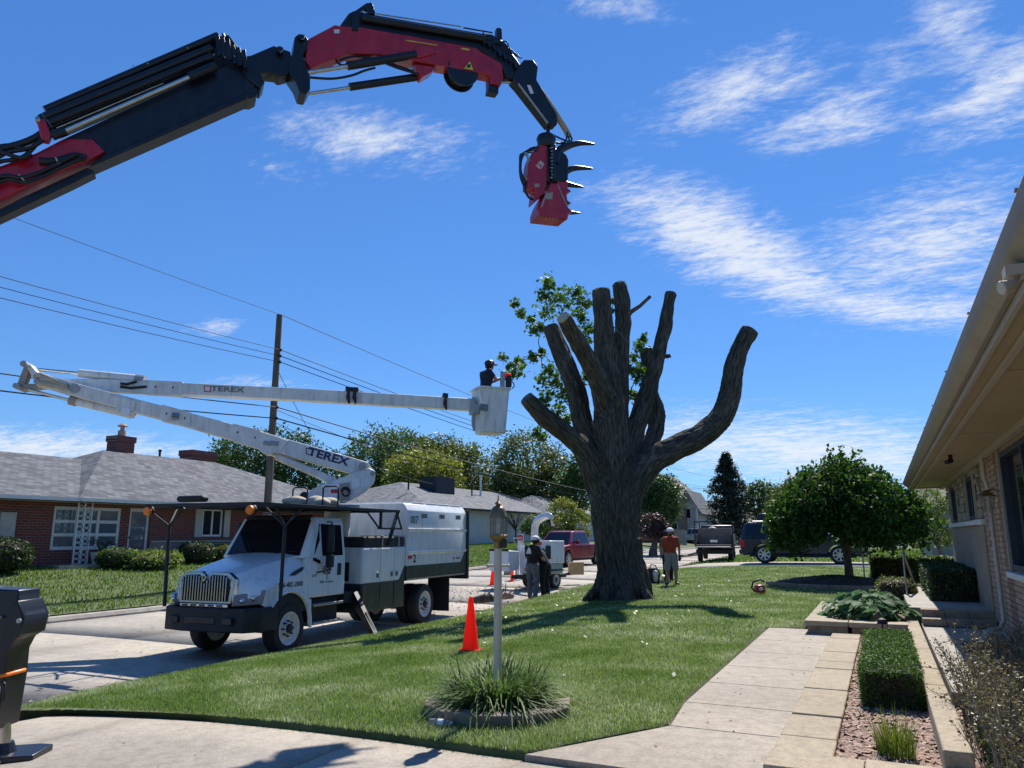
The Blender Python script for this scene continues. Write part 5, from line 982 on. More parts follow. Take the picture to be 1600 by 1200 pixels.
# grille
m = MB(); m.prism([(-.60, -1.075, .99), (.60, -1.075, .99), (.66, -1.05, 1.42), (.5, -1.05, 1.53), (.12, -1.05, 1.545), (0, -1.05, 1.42), (-.12, -1.05, 1.545), (-.5, -1.05, 1.53), (-.66, -1.05, 1.42)], (0, .09, 0)); gr = m.build('grille', 'grille_chrome', tk, bevel=.01)
m = MB(); m.prism([(-.53, -1.082, 1.03), (.53, -1.082, 1.03), (.56, -1.082, 1.4), (.45, -1.082, 1.48), (.15, -1.082, 1.49), (0, -1.082, 1.34), (-.15, -1.082, 1.49), (-.45, -1.082, 1.48), (-.56, -1.082, 1.4)], (0, .02, 0)); m.build('grille_mesh', 'black_paint', gr)
for i in range(17):
    x = -.5+i*.0625; zt_ = 1.48 if abs(x) > .14 else 1.34+abs(x)*1.0
    if abs(x) > .45: zt_ -= (abs(x)-.45)*.6
    m = MB(); m.box(x-.014, x+.014, -1.112, -1.08, 1.03, zt_); m.build('bar', 'grille_chrome', gr, bevel=.006)
m = MB(); m.prism([(0, -1.13, 1.36), (.06, -1.13, 1.44), (0, -1.13, 1.52), (-.06, -1.13, 1.44)], (0, .06, 0)); m.build('emblem', 'chrome', gr, bevel=.008); m = MB(); m.prism([(0, -1.134, 1.40), (.03, -1.134, 1.44), (0, -1.134, 1.48), (-.03, -1.134, 1.44)], (0, .003, 0)); m.build('emblem_face', 'black_paint', gr)
for s in (-1, 1): m = MB(); m.prism([(s*.62, -1.07, 1.0), (s*.7, -1.02, 1.17), (s*.68, -1.03, 1.40), (s*.66, -1.05, 1.43)], (0, .04, 0)); m.build('grille_side', 'chrome', gr, bevel=.006)
B('lower_grille', 'chrome', -.55, .55, -1.09, -1.0, .925, .985)
for i in range(5): B('slot', 'black_paint', -.5+i*.2, -.36+i*.2, -1.094, -1.08, .94, .97, bevel=0.003)
# cab
def xs(z): return 1.0-max(0, z-1.75)*.13
m = MB(); m.hexa([(-1, .51, .98), (1, .51, .98), (1, 1.86, .98), (-1, 1.86, .98), (-1, .51, 1.75), (1, .51, 1.75), (1, 1.86, 1.75), (-1, 1.86, 1.75)]); cab = m.build('cab', 'white_paint', tk, bevel=.02)
zt_ = 2.56; m = MB(); m.hexa([(-1, .40, 1.752), (1, .40, 1.752), (1, 1.86, 1.752), (-1, 1.86, 1.752), (-xs(zt_), .88, zt_), (xs(zt_), .88, zt_), (xs(zt_), 1.84, zt_), (-xs(zt_), 1.84, zt_)]); m.build('cab_top', 'white_paint', tk, bevel=.03, seg=3)
def wsp(x, q, off=.006): z = 1.80+q*.70; y = .40+(z-1.752)*.594; return (x, y-off, z)
m = MB(); m.hexa([wsp(-.9, 0), wsp(.9, 0), wsp(.9, 0, -.02), wsp(-.9, 0, -.02), wsp(-.82, 1), wsp(.82, 1), wsp(.82, 1, -.02), wsp(-.82, 1, -.02)]); ws = m.build('windshield', 'glass', tk)
for s in (-1, 1): m = MB(); a, b = Vector(wsp(s*.1, .02, .016)), Vector(wsp(s*.75, .12, .016)); m.beam(a, b, .02, .012); m.build('wiper', 'black_matte', ws)
m = MB(); m.hexa([(-.8, .84, 2.50), (.8, .84, 2.50), (.8, .95, 2.52), (-.8, .95, 2.52), (-.78, .70, 2.56), (.78, .70, 2.56), (.78, .95, 2.6), (-.78, .95, 2.6)]); m.build('visor', 'black_matte', tk, bevel=.01)
for s in (-1, 1):
    def sp(y, z, o=.008): return (s*(xs(z)+o), y, z)
    def side(poly, name, mt, o=.008, th=.02, par=cab, bevel=None):
        m = MB(); n = len(poly); a = [sp(y, z, o) for y, z in poly]; b = [sp(y, z, o-th) for y, z in poly]; f = [tuple(range(n)), tuple(range(2*n-1, n-1, -1))]+[((i+1) % n, i, n+i, n+(i+1) % n) for i in range(n)]
        m.add(a+b, f); return m.build(name, mt, par, bevel=bevel)
    side([(.60, 1.02), (1.80, 1.02), (1.82, 1.75), (.60, 1.75)], 'door', 'white_paint', .01, .02, bevel=.005)
    side([(.62, 1.752), (1.82, 1.752), (1.80, 2.48), (1.04, 2.5)], 'door_frame', 'white_paint', .012, .02, bevel=.004)
    side([(.70, 1.70), (.96, 1.62), (.97, 2.36), (1.0, 2.40), (.98, 2.42)], 'quarter_window', 'glass', .018, .014); side([(1.02, 1.78), (1.74, 1.78), (1.73, 2.4), (1.02, 2.42)], 'door_window', 'glass', .018, .014)
    side([(1.56, 1.38), (1.68, 1.38), (1.68, 1.62), (1.56, 1.62)], 'door_handle', 'black_matte', .03, .025, bevel=.006)
    B('mirror', 'black_matte', s*1.17-.06, s*1.17+.06, 1.0, 1.12, 1.85, 2.4, bevel=.03); B('mirror', 'black_matte', s*1.17-.07, s*1.17+.07, .98, 1.12, 1.55, 1.80, bevel=.03)
    m = MB(); m.tube([(s*1.0, 1.15, 2.46), (s*1.17, 1.06, 2.46), (s*1.17, 1.06, 1.5), (s*1.0, .85, 1.46)], .018, 8); m.build('mirror_arm', 'black_matte', tk, smooth=50)
    for z in (.45, .80): B('step', 'dull_steel', s*.72 if s > 0 else s*1.02, s*1.02 if s > 0 else s*.72, .8, 1.82, z, z+.05, bevel=.008)
    B('step_box', 'black_matte', min(s*.45, s*.85), max(s*.45, s*.85), .85, 1.85, .42, .96)
# door crest: a tree over two lines of lettering
crest = MB(); X0 = 1.013
for i in range(70):
    a = rnd.uniform(0, 6.28); r = math.sqrt(rnd.random()); y, z = 1.2+.16*r*math.cos(a), 1.49+.12*r*math.sin(a)*(1 if math.sin(a) > 0 else .7); q = rnd.uniform(.012, .024); crest.box(X0, X0+.002, y-q, y+q, z-q*.6, z+q*.6)
crest.box(X0, X0+.002, 1.19, 1.215, 1.3, 1.48); crest.build('crest', 'ink_grey', cab)
LX = lambda y, z, x=1.014: frame((x, y, z), (0, 1, 0), (0, 0, 1))
sm = MB()
for i in range(13):
    if i not in (4,): y = .97+i*.035; sm.box(X0, X0+.002, y, y+.022, 1.245, 1.245+(.05 if i < 4 else .03))
sm.build('small_print', 'ink_grey', cab); text('A197', .09, 'ink_grey', cab, LX(.78, 1.4), sx=.8)
text('586-482-2000', .13, 'ink_blue', hood, LX(.05, 1.27, 1.018), bold=.002)
B('badge', 'label_white', 1.0, 1.014, .40, .47, 1.58, 1.7, bevel=.004, par=hood)
# tool boxes
for s in (-1, 1):
    x0, x1 = (.38, 1.0) if s > 0 else (-1.0, -.38)
    bx_ = B('toolbox', 'white_paint', x0, x1, 2.5, 4.4, 1.14, 1.92); B('toolbox_base', 'dark_green', x0, x1, 2.5, 4.4, .52, 1.137)
    xo = s*1.0
    for i, (a, b) in enumerate(((2.54, 3.24), (3.27, 3.86), (3.89, 4.37))):
        d = B('door', 'white_paint', min(xo, xo+s*.014), max(xo, xo+s*.014), a, b, 1.16, 1.89, par=bx_, bevel=.006); B('door_base', 'dark_green', min(xo, xo+s*.014), max(xo, xo+s*.014), a, b, .56, 1.13, par=bx_, bevel=.006)
        yl = b-.1 if i < 2 else a+.1; B('latch', 'dull_steel', min(xo+s*.014, xo+s*.024), max(xo+s*.014, xo+s*.024), yl-.05, yl+.05, 1.24, 1.37, par=bx_, bevel=.006); B('latch_handle', 'black_paint', min(xo+s*.02, xo+s*.03), max(xo+s*.02, xo+s*.03), yl-.03, yl+.03, 1.26, 1.34, par=bx_, bevel=.004)
    m = MB(); m.prism([(xo+s*.0155, 4.37, 1.12), (xo+s*.0155, 4.37, 1.5), (xo+s*.0155, 4.08, 1.12)], (s*.003, 0, 0)); m.build('corner_flash', 'dark_green', bx_)
    m = MB(); m.box(x0+.02, x1+(.0), 2.56, 4.38, 1.925, 2.16); m.build('top_tray', 'black_matte', tk, bevel=.04, seg=3)
    for y in (3.3, 4.05): B('strap', 'dull_steel', x0, x1+.012 if s > 0 else x1, y, y+.05, 1.93, 2.185, bevel=.004)
    B('vent', 'black_paint', x0+.08, x0+.3, 2.485, 2.5, 1.2, 1.6)
B('deck', 'black_matte', -.98, .98, 1.9, 4.4, .79, 1.0); B('exhaust', 'black_matte', .3, .55, 1.93, 2.2, 1.0, 1.7)
# chip box
m = MB(); m.prism([(-1.02, 4.43, 1.45), (1.02, 4.43, 1.45), (1.02, 4.43, 2.8), (.9, 4.43, 2.97), (-.9, 4.43, 2.97), (-1.02, 4.43, 2.8)], (0, 3.42, 0)); cb = m.build('chip_box', 'white_paint', tk, bevel=.015)
m = MB(); m.prism([(1.0, 4.43, 1.12), (1.0, 7.85, 1.12), (1.0, 7.85, 1.86), (1.0, 7.5, 1.452), (1.0, 4.43, 1.452)], (.03, 0, 0)); m.build('side_skirt', 'dark_green', cb, bevel=.006); m = MB(); m.prism([(-1.0, 4.43, 1.12), (-1.0, 7.85, 1.12), (-1.0, 7.85, 1.86), (-1.0, 7.5, 1.452), (-1.0, 4.43, 1.452)], (-.03, 0, 0)); m.build('side_skirt', 'dark_green', cb, bevel=.006)
B('box_floor', 'black_matte', -.99, .99, 4.44, 7.84, 1.1, 1.44); B('rub_rail', 'trim_tan', 1.031, 1.05, 4.45, 7.7, 1.115, 1.15, par=cb, bevel=.004)
for z in (2.32, 1.77):
    for s in (-1, 1): m = MB(); m.prism([(s*1.02, 4.46, z-.05), (s*1.055, 4.46, z-.01), (s*1.055, 4.46, z+.03), (s*1.02, 4.46, z+.04)], (0, 3.36, 0)); m.build('rib', 'white_paint', cb)
for s in (-1, 1):
    for y in (5.15, 6.15, 7.15): B('vent', 'ink_grey', min(s*1.02, s*1.03), max(s*1.02, s*1.03), y, y+.3, 2.62, 2.74, par=cb, bevel=.004)
B('rear_frame', 'black_matte', -1.06, 1.06, 7.86, 7.98, .98, 2.9); B('roof_tarp', 'black_matte', -.8, .8, 5.6, 7.8, 2.972, 3.0)
for i in range(4): B('roof_hatch', 'white_paint', -.85, .9, 4.9+i*.72, 5.5+i*.72, 2.972, 3.02, par=cb, bevel=.01)
text('007', .26, 'ink', cb, LX(4.78, 2.56, 1.022), bold=.003); sm = MB(); [sm.box(1.021, 1.024, 7.0+i*.07, 7.045+i*.07, 1.54, 1.6) for i in range(7) if i != 2]; sm.build('small_print', 'ink_grey', cb); B('warning_label', 'label_red', 1.021, 1.027, 4.5, 4.72, 1.62, 1.70, par=cb, bevel=.002); B('warning_label', 'label_white', 1.021, 1.027, 4.5, 4.72, 1.52, 1.618, par=cb, bevel=.002); text('2', .28, 'ink', cb, LX(4.84, 1.62, 1.024), bold=.008)
for s in (-1, 1): B('mudflap', 'black_matte', s*.72-.32, s*.72+.32, 6.75, 6.78, .2, 1.08, bevel=.004)
# stabiliser leg
a = Vector((.95, 2.3, .95)); b = TI@gz(585, 994, -.40); m = MB(); m.beam(a, b, .12, .16); sl = m.build('stabiliser_leg', 'black_paint', tk, bevel=.01); m = MB(); m.beam(a.lerp(b, .55)+Vector((.03, .0, .09)), b+Vector((.02, 0, .07)), .05, .03); m.build('ram', 'black_matte', sl); m = MB(); m.box(b.x-.16, b.x+.16, b.y-.16, b.y+.16, b.z-.03, b.z+.01); m.build('foot', 'black_paint', sl)
# cab guard rack
rk = MB(); Z = 2.74; HW = 1.26; FY = -1.38; RY = 3.6
for x in (-HW, HW): rk.box(x-.03, x+.03, FY, RY, Z-.028, Z+.028)
for y in (FY, -.5, .3, 1.2, 2.2, 3.2, RY-.04): rk.box(-HW+.03, HW-.03, y-.025, y+.025, Z-.025, Z+.025)
for x in (-.42, .42): rk.box(x-.02, x+.02, FY+.03, RY-.07, Z-.038, Z-.026)
rack = rk.build('cab_guard', 'black_matte', tk)
B('guard_plate', 'black_matte', -HW+.04, HW-.04, -.3, 3.1, Z+.03, Z+.036, par=rack)
for p, s, zb in ((Vector((1.16, -.42, 0)), 1, .86), (Vector((-1.0, -1.0, 0)), -1, .9)):
    m = MB(); m.tube([p+Vector((0, 0, zb)), p+Vector((s*.03, -.03, 2.36))], .034, 8)
    for q in ((s*HW, p.y-.42, Z-.04), (s*HW, p.y+.36, Z-.04), (s*.72, p.y, Z-.04)): m.tube([p+Vector((s*.03, -.03, 2.36)), q], .022, 7)
    m.build('guard_post', 'black_matte', rack, smooth=50)
m = MB(); m.beam((HW, RY-.05, Z), (HW-.1, RY-.3, 1.95), .06, .06); m.beam((HW, 2.2, Z-.03), (HW, 2.75, 2.34), .03, .03); m.beam((HW, 2.7, 2.34), (HW, 3.75, 2.34), .04, .04); m.beam((HW, 2.8, 2.36), (HW, 2.8, 2.7), .05, .05); m.beam((HW, 3.5, 2.72), (HW, 3.74, 2.34), .03, .03); m.build('guard_brace', 'black_matte', rack)
m = MB()
for i in range(14): m.beam((HW, 2.84+i*.047, 2.36), (HW, 2.84+i*.047, 2.70), .005, .005)
for i in range(7): m.beam((HW, 2.83, 2.40+i*.045), (HW, 3.5, 2.40+i*.045), .005, .005)
m.build('mesh_panel', 'dull_steel', rack)
for x, y in ((-HW+.06, FY+.03), (HW-.16, FY+.12)): m = MB(); m.lathe([(.001, -.05), (.075, -.045), (.085, 0), (.07, .03), (.001, .045)], (x, y-.04, Z-.11), 'y', 14); m.build('beacon', 'amber', rack, smooth=50); m = MB(); m.lathe([(.095, .02), (.1, .06), (.06, .1), (.001, .1)], (x, y-.04, Z-.11), 'y', 14); m.build('beacon_rim', 'black_matte', rack)
B('light_bar', 'black_matte', -.62, .0, FY+.05, FY+.25, Z+.05, Z+.17, par=rack, bevel=.05)
for x, y in ((-.1, 1.4), (.75, 1.3)): m = MB(); m.tube([(x, y, Z), (x, y, Z+.42), (x+.05, y, Z+.46), (x+.33, y, Z+.46), (x+.38, y, Z+.42), (x+.38, y, Z)], .018, 7); m.build('guard_loop', 'black_matte', rack, smooth=50)
# turret and booms: outlines at their own depths
TP = TM@Vector((0, 2.95, 2.85)); dT = (TP-CAM).dot(FH)
EL = TP+Vector((-math.sin(R_(50)), -math.cos(R_(50)), 0))*6.2; dE = (EL-CAM).dot(FH); dB = 18.1
def q1(px, py, off=0):      # lower boom plane
    t = (575-px)/(575-40.); return at(px, py, 1/((1/dT)*(1-t)+t/dE))
def q2(px, py):             # upper boom plane
    t = (px-40)/(740-40.); return at(px, py, 1/((1/(dE+.28))*(1-t)+t/dB))
n1 = (q1(575, 700)-q1(40, 700)).cross(UH).normalized(); n2 = (q2(740, 600)-q2(40, 600)).cross(UH).normalized()
if n1.dot(FH) < 0: n1 = -n1
if n2.dot(FH) < 0: n2 = -n2
def plate(fn, pts, th, nrm, off=0): m = MB(); m.prism([fn(*p)+nrm*(off-th/2) for p in pts], nrm*th); return m
def rod(fn, a, b, rpx, nrm, off, n=12, dep_=17.0): m = MB(); m.tube([fn(*a)+nrm*off, fn(*b)+nrm*off], rpx*dep_/1203, n); return m
lb = plate(q1, [(60, 583), (135, 604), (261, 637), (411, 676), (560, 719), (574, 723), (585, 738), (575, 752), (552, 741), (405, 701), (252, 656), (132, 625), (70, 606)], .32, n1).build('lower_boom', 'white_boom', tk, world=True, bevel=.02)
plate(q1, [(256, 634), (300, 646), (300, 669), (253, 658)], .345, n1).build('boom_sleeve', 'white_boom', lb, world=True, bevel=.006); plate(q1, [(366, 663), (409, 674), (405, 702), (364, 690)], .345, n1).build('boom_sleeve', 'white_boom', lb, world=True, bevel=.006)
plate(q1, [(408, 676), (452, 690), (440, 706), (418, 712), (405, 704)], .37, n1).build('bracket', 'white_boom', lb, world=True, bevel=.01)
for px, py in ((419, 694), (430, 694)): rod(q1, (px-6, py-1), (px+6, py+1), 4, n1, -.17).build('handhold', 'grey_paint', lb, world=True)
rod(q1, (432, 713), (523, 753), 6.3, n1, -.02).build('lift_cylinder', 'white_boom', tk, world=True, smooth=50); rod(q1, (412, 704), (432, 713), 3, n1, -.02).build('lift_rod', 'steel', tk, world=True, smooth=50)
tu = plate(q1, [(478, 772), (503, 758), (528, 750), (560, 737), (575, 732), (586, 738), (585, 754), (572, 768), (548, 782), (538, 786), (476, 786)], .55, n1).build('turret', 'white_boom', tk, world=True, bevel=.02)
plate(q1, [(502, 760), (530, 757), (530, 783), (501, 784)], .07, n1, -.29).build('control_box', 'white_paint', tu, world=True, bevel=.006); plate(q1, [(532, 757), (546, 755), (546, 780), (532, 783)], .05, n1, -.29).build('valve_panel', 'trim_tan', tu, world=True)
for a in ((503, 763, 515, 772), (517, 766, 528, 772), (504, 775, 512, 781), (516, 776, 527, 781)): plate(q1, [(a[0], a[1]), (a[2], a[1]-.5), (a[2], a[3]-.5), (a[0], a[3])], .004, n1, -.328).build('warning_label', 'label_red' if a[0] == 517 else 'label_white', tu, world=True)
for a in ((550, 752, 562, 766), (564, 749, 574, 764)): plate(q1, [(a[0], a[1]), (a[2], a[1]-3), (a[2], a[3]-4), (a[0], a[3])], .02, n1, -.28).build('access_plate', 'white_paint', tu, world=True)
m = MB(); p = q1(540, 770)-n1*.33; m.tube([p+RH*.12*math.cos(t*.4)*(.5+t*.02)+UH*.12*math.sin(t*.4)*(.5+t*.02) for t in range(24)], .018, 6); m.build('hose', 'black_matte', tu, world=True, smooth=60)
for px, py, r in ((566, 730, 6), (582, 741, 4)): m = MB(); p = q1(px, py); m.tube([p-n1*.3, p+n1*.3], r*dT/1203, 14); m.build('pivot_pin', 'grey_paint', tu, world=True, smooth=50)
m = MB(); m.tube([TP+Vector((0, 0, -1.95)), TP+Vector((0, 0, -.1))], .3, 18); m.build('pedestal', 'white_boom', tk, world=True, smooth=50); m = MB(); m.tube([TP+Vector((0, 0, -.1)), TP+Vector((0, 0, .03))], .52, 24); m.build('slew_ring', 'grey_paint', tk, world=True, smooth=50)
m = MB(); p = q1(476, 776)-n1*.25; m.sph(p, (.1, .1, .1)); m.build('spot_lamp', 'black_matte', tu, world=True, smooth=60)
# elbow linkage
plate(q1, [(36, 569), (42, 566), (48, 570), (60, 584), (70, 606), (60, 606), (52, 592), (45, 578)], .3, n1, .12).build('elbow_arm', 'white_boom', lb, world=True, bevel=.01); plate(q1, [(37, 572), (47, 573), (37, 602), (26, 600)], .22, n1, .12).build('elbow_link', 'trim_tan', lb, world=True, bevel=.01)
plate(q1, [(27, 600), (34, 600), (60, 599), (64, 606), (34, 610), (26, 607)], .24, n1, .12).build('elbow_link', 'trim_tan', lb, world=True, bevel=.01)
m = MB(); m.tube([q1(*p)-n1*.14 for p in ((58, 592), (66, 588), (85, 596), (110, 606), (112, 609), (90, 605), (66, 600))], .07, 8); m.build('fairing', 'canvas', lb, world=True, smooth=60)
for px, py, r in ((42, 571, 5), (30, 605, 4.5), (121, 609, 8), (62, 598, 4)): m = MB(); p = q1(px, py); m.tube([p-n1*.2, p+n1*.34], r*dE/1203, 14); m.build('pivot_pin', 'grey_paint', lb, world=True, smooth=50)
rod(q1, (45, 609), (112, 626), 2.4, n1, 0).build('ram_rod', 'steel', lb, world=True, smooth=50); rod(q1, (118, 627), (206, 648), 6.2, n1, 0).build('ram_cylinder', 'white_boom', lb, world=True, smooth=50); rod(q1, (109, 625), (120, 628), 7.5, n1, 0).build('ram_collar', 'trim_tan', lb, world=True)
plate(q1, [(178, 620), (216, 628), (213, 642), (206, 652), (197, 652), (181, 636)], .36, n1).build('ram_bracket', 'white_boom', lb, world=True, bevel=.01)
m = MB(); p = q1(200, 645); m.tube([p-n1*.2, p+n1*.2], .1, 14); m.build('pivot_pin', 'white_paint', lb, world=True, smooth=50)
ub = plate(q2, [(100, 592), (170, 592.5), (234, 596), (480, 607.5), (739, 623), (739, 641), (480, 626.5), (234, 614.5), (170, 612), (100, 605)], .27, n2, .1).build('upper_boom', 'white_boom', tk, world=True, bevel=.02)
plate(q2, [(225, 594), (286, 597), (286, 618), (225, 615)], .29, n2, .1).build('boom_sleeve', 'white_boom', ub, world=True, bevel=.005)
rod(q2, (57, 576), (122, 582), 2.6, n2, .1).build('ram_rod', 'steel', ub, world=True, smooth=50); rod(q2, (121, 582), (214, 591), 7, n2, .1).build('ram_cylinder', 'white_boom', ub, world=True, smooth=50); rod(q2, (210, 591), (224, 593), 8.5, n2, .1).build('ram_clevis', 'grey_paint', ub, world=True)
m = MB(); m.tube([q2(*p)-n2*.06 for p in ((215, 597), (200, 601), (190, 600), (190, 605), (205, 607), (230, 605))], .03, 8); m.build('hose', 'black_matte', ub, world=True, smooth=60)
for px, hw in ((550, 10), (696, 4)):
    plate(q2, [(px-hw, 607+(px-550)*.065-2), (px+hw, 608+(px-550)*.065-2), (px+hw, 612+(px-550)*.065), (px-hw, 611+(px-550)*.065)], .34, n2, .1).build('saddle', 'black_matte', ub, world=True)
    for dx in ((-5, 5) if hw > 5 else (0,)): m = MB(); m.tube([q2(px+dx, 611+(px-550)*.065)-n2*.1, q2(px+dx-1, 622+(px-550)*.065)-n2*.1, q2(px+dx+1, 632+(px-550)*.065)-n2*.1], [.03, .05, .02], 8); m.build('hanger', 'black_matte', ub, world=True, smooth=60)
def btxt(fn, nrm, px, py, slope, s_, size, mt, off, par, bold=.004, sx=1.0):
    o = fn(px, py)+nrm*off; d = (fn(px+30, py+30*slope)-fn(px, py)).normalized(); return text(s_, size, mt, par, TI@frame(o, d, UH), bold=bold, sx=sx)
btxt(q1, n1, 513, 715, .285, 'TEREX', .26, 'ink_blue', -.168, lb, .008, 1.25); btxt(q2, n2, 356, 609, .045, 'TEREX', .17, 'ink_grey', -.042, ub, .004, 1.5)
for fn, nr_, o_, px, py, sl_, par in ((q1, n1, -.165, 484, 707, .285, lb), (q2, n2, -.04, 325, 608, .045, ub)): plate(fn, [(px-5.5, py-5.5*sl_-5), (px+5.5, py+5.5*sl_-5), (px+5.5, py+5.5*sl_+5), (px-5.5, py-5.5*sl_+5)], .004, nr_, o_).build('logo_square', 'ink_blue' if fn is q1 else 'label_red', par, world=True); plate(fn, [(px-4, py-4*sl_-3.6), (px+4, py+4*sl_-3.6), (px+4, py+4*sl_+3.6), (px-4, py-4*sl_+3.6)], .005, nr_, o_-.002).build('logo_field', 'white_boom', par, world=True)
# bolts on sleeves
for (px, py) in ((244, 605), (271, 606)): rod(q2, (px-.9, py), (px+.9, py), 1.4, n2, -.05).build('bolt', 'black_matte', ub, world=True)
for (px, py) in ((263, 648), (291, 655), (373, 677), (400, 685)): rod(q1, (px-.9, py), (px+.9, py), 1.5, n1, -.175).build('bolt', 'black_matte', lb, world=True)
rod(q1, (272, 652), (282, 653), 6, n1, -.17).build('cover_plate', 'lens', lb, world=True)
# bucket
BC = at(766, 643, dB+.1); bx_d = (RH*.93+FH*.36).normalized(); by_d = Vector((-bx_d.y, bx_d.x, 0)); sB = dB/1203
def bk_(x, y, z): return BC+bx_d*x+by_d*y+UH*z
m = MB(); hw0, hw1 = .33, .40; V = []
ring_ = lambda a, z, ch: [bk_(x, y, z) for x, y in ((-a+ch, -a), (a-ch, -a), (a, -a+ch), (a, a-ch), (a-ch, a), (-a+ch, a), (-a, a-ch), (-a, -a+ch))]
lv = [(.28, -.555, .08), (.31, -.53, .08), (.385, .50, .09), (.42, .505, .09), (.42, .545, .09), (.37, .545, .09), (.36, .48, .09), (.30, -.45, .08)]
for a, z, ch in lv: V += ring_(a, z, ch)
m.add(V, [(i*8+j, i*8+(j+1) % 8, (i+1)*8+(j+1) % 8, (i+1)*8+j) for i in range(7) for j in range(8)]+[tuple(range(7, -1, -1)), tuple(56+j for j in range(8))]); bkt = m.build('bucket', 'white_boom', tk, world=True, smooth=30)
m = MB(); m.hexa([bk_(x, y, z) for z in (-.1, .12) for x, y in ((-.50, -.2), (-.36, -.25), (-.36, .2), (-.50, .15))]); m.build('bucket_mount', 'grey_paint', bkt, world=True, bevel=.01); m = MB(); m.hexa([bk_(x, y, z) for z in (-.06, .10) for x, y in ((-.40, -.44), (-.2, -.40), (-.2, -.36), (-.40, -.40))]); m.build('decal', 'ink_grey', bkt, world=True)
m = MB(); m.tube([bk_(-.46, -.1, .3), bk_(-.46, -.1, -.35), bk_(-.44, -.1, -.5)], [.05, .05, .03], 8); m.build('control_cover', 'grey_paint', bkt, world=True, smooth=50)
# saw scabbard and chainsaw hung on the bucket lip
ss = thing('chainsaw', 'chainsaw with scabbard hanging on the bucket rim', 'chainsaw', bk_(.3, -.3, .5)); m = MB(); m.hexa([bk_(x, y, z) for z, a in ((.5, .06), (.95, .045)) for x, y in ((.12-a+.06, -.40), (.12+a+.06, -.40), (.12+a+.06, -.33), (.12-a+.06, -.33))]); m.build('scabbard', 'grey_paint', ss, world=True, bevel=.015)
m = MB(); m.hexa([bk_(x, y, z) for z in (.56, .86) for x, y in ((.27, -.42), (.41, -.42), (.41, -.3), (.27, -.3))]); m.build('engine', 'black_matte', ss, world=True, bevel=.03); m = MB(); m.hexa([bk_(x, y, z) for z in (.80, .90) for x, y in ((.25, -.41), (.40, -.41), (.40, -.31), (.25, -.31))]); m.build('cover', 'cone_orange', ss, world=True, bevel=.02)
m = MB(); m.tube([bk_(.41, -.36, .62)+bx_d*.08*math.sin(t*.5)+UH*.08*math.cos(t*.5) for t in range(7)], .014, 7); m.build('handle', 'black_matte', ss, world=True, smooth=50)
# folded tarp on the rack
tp = TM@Vector((.25, 1.6, 2.79)); tm = MB()
for i in range(6): tm.sph(tp+Vector((rnd.uniform(-.35, .4), rnd.uniform(-.2, .2), .07+.03*(i % 3))), (rnd.uniform(.2, .34), .2, .11), 10, 7)
cv = remesh(tm, 'tarp', .03, 2, 'canvas'); tag(cv, 'crumpled beige tarp lying on the cab guard rack', 'tarp'); c0 = tp
cv.data.transform(Matrix.Translation(-tp)); cv.location = tp

# ---------------------------------------------------------------- loader crane
D0, D1 = 9.0, 12.0
def cp(px, py): t = px/865.; return at(px, py, 1/((1/D0)*(1-t)+t/D1))
cn = (cp(865, 600)-cp(0, 600)).cross(UH).normalized()
if cn.dot(FH) < 0: cn = -cn
col_base = cp(-330, 640); col_base = Vector((col_base.x, col_base.y, zdrive(col_base.x, 0)))
cr = thing('loader_crane', 'black and red articulated loader crane reaching in from the left', 'crane', col_base)
def cpl(pts, th, mt, name, off=0, par=None, bevel=.012): m = MB(); m.prism([cp(*p)+cn*(off-th/2) for p in pts], cn*th); return m.build(name, mt, par or cr, world=True, bevel=bevel)
def crod(a, b, rpx, mt, name, off=0, par=None, n=14): m = MB(); d = (1/((1/D0)*(1-a[0]/865.)+a[0]/865./D1)); m.tube([cp(*a)+cn*off, cp(*b)+cn*off], rpx*d/1203, n); return m.build(name, mt, par or cr, world=True, smooth=50)
def choses(paths, mt='crane_black', r=.016, off=-.2, par=None, name='hose'):
    for k, P in enumerate(paths): 
        pts = [cp(*p)+cn*(off+.03*math.sin(k*2.1)) for p in P]; Q = []
        for i in range(len(pts)-1):
            p0, p1, p2, p3 = pts[max(i-1, 0)], pts[i], pts[i+1], pts[min(i+2, len(pts)-1)]
            for j in range(5): t = j/5; Q.append(.5*((2*p1)+(p2-p0)*t+(2*p0-5*p1+4*p2-p3)*t*t+(3*p1-p0-3*p2+p3)*t**3))
        Q.append(pts[-1]); m = MB(); m.tube(Q, r, 7); m.build(name, mt, par or cr, world=True, smooth=60)
# first boom (off frame to column) and extension boxes
mbm = cpl([(-330, 395), (0, 270), (60, 248), (102, 226), (147, 226), (165, 245), (140, 259), (100, 274), (40, 302), (0, 322), (-330, 470)], .34, 'crane_red', 'main_boom', 0)
cpl([(-330, 470), (0, 333), (40, 312), (138, 267), (150, 274), (114, 292), (0, 346), (-330, 500)], .22, 'crane_black', 'under_beam')
b2 = cpl([(102, 224), (300, 131), (387, 99), (399, 150), (397, 160), (381, 163), (141, 268), (165, 246), (148, 225)], .27, 'crane_black', 'extension_boom', .0)
cpl([(165, 250), (300, 191), (396, 148), (400, 158), (381, 164), (141, 269)], .3, 'crane_black', 'boom_flange', 0, b2)
b3 = cpl([(57, 180), (69, 174), (333, 58), (357, 54), (364, 62), (378, 82), (387, 99), (333, 113), (255, 134), (92, 204), (66, 200)], .26, 'crane_black', 'boom_head', .12, b2, .02)
for k, (a, b, r) in enumerate((((72, 178), (340, 62), 7), ((72, 192), (330, 84), 8), ((80, 203), (330, 99), 7))): crod(a, b, r, 'crane_black', 'extension_cylinder', -.1-.04*k, b2)
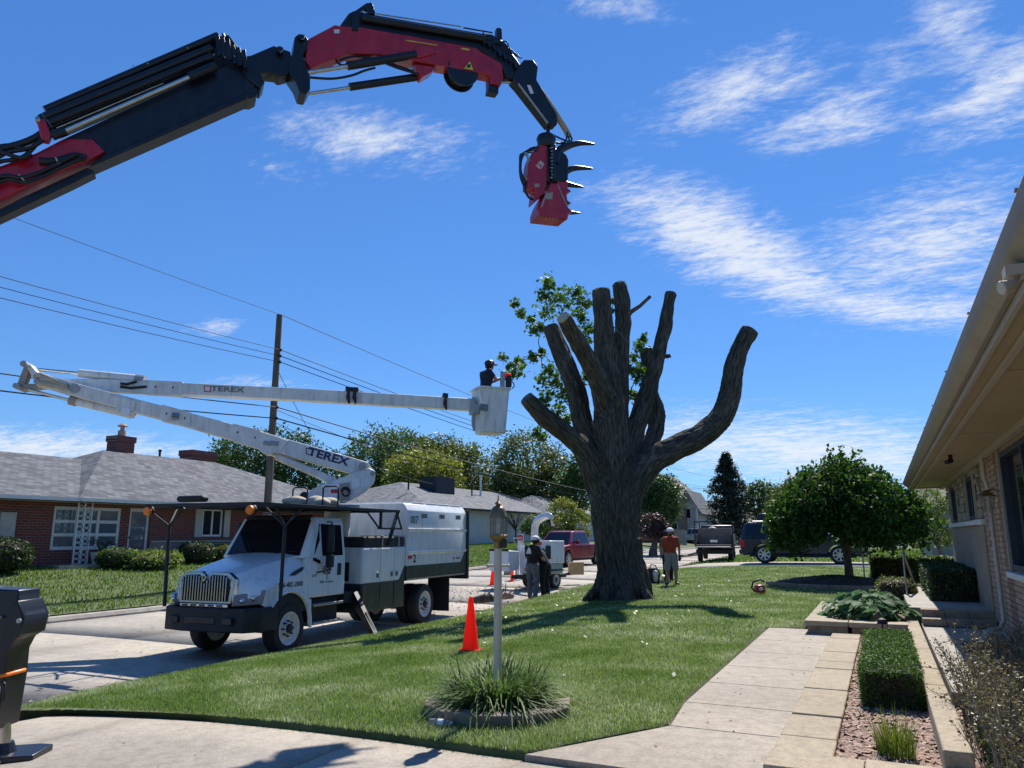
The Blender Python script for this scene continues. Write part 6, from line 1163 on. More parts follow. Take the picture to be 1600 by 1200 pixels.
crod((104, 219), (304, 131), 4.4, 'steel', 'piston_rod', -.24, b2); crod((90, 207), (255, 137), 1.4, 'steel', 'piston_rod', -.12, b2); crod((295, 135), (335, 118), 8, 'crane_black', 'cylinder_gland', -.24, b2); crod((85, 226), (106, 218), 8, 'crane_black', 'cylinder_gland', -.24, b2)
cpl([(62, 204), (75, 203), (85, 228), (80, 236), (70, 234), (66, 218)], .14, 'crane_red', 'cylinder_clevis', -.24, b2); crod((62, 206), (69, 206), 5, 'dull_steel', 'pin', -.32, b2)
for i in range(6): cpl([(335+i*8, 70+i*5), (341+i*8, 68+i*5), (345+i*8, 100+i*4), (339+i*8, 102+i*4)], .05, 'crane_black', 'bracket', -.22-.015*(i % 3), b2, .005)
crod((70, 172), (100, 163), 1.2, 'crane_black', 'guide_bar', -.02, b2); crod((100, 163), (110, 156), 1.2, 'crane_black', 'guide_bar', -.02, b2); crod((283, 82), (332, 60), 1.3, 'crane_black', 'guide_bar', -.02, b2); crod((348, 54), (352, 62), 2.4, 'crane_black', 'guide_bar', -.02, b2)
for a in ((314, 77), (293, 92), (333, 102), (350, 106), (318, 120), (364, 104), (210, 119), (232, 116)): crod((a[0]-.8, a[1]), (a[0]+.8, a[1]), 1.6, 'dull_steel', 'bolt', -.27, b2, 8)
cpl([(372, 100), (392, 96), (404, 122), (412, 138), (406, 146), (396, 141), (382, 128)], .34, 'crane_black', 'boom_nose', 0, b2); cpl([(384, 150), (400, 145), (400, 158), (390, 163), (380, 162)], .34, 'crane_black', 'boom_nose', 0, b2)
choses([[(-40, 285), (0, 262), (20, 252), (50, 246), (75, 232), (100, 216)], [(-40, 300), (0, 268), (25, 262), (45, 255), (66, 232), (70, 215)], [(-40, 310), (10, 290), (40, 292), (70, 283), (100, 268), (125, 255)], [(-40, 318), (15, 294), (45, 298), (75, 287), (110, 270), (130, 262)], [(0, 243), (20, 240), (45, 246), (60, 240)], [(0, 250), (18, 256), (40, 262), (55, 256)]], r=.028, off=-.26, par=mbm)
choses([[(-30, 262), (10, 245), (40, 236), (62, 226), (80, 212)], [(65, 262), (90, 262), (120, 254), (136, 258)]], r=.05, off=-.22, par=mbm)
for a in ((36, 288, 44, 297), (92, 262, 97, 272)): crod((a[0], a[1]), (a[2], a[3]), 1.3, 'hose_beige', 'hose_clamp', -.3, mbm)
# knuckle
cpl([(384, 97), (426, 79), (452, 88), (456, 110), (448, 124), (435, 127), (428, 122), (409, 120), (398, 130), (384, 115)], .26, 'crane_black', 'knuckle_link', 0)
for px, py, r in ((435, 90, 6), (468, 71, 5.5)): 
    m = MB(); p = cp(px, py); m.tube([p-cn*.22, p+cn*.22], r*10.3/1203, 18); m.build('pivot_pin', 'crane_black', cr, world=True, smooth=50); m = MB(); m.lathe([(r*10.3/1203*.8, -.012), (r*10.3/1203, -.012), (r*10.3/1203, .0), (r*10.3/1203*.8, 0)], (0, 0, 0), 'z', 18, close=True); F4 = frame(p-cn*.222, RH, UH); m.v = [tuple(F4@Vector(v)) for v in m.v]; m.build('pin_ring', 'dull_steel', cr, world=True)
cpl([(458, 68), (464, 63), (474, 64), (479, 72), (478, 82), (471, 96), (476, 114), (482, 128), (482, 148), (476, 156), (466, 154), (460, 138), (449, 122), (450, 106), (456, 90)], .34, 'crane_black', 'joint_plate', 0)
# jib
X = lambda x, y: (360+x*.375, y*.375)
jib = cpl([X(*p) for p in ((318, 182), (430, 122), (455, 128), (530, 130), (730, 165), (1010, 215), (1040, 235), (1120, 282), (1126, 330), (1116, 372), (1075, 362), (1072, 326), (870, 290), (750, 268), (600, 242), (480, 240), (330, 300), (305, 270))], .24, 'crane_red', 'jib')
cpl([X(*p) for p in ((452, 118), (490, 65), (510, 55), (600, 72), (1040, 148), (1080, 150), (1130, 180), (1190, 260), (1215, 300), (1205, 345), (1140, 332), (1120, 280), (1040, 222), (800, 178), (530, 132))], .2, 'crane_black', 'jib_extension', .02, jib, .03)
crod(X(540, 95), X(1050, 180), 6.5, 'crane_black', 'extension_cylinder', -.12, jib); crod(X(600, 78), X(950, 130), 1.2, 'dull_steel', 'pipe', -.13, jib); crod(X(960, 135), X(1080, 155), 1.3, 'crane_black', 'pipe', -.13, jib)
cpl([X(*p) for p in ((485, 80), (560, 28), (585, 24), (600, 70), (570, 72), (560, 50), (510, 75), (505, 100))], .08, 'crane_black', 'bracket', -.05, jib, .005); cpl([X(*p) for p in ((500, 70), (530, 70), (525, 148), (500, 148))], .28, 'crane_black', 'clamp', 0, jib, .006); cpl([X(*p) for p in ((1106, 122), (1126, 124), (1128, 170), (1106, 165))], .1, 'crane_black', 'bracket', 0, jib, .005)
for i in range(7): p = X(1040+i*22, 172+i*17); crod((p[0], p[1]), (p[0]+3, p[1]+11-(i % 3)*2), 2.6, 'crane_black', 'valve', -.12, jib, 8)
choses([[X(*p) for p in ((1040, 155), (1060, 200), (1120, 195), (1160, 240), (1200, 262))], [X(*p) for p in ((1050, 170), (1090, 190), (1140, 190), (1150, 215), (1190, 250))]], r=.012, off=-.14, par=jib)
m = MB(); p = cp(*X(960, 308)); rw = 28*11.6/1203; m.tube([p-cn*.11, p-cn*.09, p-cn*.085, p+cn*.085, p+cn*.09, p+cn*.11], [rw, rw, rw*.8, rw*.8, rw, rw], 28); m.build('winch_drum', 'crane_black', jib, world=True, smooth=40)
crod(X(318, 318), X(488, 291), 4.0, 'steel', 'piston_rod', -.1); crod(X(482, 290), X(765, 243), 7.5, 'crane_black', 'jib_cylinder', -.1); crod(X(330, 382), X(505, 356), 3.2, 'steel', 'piston_rod', .06); crod(X(500, 354), X(800, 310), 7, 'crane_black', 'jib_cylinder', .06)
cpl([X(*p) for p in ((755, 225), (775, 205), (830, 215), (845, 240), (800, 255), (770, 262))], .3, 'crane_red', 'cylinder_lug', 0, jib); cpl([X(*p) for p in ((760, 280), (850, 292), (830, 315), (790, 335), (770, 305))], .2, 'crane_red', 'cylinder_lug', 0, jib); cpl([X(*p) for p in ((1075, 330), (1114, 335), (1110, 400), (1068, 392))], .16, 'crane_black', 'lug', 0, jib)
choses([[X(*p) for p in ((330, 330), (420, 335), (500, 322), (560, 300), (600, 290))], [X(*p) for p in ((440, 258), (470, 275), (560, 250), (640, 262), (760, 300))], [X(*p) for p in ((450, 262), (520, 245), (600, 258), (680, 290), (780, 320))]], r=.02, off=-.05)
# warning triangle and maker marks
for s_, mt, o in ((1.0, 'ink', -.1215), (.82, 'yellow', -.1235)):
    c0 = (982, 290); cpl([X(c0[0]-24*s_, c0[1]+12*s_+3), X(c0[0]+24*s_, c0[1]+20*s_+3), X(c0[0]+5, c0[1]-26*s_+3)], .003, mt, 'warning_sign', o, jib, None)
cpl([X(972, 298), X(988, 300), X(990, 286), X(980, 284)], .003, 'ink', 'warning_mark', -.126, jib, None); cpl([X(722, 184), X(852, 204), X(852, 208), X(722, 188)], .003, 'yellow', 'stripe', -.1215, jib, None); cpl([X(952, 216), X(985, 221), X(985, 228), X(952, 223)], .003, 'yellow', 'sticker', -.1215, jib, None); cpl([X(426, 142), X(448, 142), X(448, 158), X(426, 158)], .003, 'label_white', 'sticker', -.1215, jib, None)
# tip arm
tip = cpl([X(*p) for p in ((1168, 345), (1180, 300), (1215, 262), (1252, 262), (1272, 290), (1266, 345), (1305, 410), (1350, 488), (1352, 530), (1318, 532), (1190, 368))], .2, 'crane_black', 'tip_arm'); crod(X(1125, 345), X(1175, 342), 2.2, 'steel', 'piston_rod', 0, tip); cpl([X(1226, 368), X(1240, 368), X(1254, 402), X(1240, 404)], .003, 'label_white', 'sticker', -.102, tip, None)
crod(X(1190, 362), X(1312, 525), 1.8, 'grey_paint', 'edge_bar', -.1, tip)
choses([[X(*p) for p in ((1262, 350), (1290, 385), (1330, 440), (1368, 500), (1396, 545), (1408, 572))]], 'hose_beige', .055, -.02, tip, 'hose_sleeve')
choses([[X(*p) for p in ((1405, 565), (1416, 590), (1390, 605), (1350, 600))], [X(*p) for p in ((1400, 565), (1408, 592), (1370, 580), (1340, 565))], [X(*p) for p in ((1396, 560), (1385, 600), (1350, 608))]], r=.016, off=-.06, par=tip)
# king post, base and stabiliser leg with foot
zc = col_base.z; top = cp(-330, 430); m = MB(); m.tube([col_base+UH*.9, Vector((col_base.x, col_base.y, top.z))], [.42, .32], 20); m.build('column', 'crane_black', cr, world=True, smooth=50)
m = MB(); m.box(col_base.x-.7, col_base.x+.7, col_base.y-1.2, col_base.y+1.2, zc+.55, zc+1.15); m.build('base', 'crane_black', cr, world=True, bevel=.03); m = MB(); m.box(col_base.x-.35, col_base.x+.35, col_base.y-.6, col_base.y+.6, zc, zc+.551); m.build('base_leg', 'black_matte', cr, world=True)
SD = 6.75; S = lambda px, py: at(px, py, SD)
def spl(pts, th, mt, name, par, off=0, bevel=.012): m = MB(); m.prism([S(*p)+FH*(off-th/2) for p in pts], FH*th); return m.build(name, mt, par, world=True, bevel=bevel)
leg = spl([(-40, 916), (47, 920), (46, 935), (58, 960), (50, 990), (40, 996), (30, 1015), (26, 1055), (12, 1135), (-6, 1135), (-30, 1015)], .3, 'crane_black', 'stabiliser_leg', cr)
spl([(-300, 900), (0, 916), (0, 975), (-300, 960)], .26, 'crane_black', 'outrigger_beam', leg)
spl([(30, 955), (48, 935), (58, 962), (51, 990), (43, 988)], .36, 'crane_black', 'leg_lug', leg); m = MB(); p = S(52, 966); m.tube([p-FH*.2, p+FH*.2], .02, 10); m.build('pin', 'dull_steel', leg, world=True); m = MB(); p = S(18, 961); m.tube([p-FH*.17-RH*.02, p-FH*.17+RH*.03], .012, 8); m.build('pin', 'dull_steel', leg, world=True)
m = MB(); q = [S(x, y)+FH*o for x, y, o in ((-14, 1055, -.15), (8, 1053, -.17), (26, 1050, -.14), (27, 1050, .1))]; m.tube(q, .017, 8); m.build('chain', 'amber', leg, world=True, smooth=50)
spl([(3, 1068), (20, 1065), (17, 1088), (2, 1090)], .004, 'label_white', 'warning_label', leg, -.152, None); spl([(4, 1067), (20, 1064.5), (20, 1067), (4, 1069.5)], .004, 'label_red', 'warning_label', leg, -.155, None); spl([(8, 1072), (15, 1071), (13, 1080), (9, 1080)], .004, 'ink', 'warning_mark', leg, -.155, None)
spl([(-8, 1116), (14.5, 1114), (13, 1124), (-8, 1126)], .305, 'label_red', 'reflector_band', leg); m = MB(); m.tube([S(21, 1090)-FH*.15, S(27, 1088)-FH*.17, S(27, 1062)-FH*.17, S(22, 1060)-FH*.15], .012, 8); m.build('handle', 'crane_black', leg, world=True, smooth=50)
f0 = S(2, 1172); zf = zdrive(f0.x, f0.y); m = MB(); m.tube([S(3, 1132), Vector((S(3, 1170).x, S(3, 1170).y, zf+.1))], .065, 14); m.build('ram', 'steel', leg, world=True, smooth=50); m = MB(); m.tube([Vector((f0.x, f0.y, zf+.04)), Vector((f0.x, f0.y, zf+.14))], [.12, .085], 14); m.build('ram_collar', 'crane_black', leg, world=True)
m = MB(); c0 = Vector((f0.x-.06, f0.y-.02, zf)); fx = (RH*.96+FH*.28).normalized(); fy = Vector((-fx.y, fx.x, 0)); m.prism([c0+fx*a+fy*b+UH*.005 for a, b in ((-.4, -.2), (.34, -.2), (.4, .15), (.3, .2), (-.4, .2))], UH*.055); m.build('foot_plate', 'crane_black', leg, world=True, bevel=.01)
m = MB(); m.tube([c0+fx*(.02+.1*math.cos(t))-fy*.26+UH*(.03+.05*math.sin(t)) for t in [R_(10*i) for i in range(0, 19)]], .01, 6); m.build('foot_handle', 'dull_steel', leg, world=True, smooth=50)

# ---------------------------------------------------------------- grapple saw
Y_ = lambda x, y: (760+x/6., 180+y/6.)
gs = thing('grapple_saw', 'red grapple saw head with curved black claws hanging from the crane tip', 'grapple', cp(*Y_(560, 1000)))
def gpl(pts, th, mt, name, off=0, par=None, bevel=.008): m = MB(); m.prism([cp(*Y_(*p))+cn*(off-th/2) for p in pts], cn*th); return m.build(name, mt, par or gs, world=True, bevel=bevel)
sg = 12/1203/6.
def gtube(pts, rs, mt, name, off=0, n=10, par=None):
    P = [cp(*Y_(*p))+cn*off for p in pts]; Q = []; Rr = []
    for i in range(len(P)-1):
        p0, p1, p2, p3 = P[max(i-1, 0)], P[i], P[i+1], P[min(i+2, len(P)-1)]
        for j in range(5): t = j/5; Q.append(.5*((2*p1)+(p2-p0)*t+(2*p0-5*p1+4*p2-p3)*t*t+(3*p1-p0-3*p2+p3)*t**3)); Rr.append(rs[i]+(rs[i+1]-rs[i])*t)
    Q.append(P[-1]); Rr.append(rs[-1]); m = MB(); m.tube(Q, [r*sg for r in Rr], n); return m.build(name, mt, par or gs, world=True, smooth=60)
gtube([(585, 60), (580, 120), (575, 190)], [22, 20, 22], 'crane_black', 'hanger')
m = MB(); p = cp(*Y_(560, 250)); m.lathe([(.07, .12), (.15, .1), (.17, .04), (.15, -.02), (.16, -.08), (.13, -.13)], p, n=20); m.build('rotator', 'crane_black', gs, world=True, smooth=40)
gb = gpl([(470, 300), (550, 315), (545, 640), (520, 760), (470, 800), (430, 840), (415, 850), (430, 725), (362, 700), (362, 600), (372, 480), (385, 430), (415, 370), (462, 362)], .22, 'crane_red', 'body', 0, None, .02)
gpl([(540, 330), (620, 340), (720, 400), (740, 450), (735, 640), (640, 655), (545, 650)], .3, 'crane_black', 'claw_frame', .02, None, .02); gpl([(560, 320), (600, 320), (600, 640), (560, 640)], .36, 'crane_black', 'valve_block', -.02, None, .01)
sbx = gpl([(520, 760), (560, 680), (625, 680), (650, 780), (705, 890), (765, 945), (720, 965), (712, 1010), (450, 978), (442, 930), (470, 850)], .34, 'crane_red', 'saw_box', -.02, None, .015)
gpl([(446, 935), (716, 968), (712, 1012), (448, 982)], .37, 'crane_red', 'saw_guard', -.02, sbx, .006); gpl([(505, 780), (575, 765), (570, 830), (512, 830)], .003, 'trim_tan', 'sticker', -.193, sbx, None)
gtube([(470, 905), (500, 820), (525, 765)], [7, 7, 7], 'grey_paint', 'edge_rib', -.19, 6, sbx); gtube([(625, 700), (660, 790), (712, 900)], [6, 6, 6], 'grey_paint', 'edge_rib', -.19, 6, sbx)
gpl([(630, 650), (735, 655), (728, 710), (765, 742), (718, 762), (728, 825), (765, 852), (700, 880), (650, 770)], .16, 'crane_red', 'toothed_jaw', -.05)
gtube([(620, 480), (640, 380), (720, 315), (850, 278), (995, 288)], [62, 52, 42, 30, 9], 'crane_black', 'claw', -.06, 12); gtube([(690, 580), (740, 530), (830, 500), (990, 507)], [50, 40, 30, 10], 'crane_black', 'claw', -.02, 12); gtube([(690, 640), (760, 665), (890, 688)], [34, 28, 10], 'crane_black', 'claw', -.06, 10); gtube([(680, 880), (760, 912), (885, 916)], [34, 26, 6], 'crane_black', 'claw', .0, 10)
for k in range(4): gtube([(465+k*6, 325+k*4), (380-k*12, 345), (308+k*6, 430), (300+k*10, 560), (345+k*6, 650)], [9, 9, 9, 9, 9], 'crane_black', 'hose', -.12+.06*k, 6)
gtube([(350, 640), (352, 720), (390, 785), (425, 800)], [13, 13, 13, 13], 'crane_black', 'hose', -.05, 6)
for k in range(10): gtube([(548+6*(k % 3), 360+k*30), (575-4*(k % 2), 350+k*32)], [6, 6], 'dull_steel', 'fitting', -.2, 6)
for k in range(6): gtube([(320+k*7, 400+k*12), (345+k*6, 392+k*14)], [7, 7], 'dull_steel', 'fitting', -.16, 6)
for k in range(9): gtube([(470+k*28, 984+k*4), (474+k*28, 1000+k*3.4)], [7, 5], 'crane_black', 'bolt', -.2, 6, sbx)
gpl([(425, 668), (468, 668), (468, 700), (425, 700)], .003, 'trim_tan', 'sticker', -.113, gb, None)
for P in ([(452, 500), (470, 475), (500, 500), (480, 525), (465, 510), (478, 496)], [(440, 495), (455, 512), (470, 528)], [(478, 455), (515, 490)], [(468, 462), (505, 497)]): gtube(P, [5]*len(P), 'label_white', 'emblem', -.112, 5, gb)

# ---------------------------------------------------------------- cars (local: front towards -y, x across)
def car(name, label, cat, loc, rz, kind, paint, L=5.6, W=2.0, H=1.95, wb=3.35, r=.4, group=None, extra=None, rimm='alloy'):
    t = thing(name, label, cat, loc, rz, group); hw = W/2; f = -(L*.5); b = L*.5; fa = -wb*.5+.05; ra = wb*.5+.05; g = .34; belt = .62*H
    def arch(c): return [(c+(r+.08)*math.cos(R_(a)), r+(r+.08)*math.sin(R_(a))) for a in range(180, -1, -20)]
    lo = [(f, .45), (f, .85), (f+.1, belt*.82), (f+.35, belt*.9), (f+L*.22, belt*.97)]
    hd = f+L*.25
    lo += [(hd+.1, belt), (b-.05, belt), (b, belt-.1), (b, .5), (b-.1, g)]+[(y, max(z, g)) for y, z in arch(ra)[::-1]]+[(y, max(z, g)) for y, z in arch(fa)[::-1]]+[(f+.15, g)]
    m = MB(); m.prism([(-hw, y, z) for y, z in lo], (W, 0, 0)); body = m.build('body', paint, t, bevel=.06, seg=3)
    if kind == 'suv': gt = [(hd, belt+.002), (hd+.75, H-.03), (hd+1.2, H), (b-.35, H), (b-.2, H-.06), (b-.04, belt+.002)]
    else: gt = [(hd-.05, belt+.002), (hd+.65, H-.04), (hd+1.0, H), (hd+2.1, H), (hd+2.3, H-.06), (hd+2.42, belt+.002)]
    tw_ = hw-.26; V = []
    def xw(z): return (hw-.02)+(tw_-hw+.02)*(z-belt)/(H-belt)
    n = len(gt); m = MB(); V = [(-xw(z), y, z) for y, z in gt]+[(xw(z), y, z) for y, z in gt]; m.add(V, [tuple(range(n)), tuple(range(2*n-1, n-1, -1))]+[((i+1) % n, i, n+i, n+(i+1) % n) for i in range(n)]); m.build('cabin', paint, t, bevel=.05, seg=3)
    # glass
    z0, z1 = belt+.05, H-.12; y_in = lambda z, a, c: a[0]+(c[0]-a[0])*(z-a[1])/(c[1]-a[1])
    A, Bq = gt[0], gt[1]; Cc, Dd = gt[-1], gt[-2]; yf0, yf1 = y_in(z0, A, Bq)+.18, y_in(z1, A, Bq)+.12; yb0, yb1 = y_in(z0, Cc, Dd)-.15, y_in(z1, Cc, Dd)-.14
    nw = 3 if kind == 'suv' else 2
    for s in (-1, 1):
        for i in range(nw):
            a0, a1 = yf0+(yb0-yf0)*i/nw+.04, yf0+(yb0-yf0)*(i+1)/nw-.04; c0_, c1_ = max(a0, yf1 if i == 0 else a0), min(a1, yb1 if i == nw-1 else a1)
            m = MB(); P = [(a0, z0), (a1, z0), (c1_, z1), (c0_, z1)]; q = [(s*(xw(z)+.012), y, z) for y, z in P]+[(s*(xw(z)-.03), y, z) for y, z in P]; m.add(q, [(0, 1, 2, 3), (7, 6, 5, 4), (1, 0, 4, 5), (2, 1, 5, 6), (3, 2, 6, 7), (0, 3, 7, 4)]); m.build('window', 'glass', t)
        for i in range(1, nw+1 if kind != 'suv' else nw): yq = yf0+(yb0-yf0)*i/nw; m = MB(); m.box(s*hw-.006, s*hw+.006, yq-.008, yq+.008, .55, belt-.04); m.build('door_gap', 'black_matte', body); m = MB(); m.box(min(s*hw, s*(hw+.03)), max(s*hw, s*(hw+.03)), yq-.32, yq-.12, belt-.16, belt-.12); m.build('door_handle', 'black_matte', body)
        m = MB(); m.box(s*(hw+.1)-.11, s*(hw+.1)+.11, hd+.55, hd+.7, belt+.02, belt+.22); m.build('mirror', paint, t, bevel=.03)
        wheel(t, (s*(hw-.13), fa, r), r, .25, s, rimm, .68, spokes=7); wheel(t, (s*(hw-.13), ra, r), r, .25, s, rimm, .68, spokes=7)
        m = MB(); m.box(s*(hw-.22)-.2, s*(hw-.22)+.2, f-.02, f+.2, .82, 1.02); m.build('headlight', 'lens', t, bevel=.03); m = MB(); m.box(s*(hw-.08)-.1, s*(hw-.08)+.1, b-.22, b+.015, belt-.42, belt-.08); m.build('taillight', 'lamp_red', t, bevel=.02)
    def slope_pane(a, c, nm, sgn):
        m = MB(); P = []
        for z in (z0+.02, z1+.03): y = y_in(z, a, c); P += [(-(xw(z)-.12), y-.014*sgn, z), ((xw(z)-.12), y-.014*sgn, z)]
        q = P+[(p[0], p[1]+.04*sgn, p[2]) for p in P]; m.add(q, [(0, 1, 3, 2), (6, 7, 5, 4), (0, 4, 5, 1), (2, 3, 7, 6), (0, 2, 6, 4), (1, 5, 7, 3)]); m.build(nm, 'glass', t)
    slope_pane(A, Bq, 'windshield', 1); slope_pane(Cc, Dd, 'rear_window', -1)
    m = MB(); m.box(-hw+.45, hw-.45, f-.03, f+.1, .72, 1.05); m.build('grille', 'black_paint', t, bevel=.02); m = MB(); m.box(-hw+.03, hw-.03, f-.06, f+.15, .42, .62); m.build('bumper', 'chrome' if kind == 'pickup' else paint, t, bevel=.04); m = MB(); m.box(-hw+.04, hw-.04, b-.1, b+.08, .42, .64); m.build('bumper', 'chrome' if kind == 'pickup' else paint, t, bevel=.04)
    if kind == 'pickup': m = MB(); y0 = hd+2.5; m.box(-hw+.12, hw-.12, y0, b-.1, belt-.02, belt+.006); m.build('bed_liner', 'black_matte', t)
    else:
        for s in (-1, 1): m = MB(); m.tube([(s*(tw_-.05), hd+1.3, H+.06), (s*(tw_-.05), b-.6, H+.06)], .022, 8); m.build('roof_rail', 'alloy', t)
    m = MB(); m.box(-.9, .9, f+.5, b-.4, .3, .5); m.build('underbody', 'black_matte', t)
    return t
sv = car('sport_wagon', 'dark navy sport wagon with roof carrier in the next driveway', 'car', (-3.45, 39.6, zg(-4, 39)+.035), R_(90), 'suv', 'car_navy', 5.6, 2.0, 1.92, 3.32, .42)
m = MB(); m.hexa([(x, y, z) for z, k_ in ((1.99, 1.0), (2.38, .88)) for x, y in ((-.42*k_, -.55*k_+.5), (.42*k_, -.55*k_+.5), (.42*k_, 1.75*k_+.4), (-.42*k_, 1.75*k_+.4))]); rc_ = m.build('roof_carrier', 'black_paint', sv, bevel=.1, seg=4); m = MB(); m.box(.33, .38, 1.2, 1.6, 2.24, 2.28); m.build('carrier_badge', 'label_white', rc_)
car('pickup_truck', 'red pickup truck parked on the street behind the chipper', 'pickup', (-16.2, 41.0, zs(41)+.02), R_(-6), 'pickup', 'car_red', 5.8, 2.0, 1.92, 3.6, .42)
car('pickup_truck', 'dark red pickup half hidden right of the cut trunk', 'pickup', (-22.3, 79.5, zg(-22.3, 79)+.03), R_(100), 'pickup', 'car_darkred', 5.8, 2.0, 1.92, 3.6, .42)
sp_ = car('pickup_truck', 'silver pickup with ladder rack parked far down the street', 'pickup', (-21.6, 100.5, zg(-21.6, 100)+.03), R_(-112), 'pickup', 'car_silver', 5.8, 2.0, 1.95, 3.6, .42)
m = MB()
for s in (-1, 1):
    m.beam((s*.85, -.6, 2.2), (s*.85, 2.7, 2.2), .06, .06)
    for y in (1.1, 2.6): m.beam((s*.85, y, 1.2), (s*.85, y, 2.2), .05, .05)
for y in (-.6, 1.1, 2.6): m.beam((-.85, y, 2.2), (.85, y, 2.2), .05, .05)
m.build('ladder_rack', 'trim_white', sp_)
p = at(748, 848, 70); car('compact_wagon', 'dark blue wagon parked by the white house behind the chip box', 'car', (-31.5, 63.4, zg(-31.5, 63)+.03), R_(-90), 'suv', 'car_blue', 4.6, 1.85, 1.7, 2.7, .36)

# flatbed tree crew truck in front of the dark wagon
dk_ = thing('dump_truck', 'black low stake bed truck parked left of the dark wagon', 'truck', (-9.0, 47.0, zg(-9, 47)), R_(8))
def K(name, mt, *bx, bevel=.02): m = MB(); m.box(*bx); return m.build(name, mt, dk_, bevel=bevel)
K('bed_floor', 'black_matte', -1.05, 1.05, -2.6, 1.6, .82, .95); K('side_board', 'black_matte', -1.08, -1.0, -2.6, 1.6, .95, 1.55); K('side_board', 'black_matte', 1.0, 1.08, -2.6, 1.6, .95, 1.55); K('front_board', 'black_matte', -1.0, 1.0, 1.55, 1.63, .95, 1.75); K('cab', 'black_paint', -.98, .98, 1.75, 3.3, .6, 2.1, bevel=.12); K('tailgate', 'grey_paint', -1.0, 1.0, -3.25, -2.62, .80, .86); K('bumper', 'black_matte', -1.0, 1.0, -2.75, -2.6, .45, .7); K('frame', 'black_matte', -.4, .4, -2.5, 3.2, .5, .7); K('plate', 'label_white', -.2, .2, -2.64, -2.6, 1.1, 1.22, bevel=.004); K('hood', 'black_paint', -.9, .9, 3.3, 4.3, .6, 1.3, bevel=.1)
for s in (-1, 1):
    for y in (-1.6, 3.1): wheel(dk_, (s*.85, y, .4), .4, .26, s, 'dull_steel', .6)
m = MB()
for s in (-1, 1):
    for y in (-2.5, 1.5): m.beam((s*1.04, y, .9), (s*1.04, y, 2.25), .06, .06)
    m.beam((s*1.04, -2.5, 2.25), (s*1.04, 1.5, 2.25), .06, .06)
m.beam((-1.04, -2.5, 2.25), (1.04, -2.5, 2.25), .06, .06); m.build('rack', 'black_matte', dk_)
m = MB()
for i in range(3): m.tube([(-.2+.3*math.cos(R_(20*k)), .2+i*.2, 1.35+.3*math.sin(R_(20*k))+.3) for k in range(19)], .04, 6)
m.build('hose_reel', 'label_white', dk_, smooth=60); K('cargo', 'brown_wall', -.95, .95, -1.2, 1.4, .96, 1.9)

# ---------------------------------------------------------------- wood chipper
ch = thing('wood_chipper', 'white towed wood chipper with curved discharge chute on the street', 'chipper', (-11.75, 26.0, zs(26)), R_(-12))
def Cb(name, mt, *bx, bevel=.03, par=None): m = MB(); m.box(*bx); return m.build(name, mt, par or ch, bevel=bevel)
Cb('frame', 'black_matte', -.5, .6, -.7, 1.9, .42, .58); Cb('drum_housing', 'white_paint', -.5, .42, -.1, .85, .6, 1.75); eng = Cb('engine_cover', 'white_paint', .0, .9, .2, 1.3, 1.05, 2.0); Cb('engine', 'dull_steel', .0, .85, .25, 1.25, .6, 1.04); Cb('fuel_tank', 'black_matte', .55, 1.0, -.45, .15, .55, 1.0)
m = MB(); m.hexa([(-1.55, -.85, .72), (-.5, -.85, .72), (-.5, -.1, .8), (-1.55, -.1, .8), (-1.55, -.85, 1.62), (-.5, -.85, 1.58), (-.5, -.1, 1.55), (-1.55, -.1, 1.62)]); ft = m.build('feed_table', 'white_paint', ch, bevel=.02); Cb('feed_side', 'black_matte', -1.56, -.5, -.88, -.84, 1.56, 1.66, bevel=.01)
m = MB(); m.prism([(-1.3, -.855, 1.0), (-1.1, -.855, 1.16), (-.98, -.855, 1.1), (-.85, -.855, 1.0), (-.95, -.855, .96), (-1.08, -.855, 1.02)], (0, -.006, 0)); m.build('mark', 'ink', ft)
chp = [(-.02, .35, 1.7), (-.02, .35, 2.3), (.02, .33, 2.62), (.2, .3, 2.88), (.5, .25, 3.0), (.85, .2, 3.05), (1.05, .18, 2.95)]
m = MB(); m.tube(chp, [.2, .2, .2, .19, .18, .17, .15], 4); m.build('chute', 'white_paint', ch, bevel=.03, smooth=30); m = MB(); m.beam((.86, .17, 2.88), (1.1, .14, 2.6), .3, .03); m.build('chute_flap', 'black_matte', ch)
text('Altec', .34, 'ink', eng, frame((.42, .196, 1.62), (1, 0, 0), (0, 0, 1)), bold=.008); Cb('control_panel', 'black_matte', .72, .95, .1, .2, 1.25, 1.8, par=eng, bevel=.01)
for s in (-.62, .72): wheel(ch, (s, .75, .36), .36, .24, 1 if s > 0 else -1, 'rim_white', .6)
Cb('mudguard', 'black_matte', .58, .95, .3, 1.2, .74, .8); m = MB(); m.beam((0, 1.9, .5), (0, 3.2, .5), .12, .12); m.build('tow_bar', 'black_matte', ch); m = MB(); m.tube([(-.3, -.5, 1.6), (-.3, -.75, 2.1), (.1, -.75, 2.1), (.1, -.4, 1.75)], .03, 7); m.build('feed_bar', 'dull_steel', ch, smooth=50)
m = MB(); m.lathe([(.1, 0), (.1, .05), (.001, .06)], (.35, .14, 1.9), 'y', 14); m.build('tail_lamp', 'lamp_red', eng)
ch.scale = (.86, .86, .86)
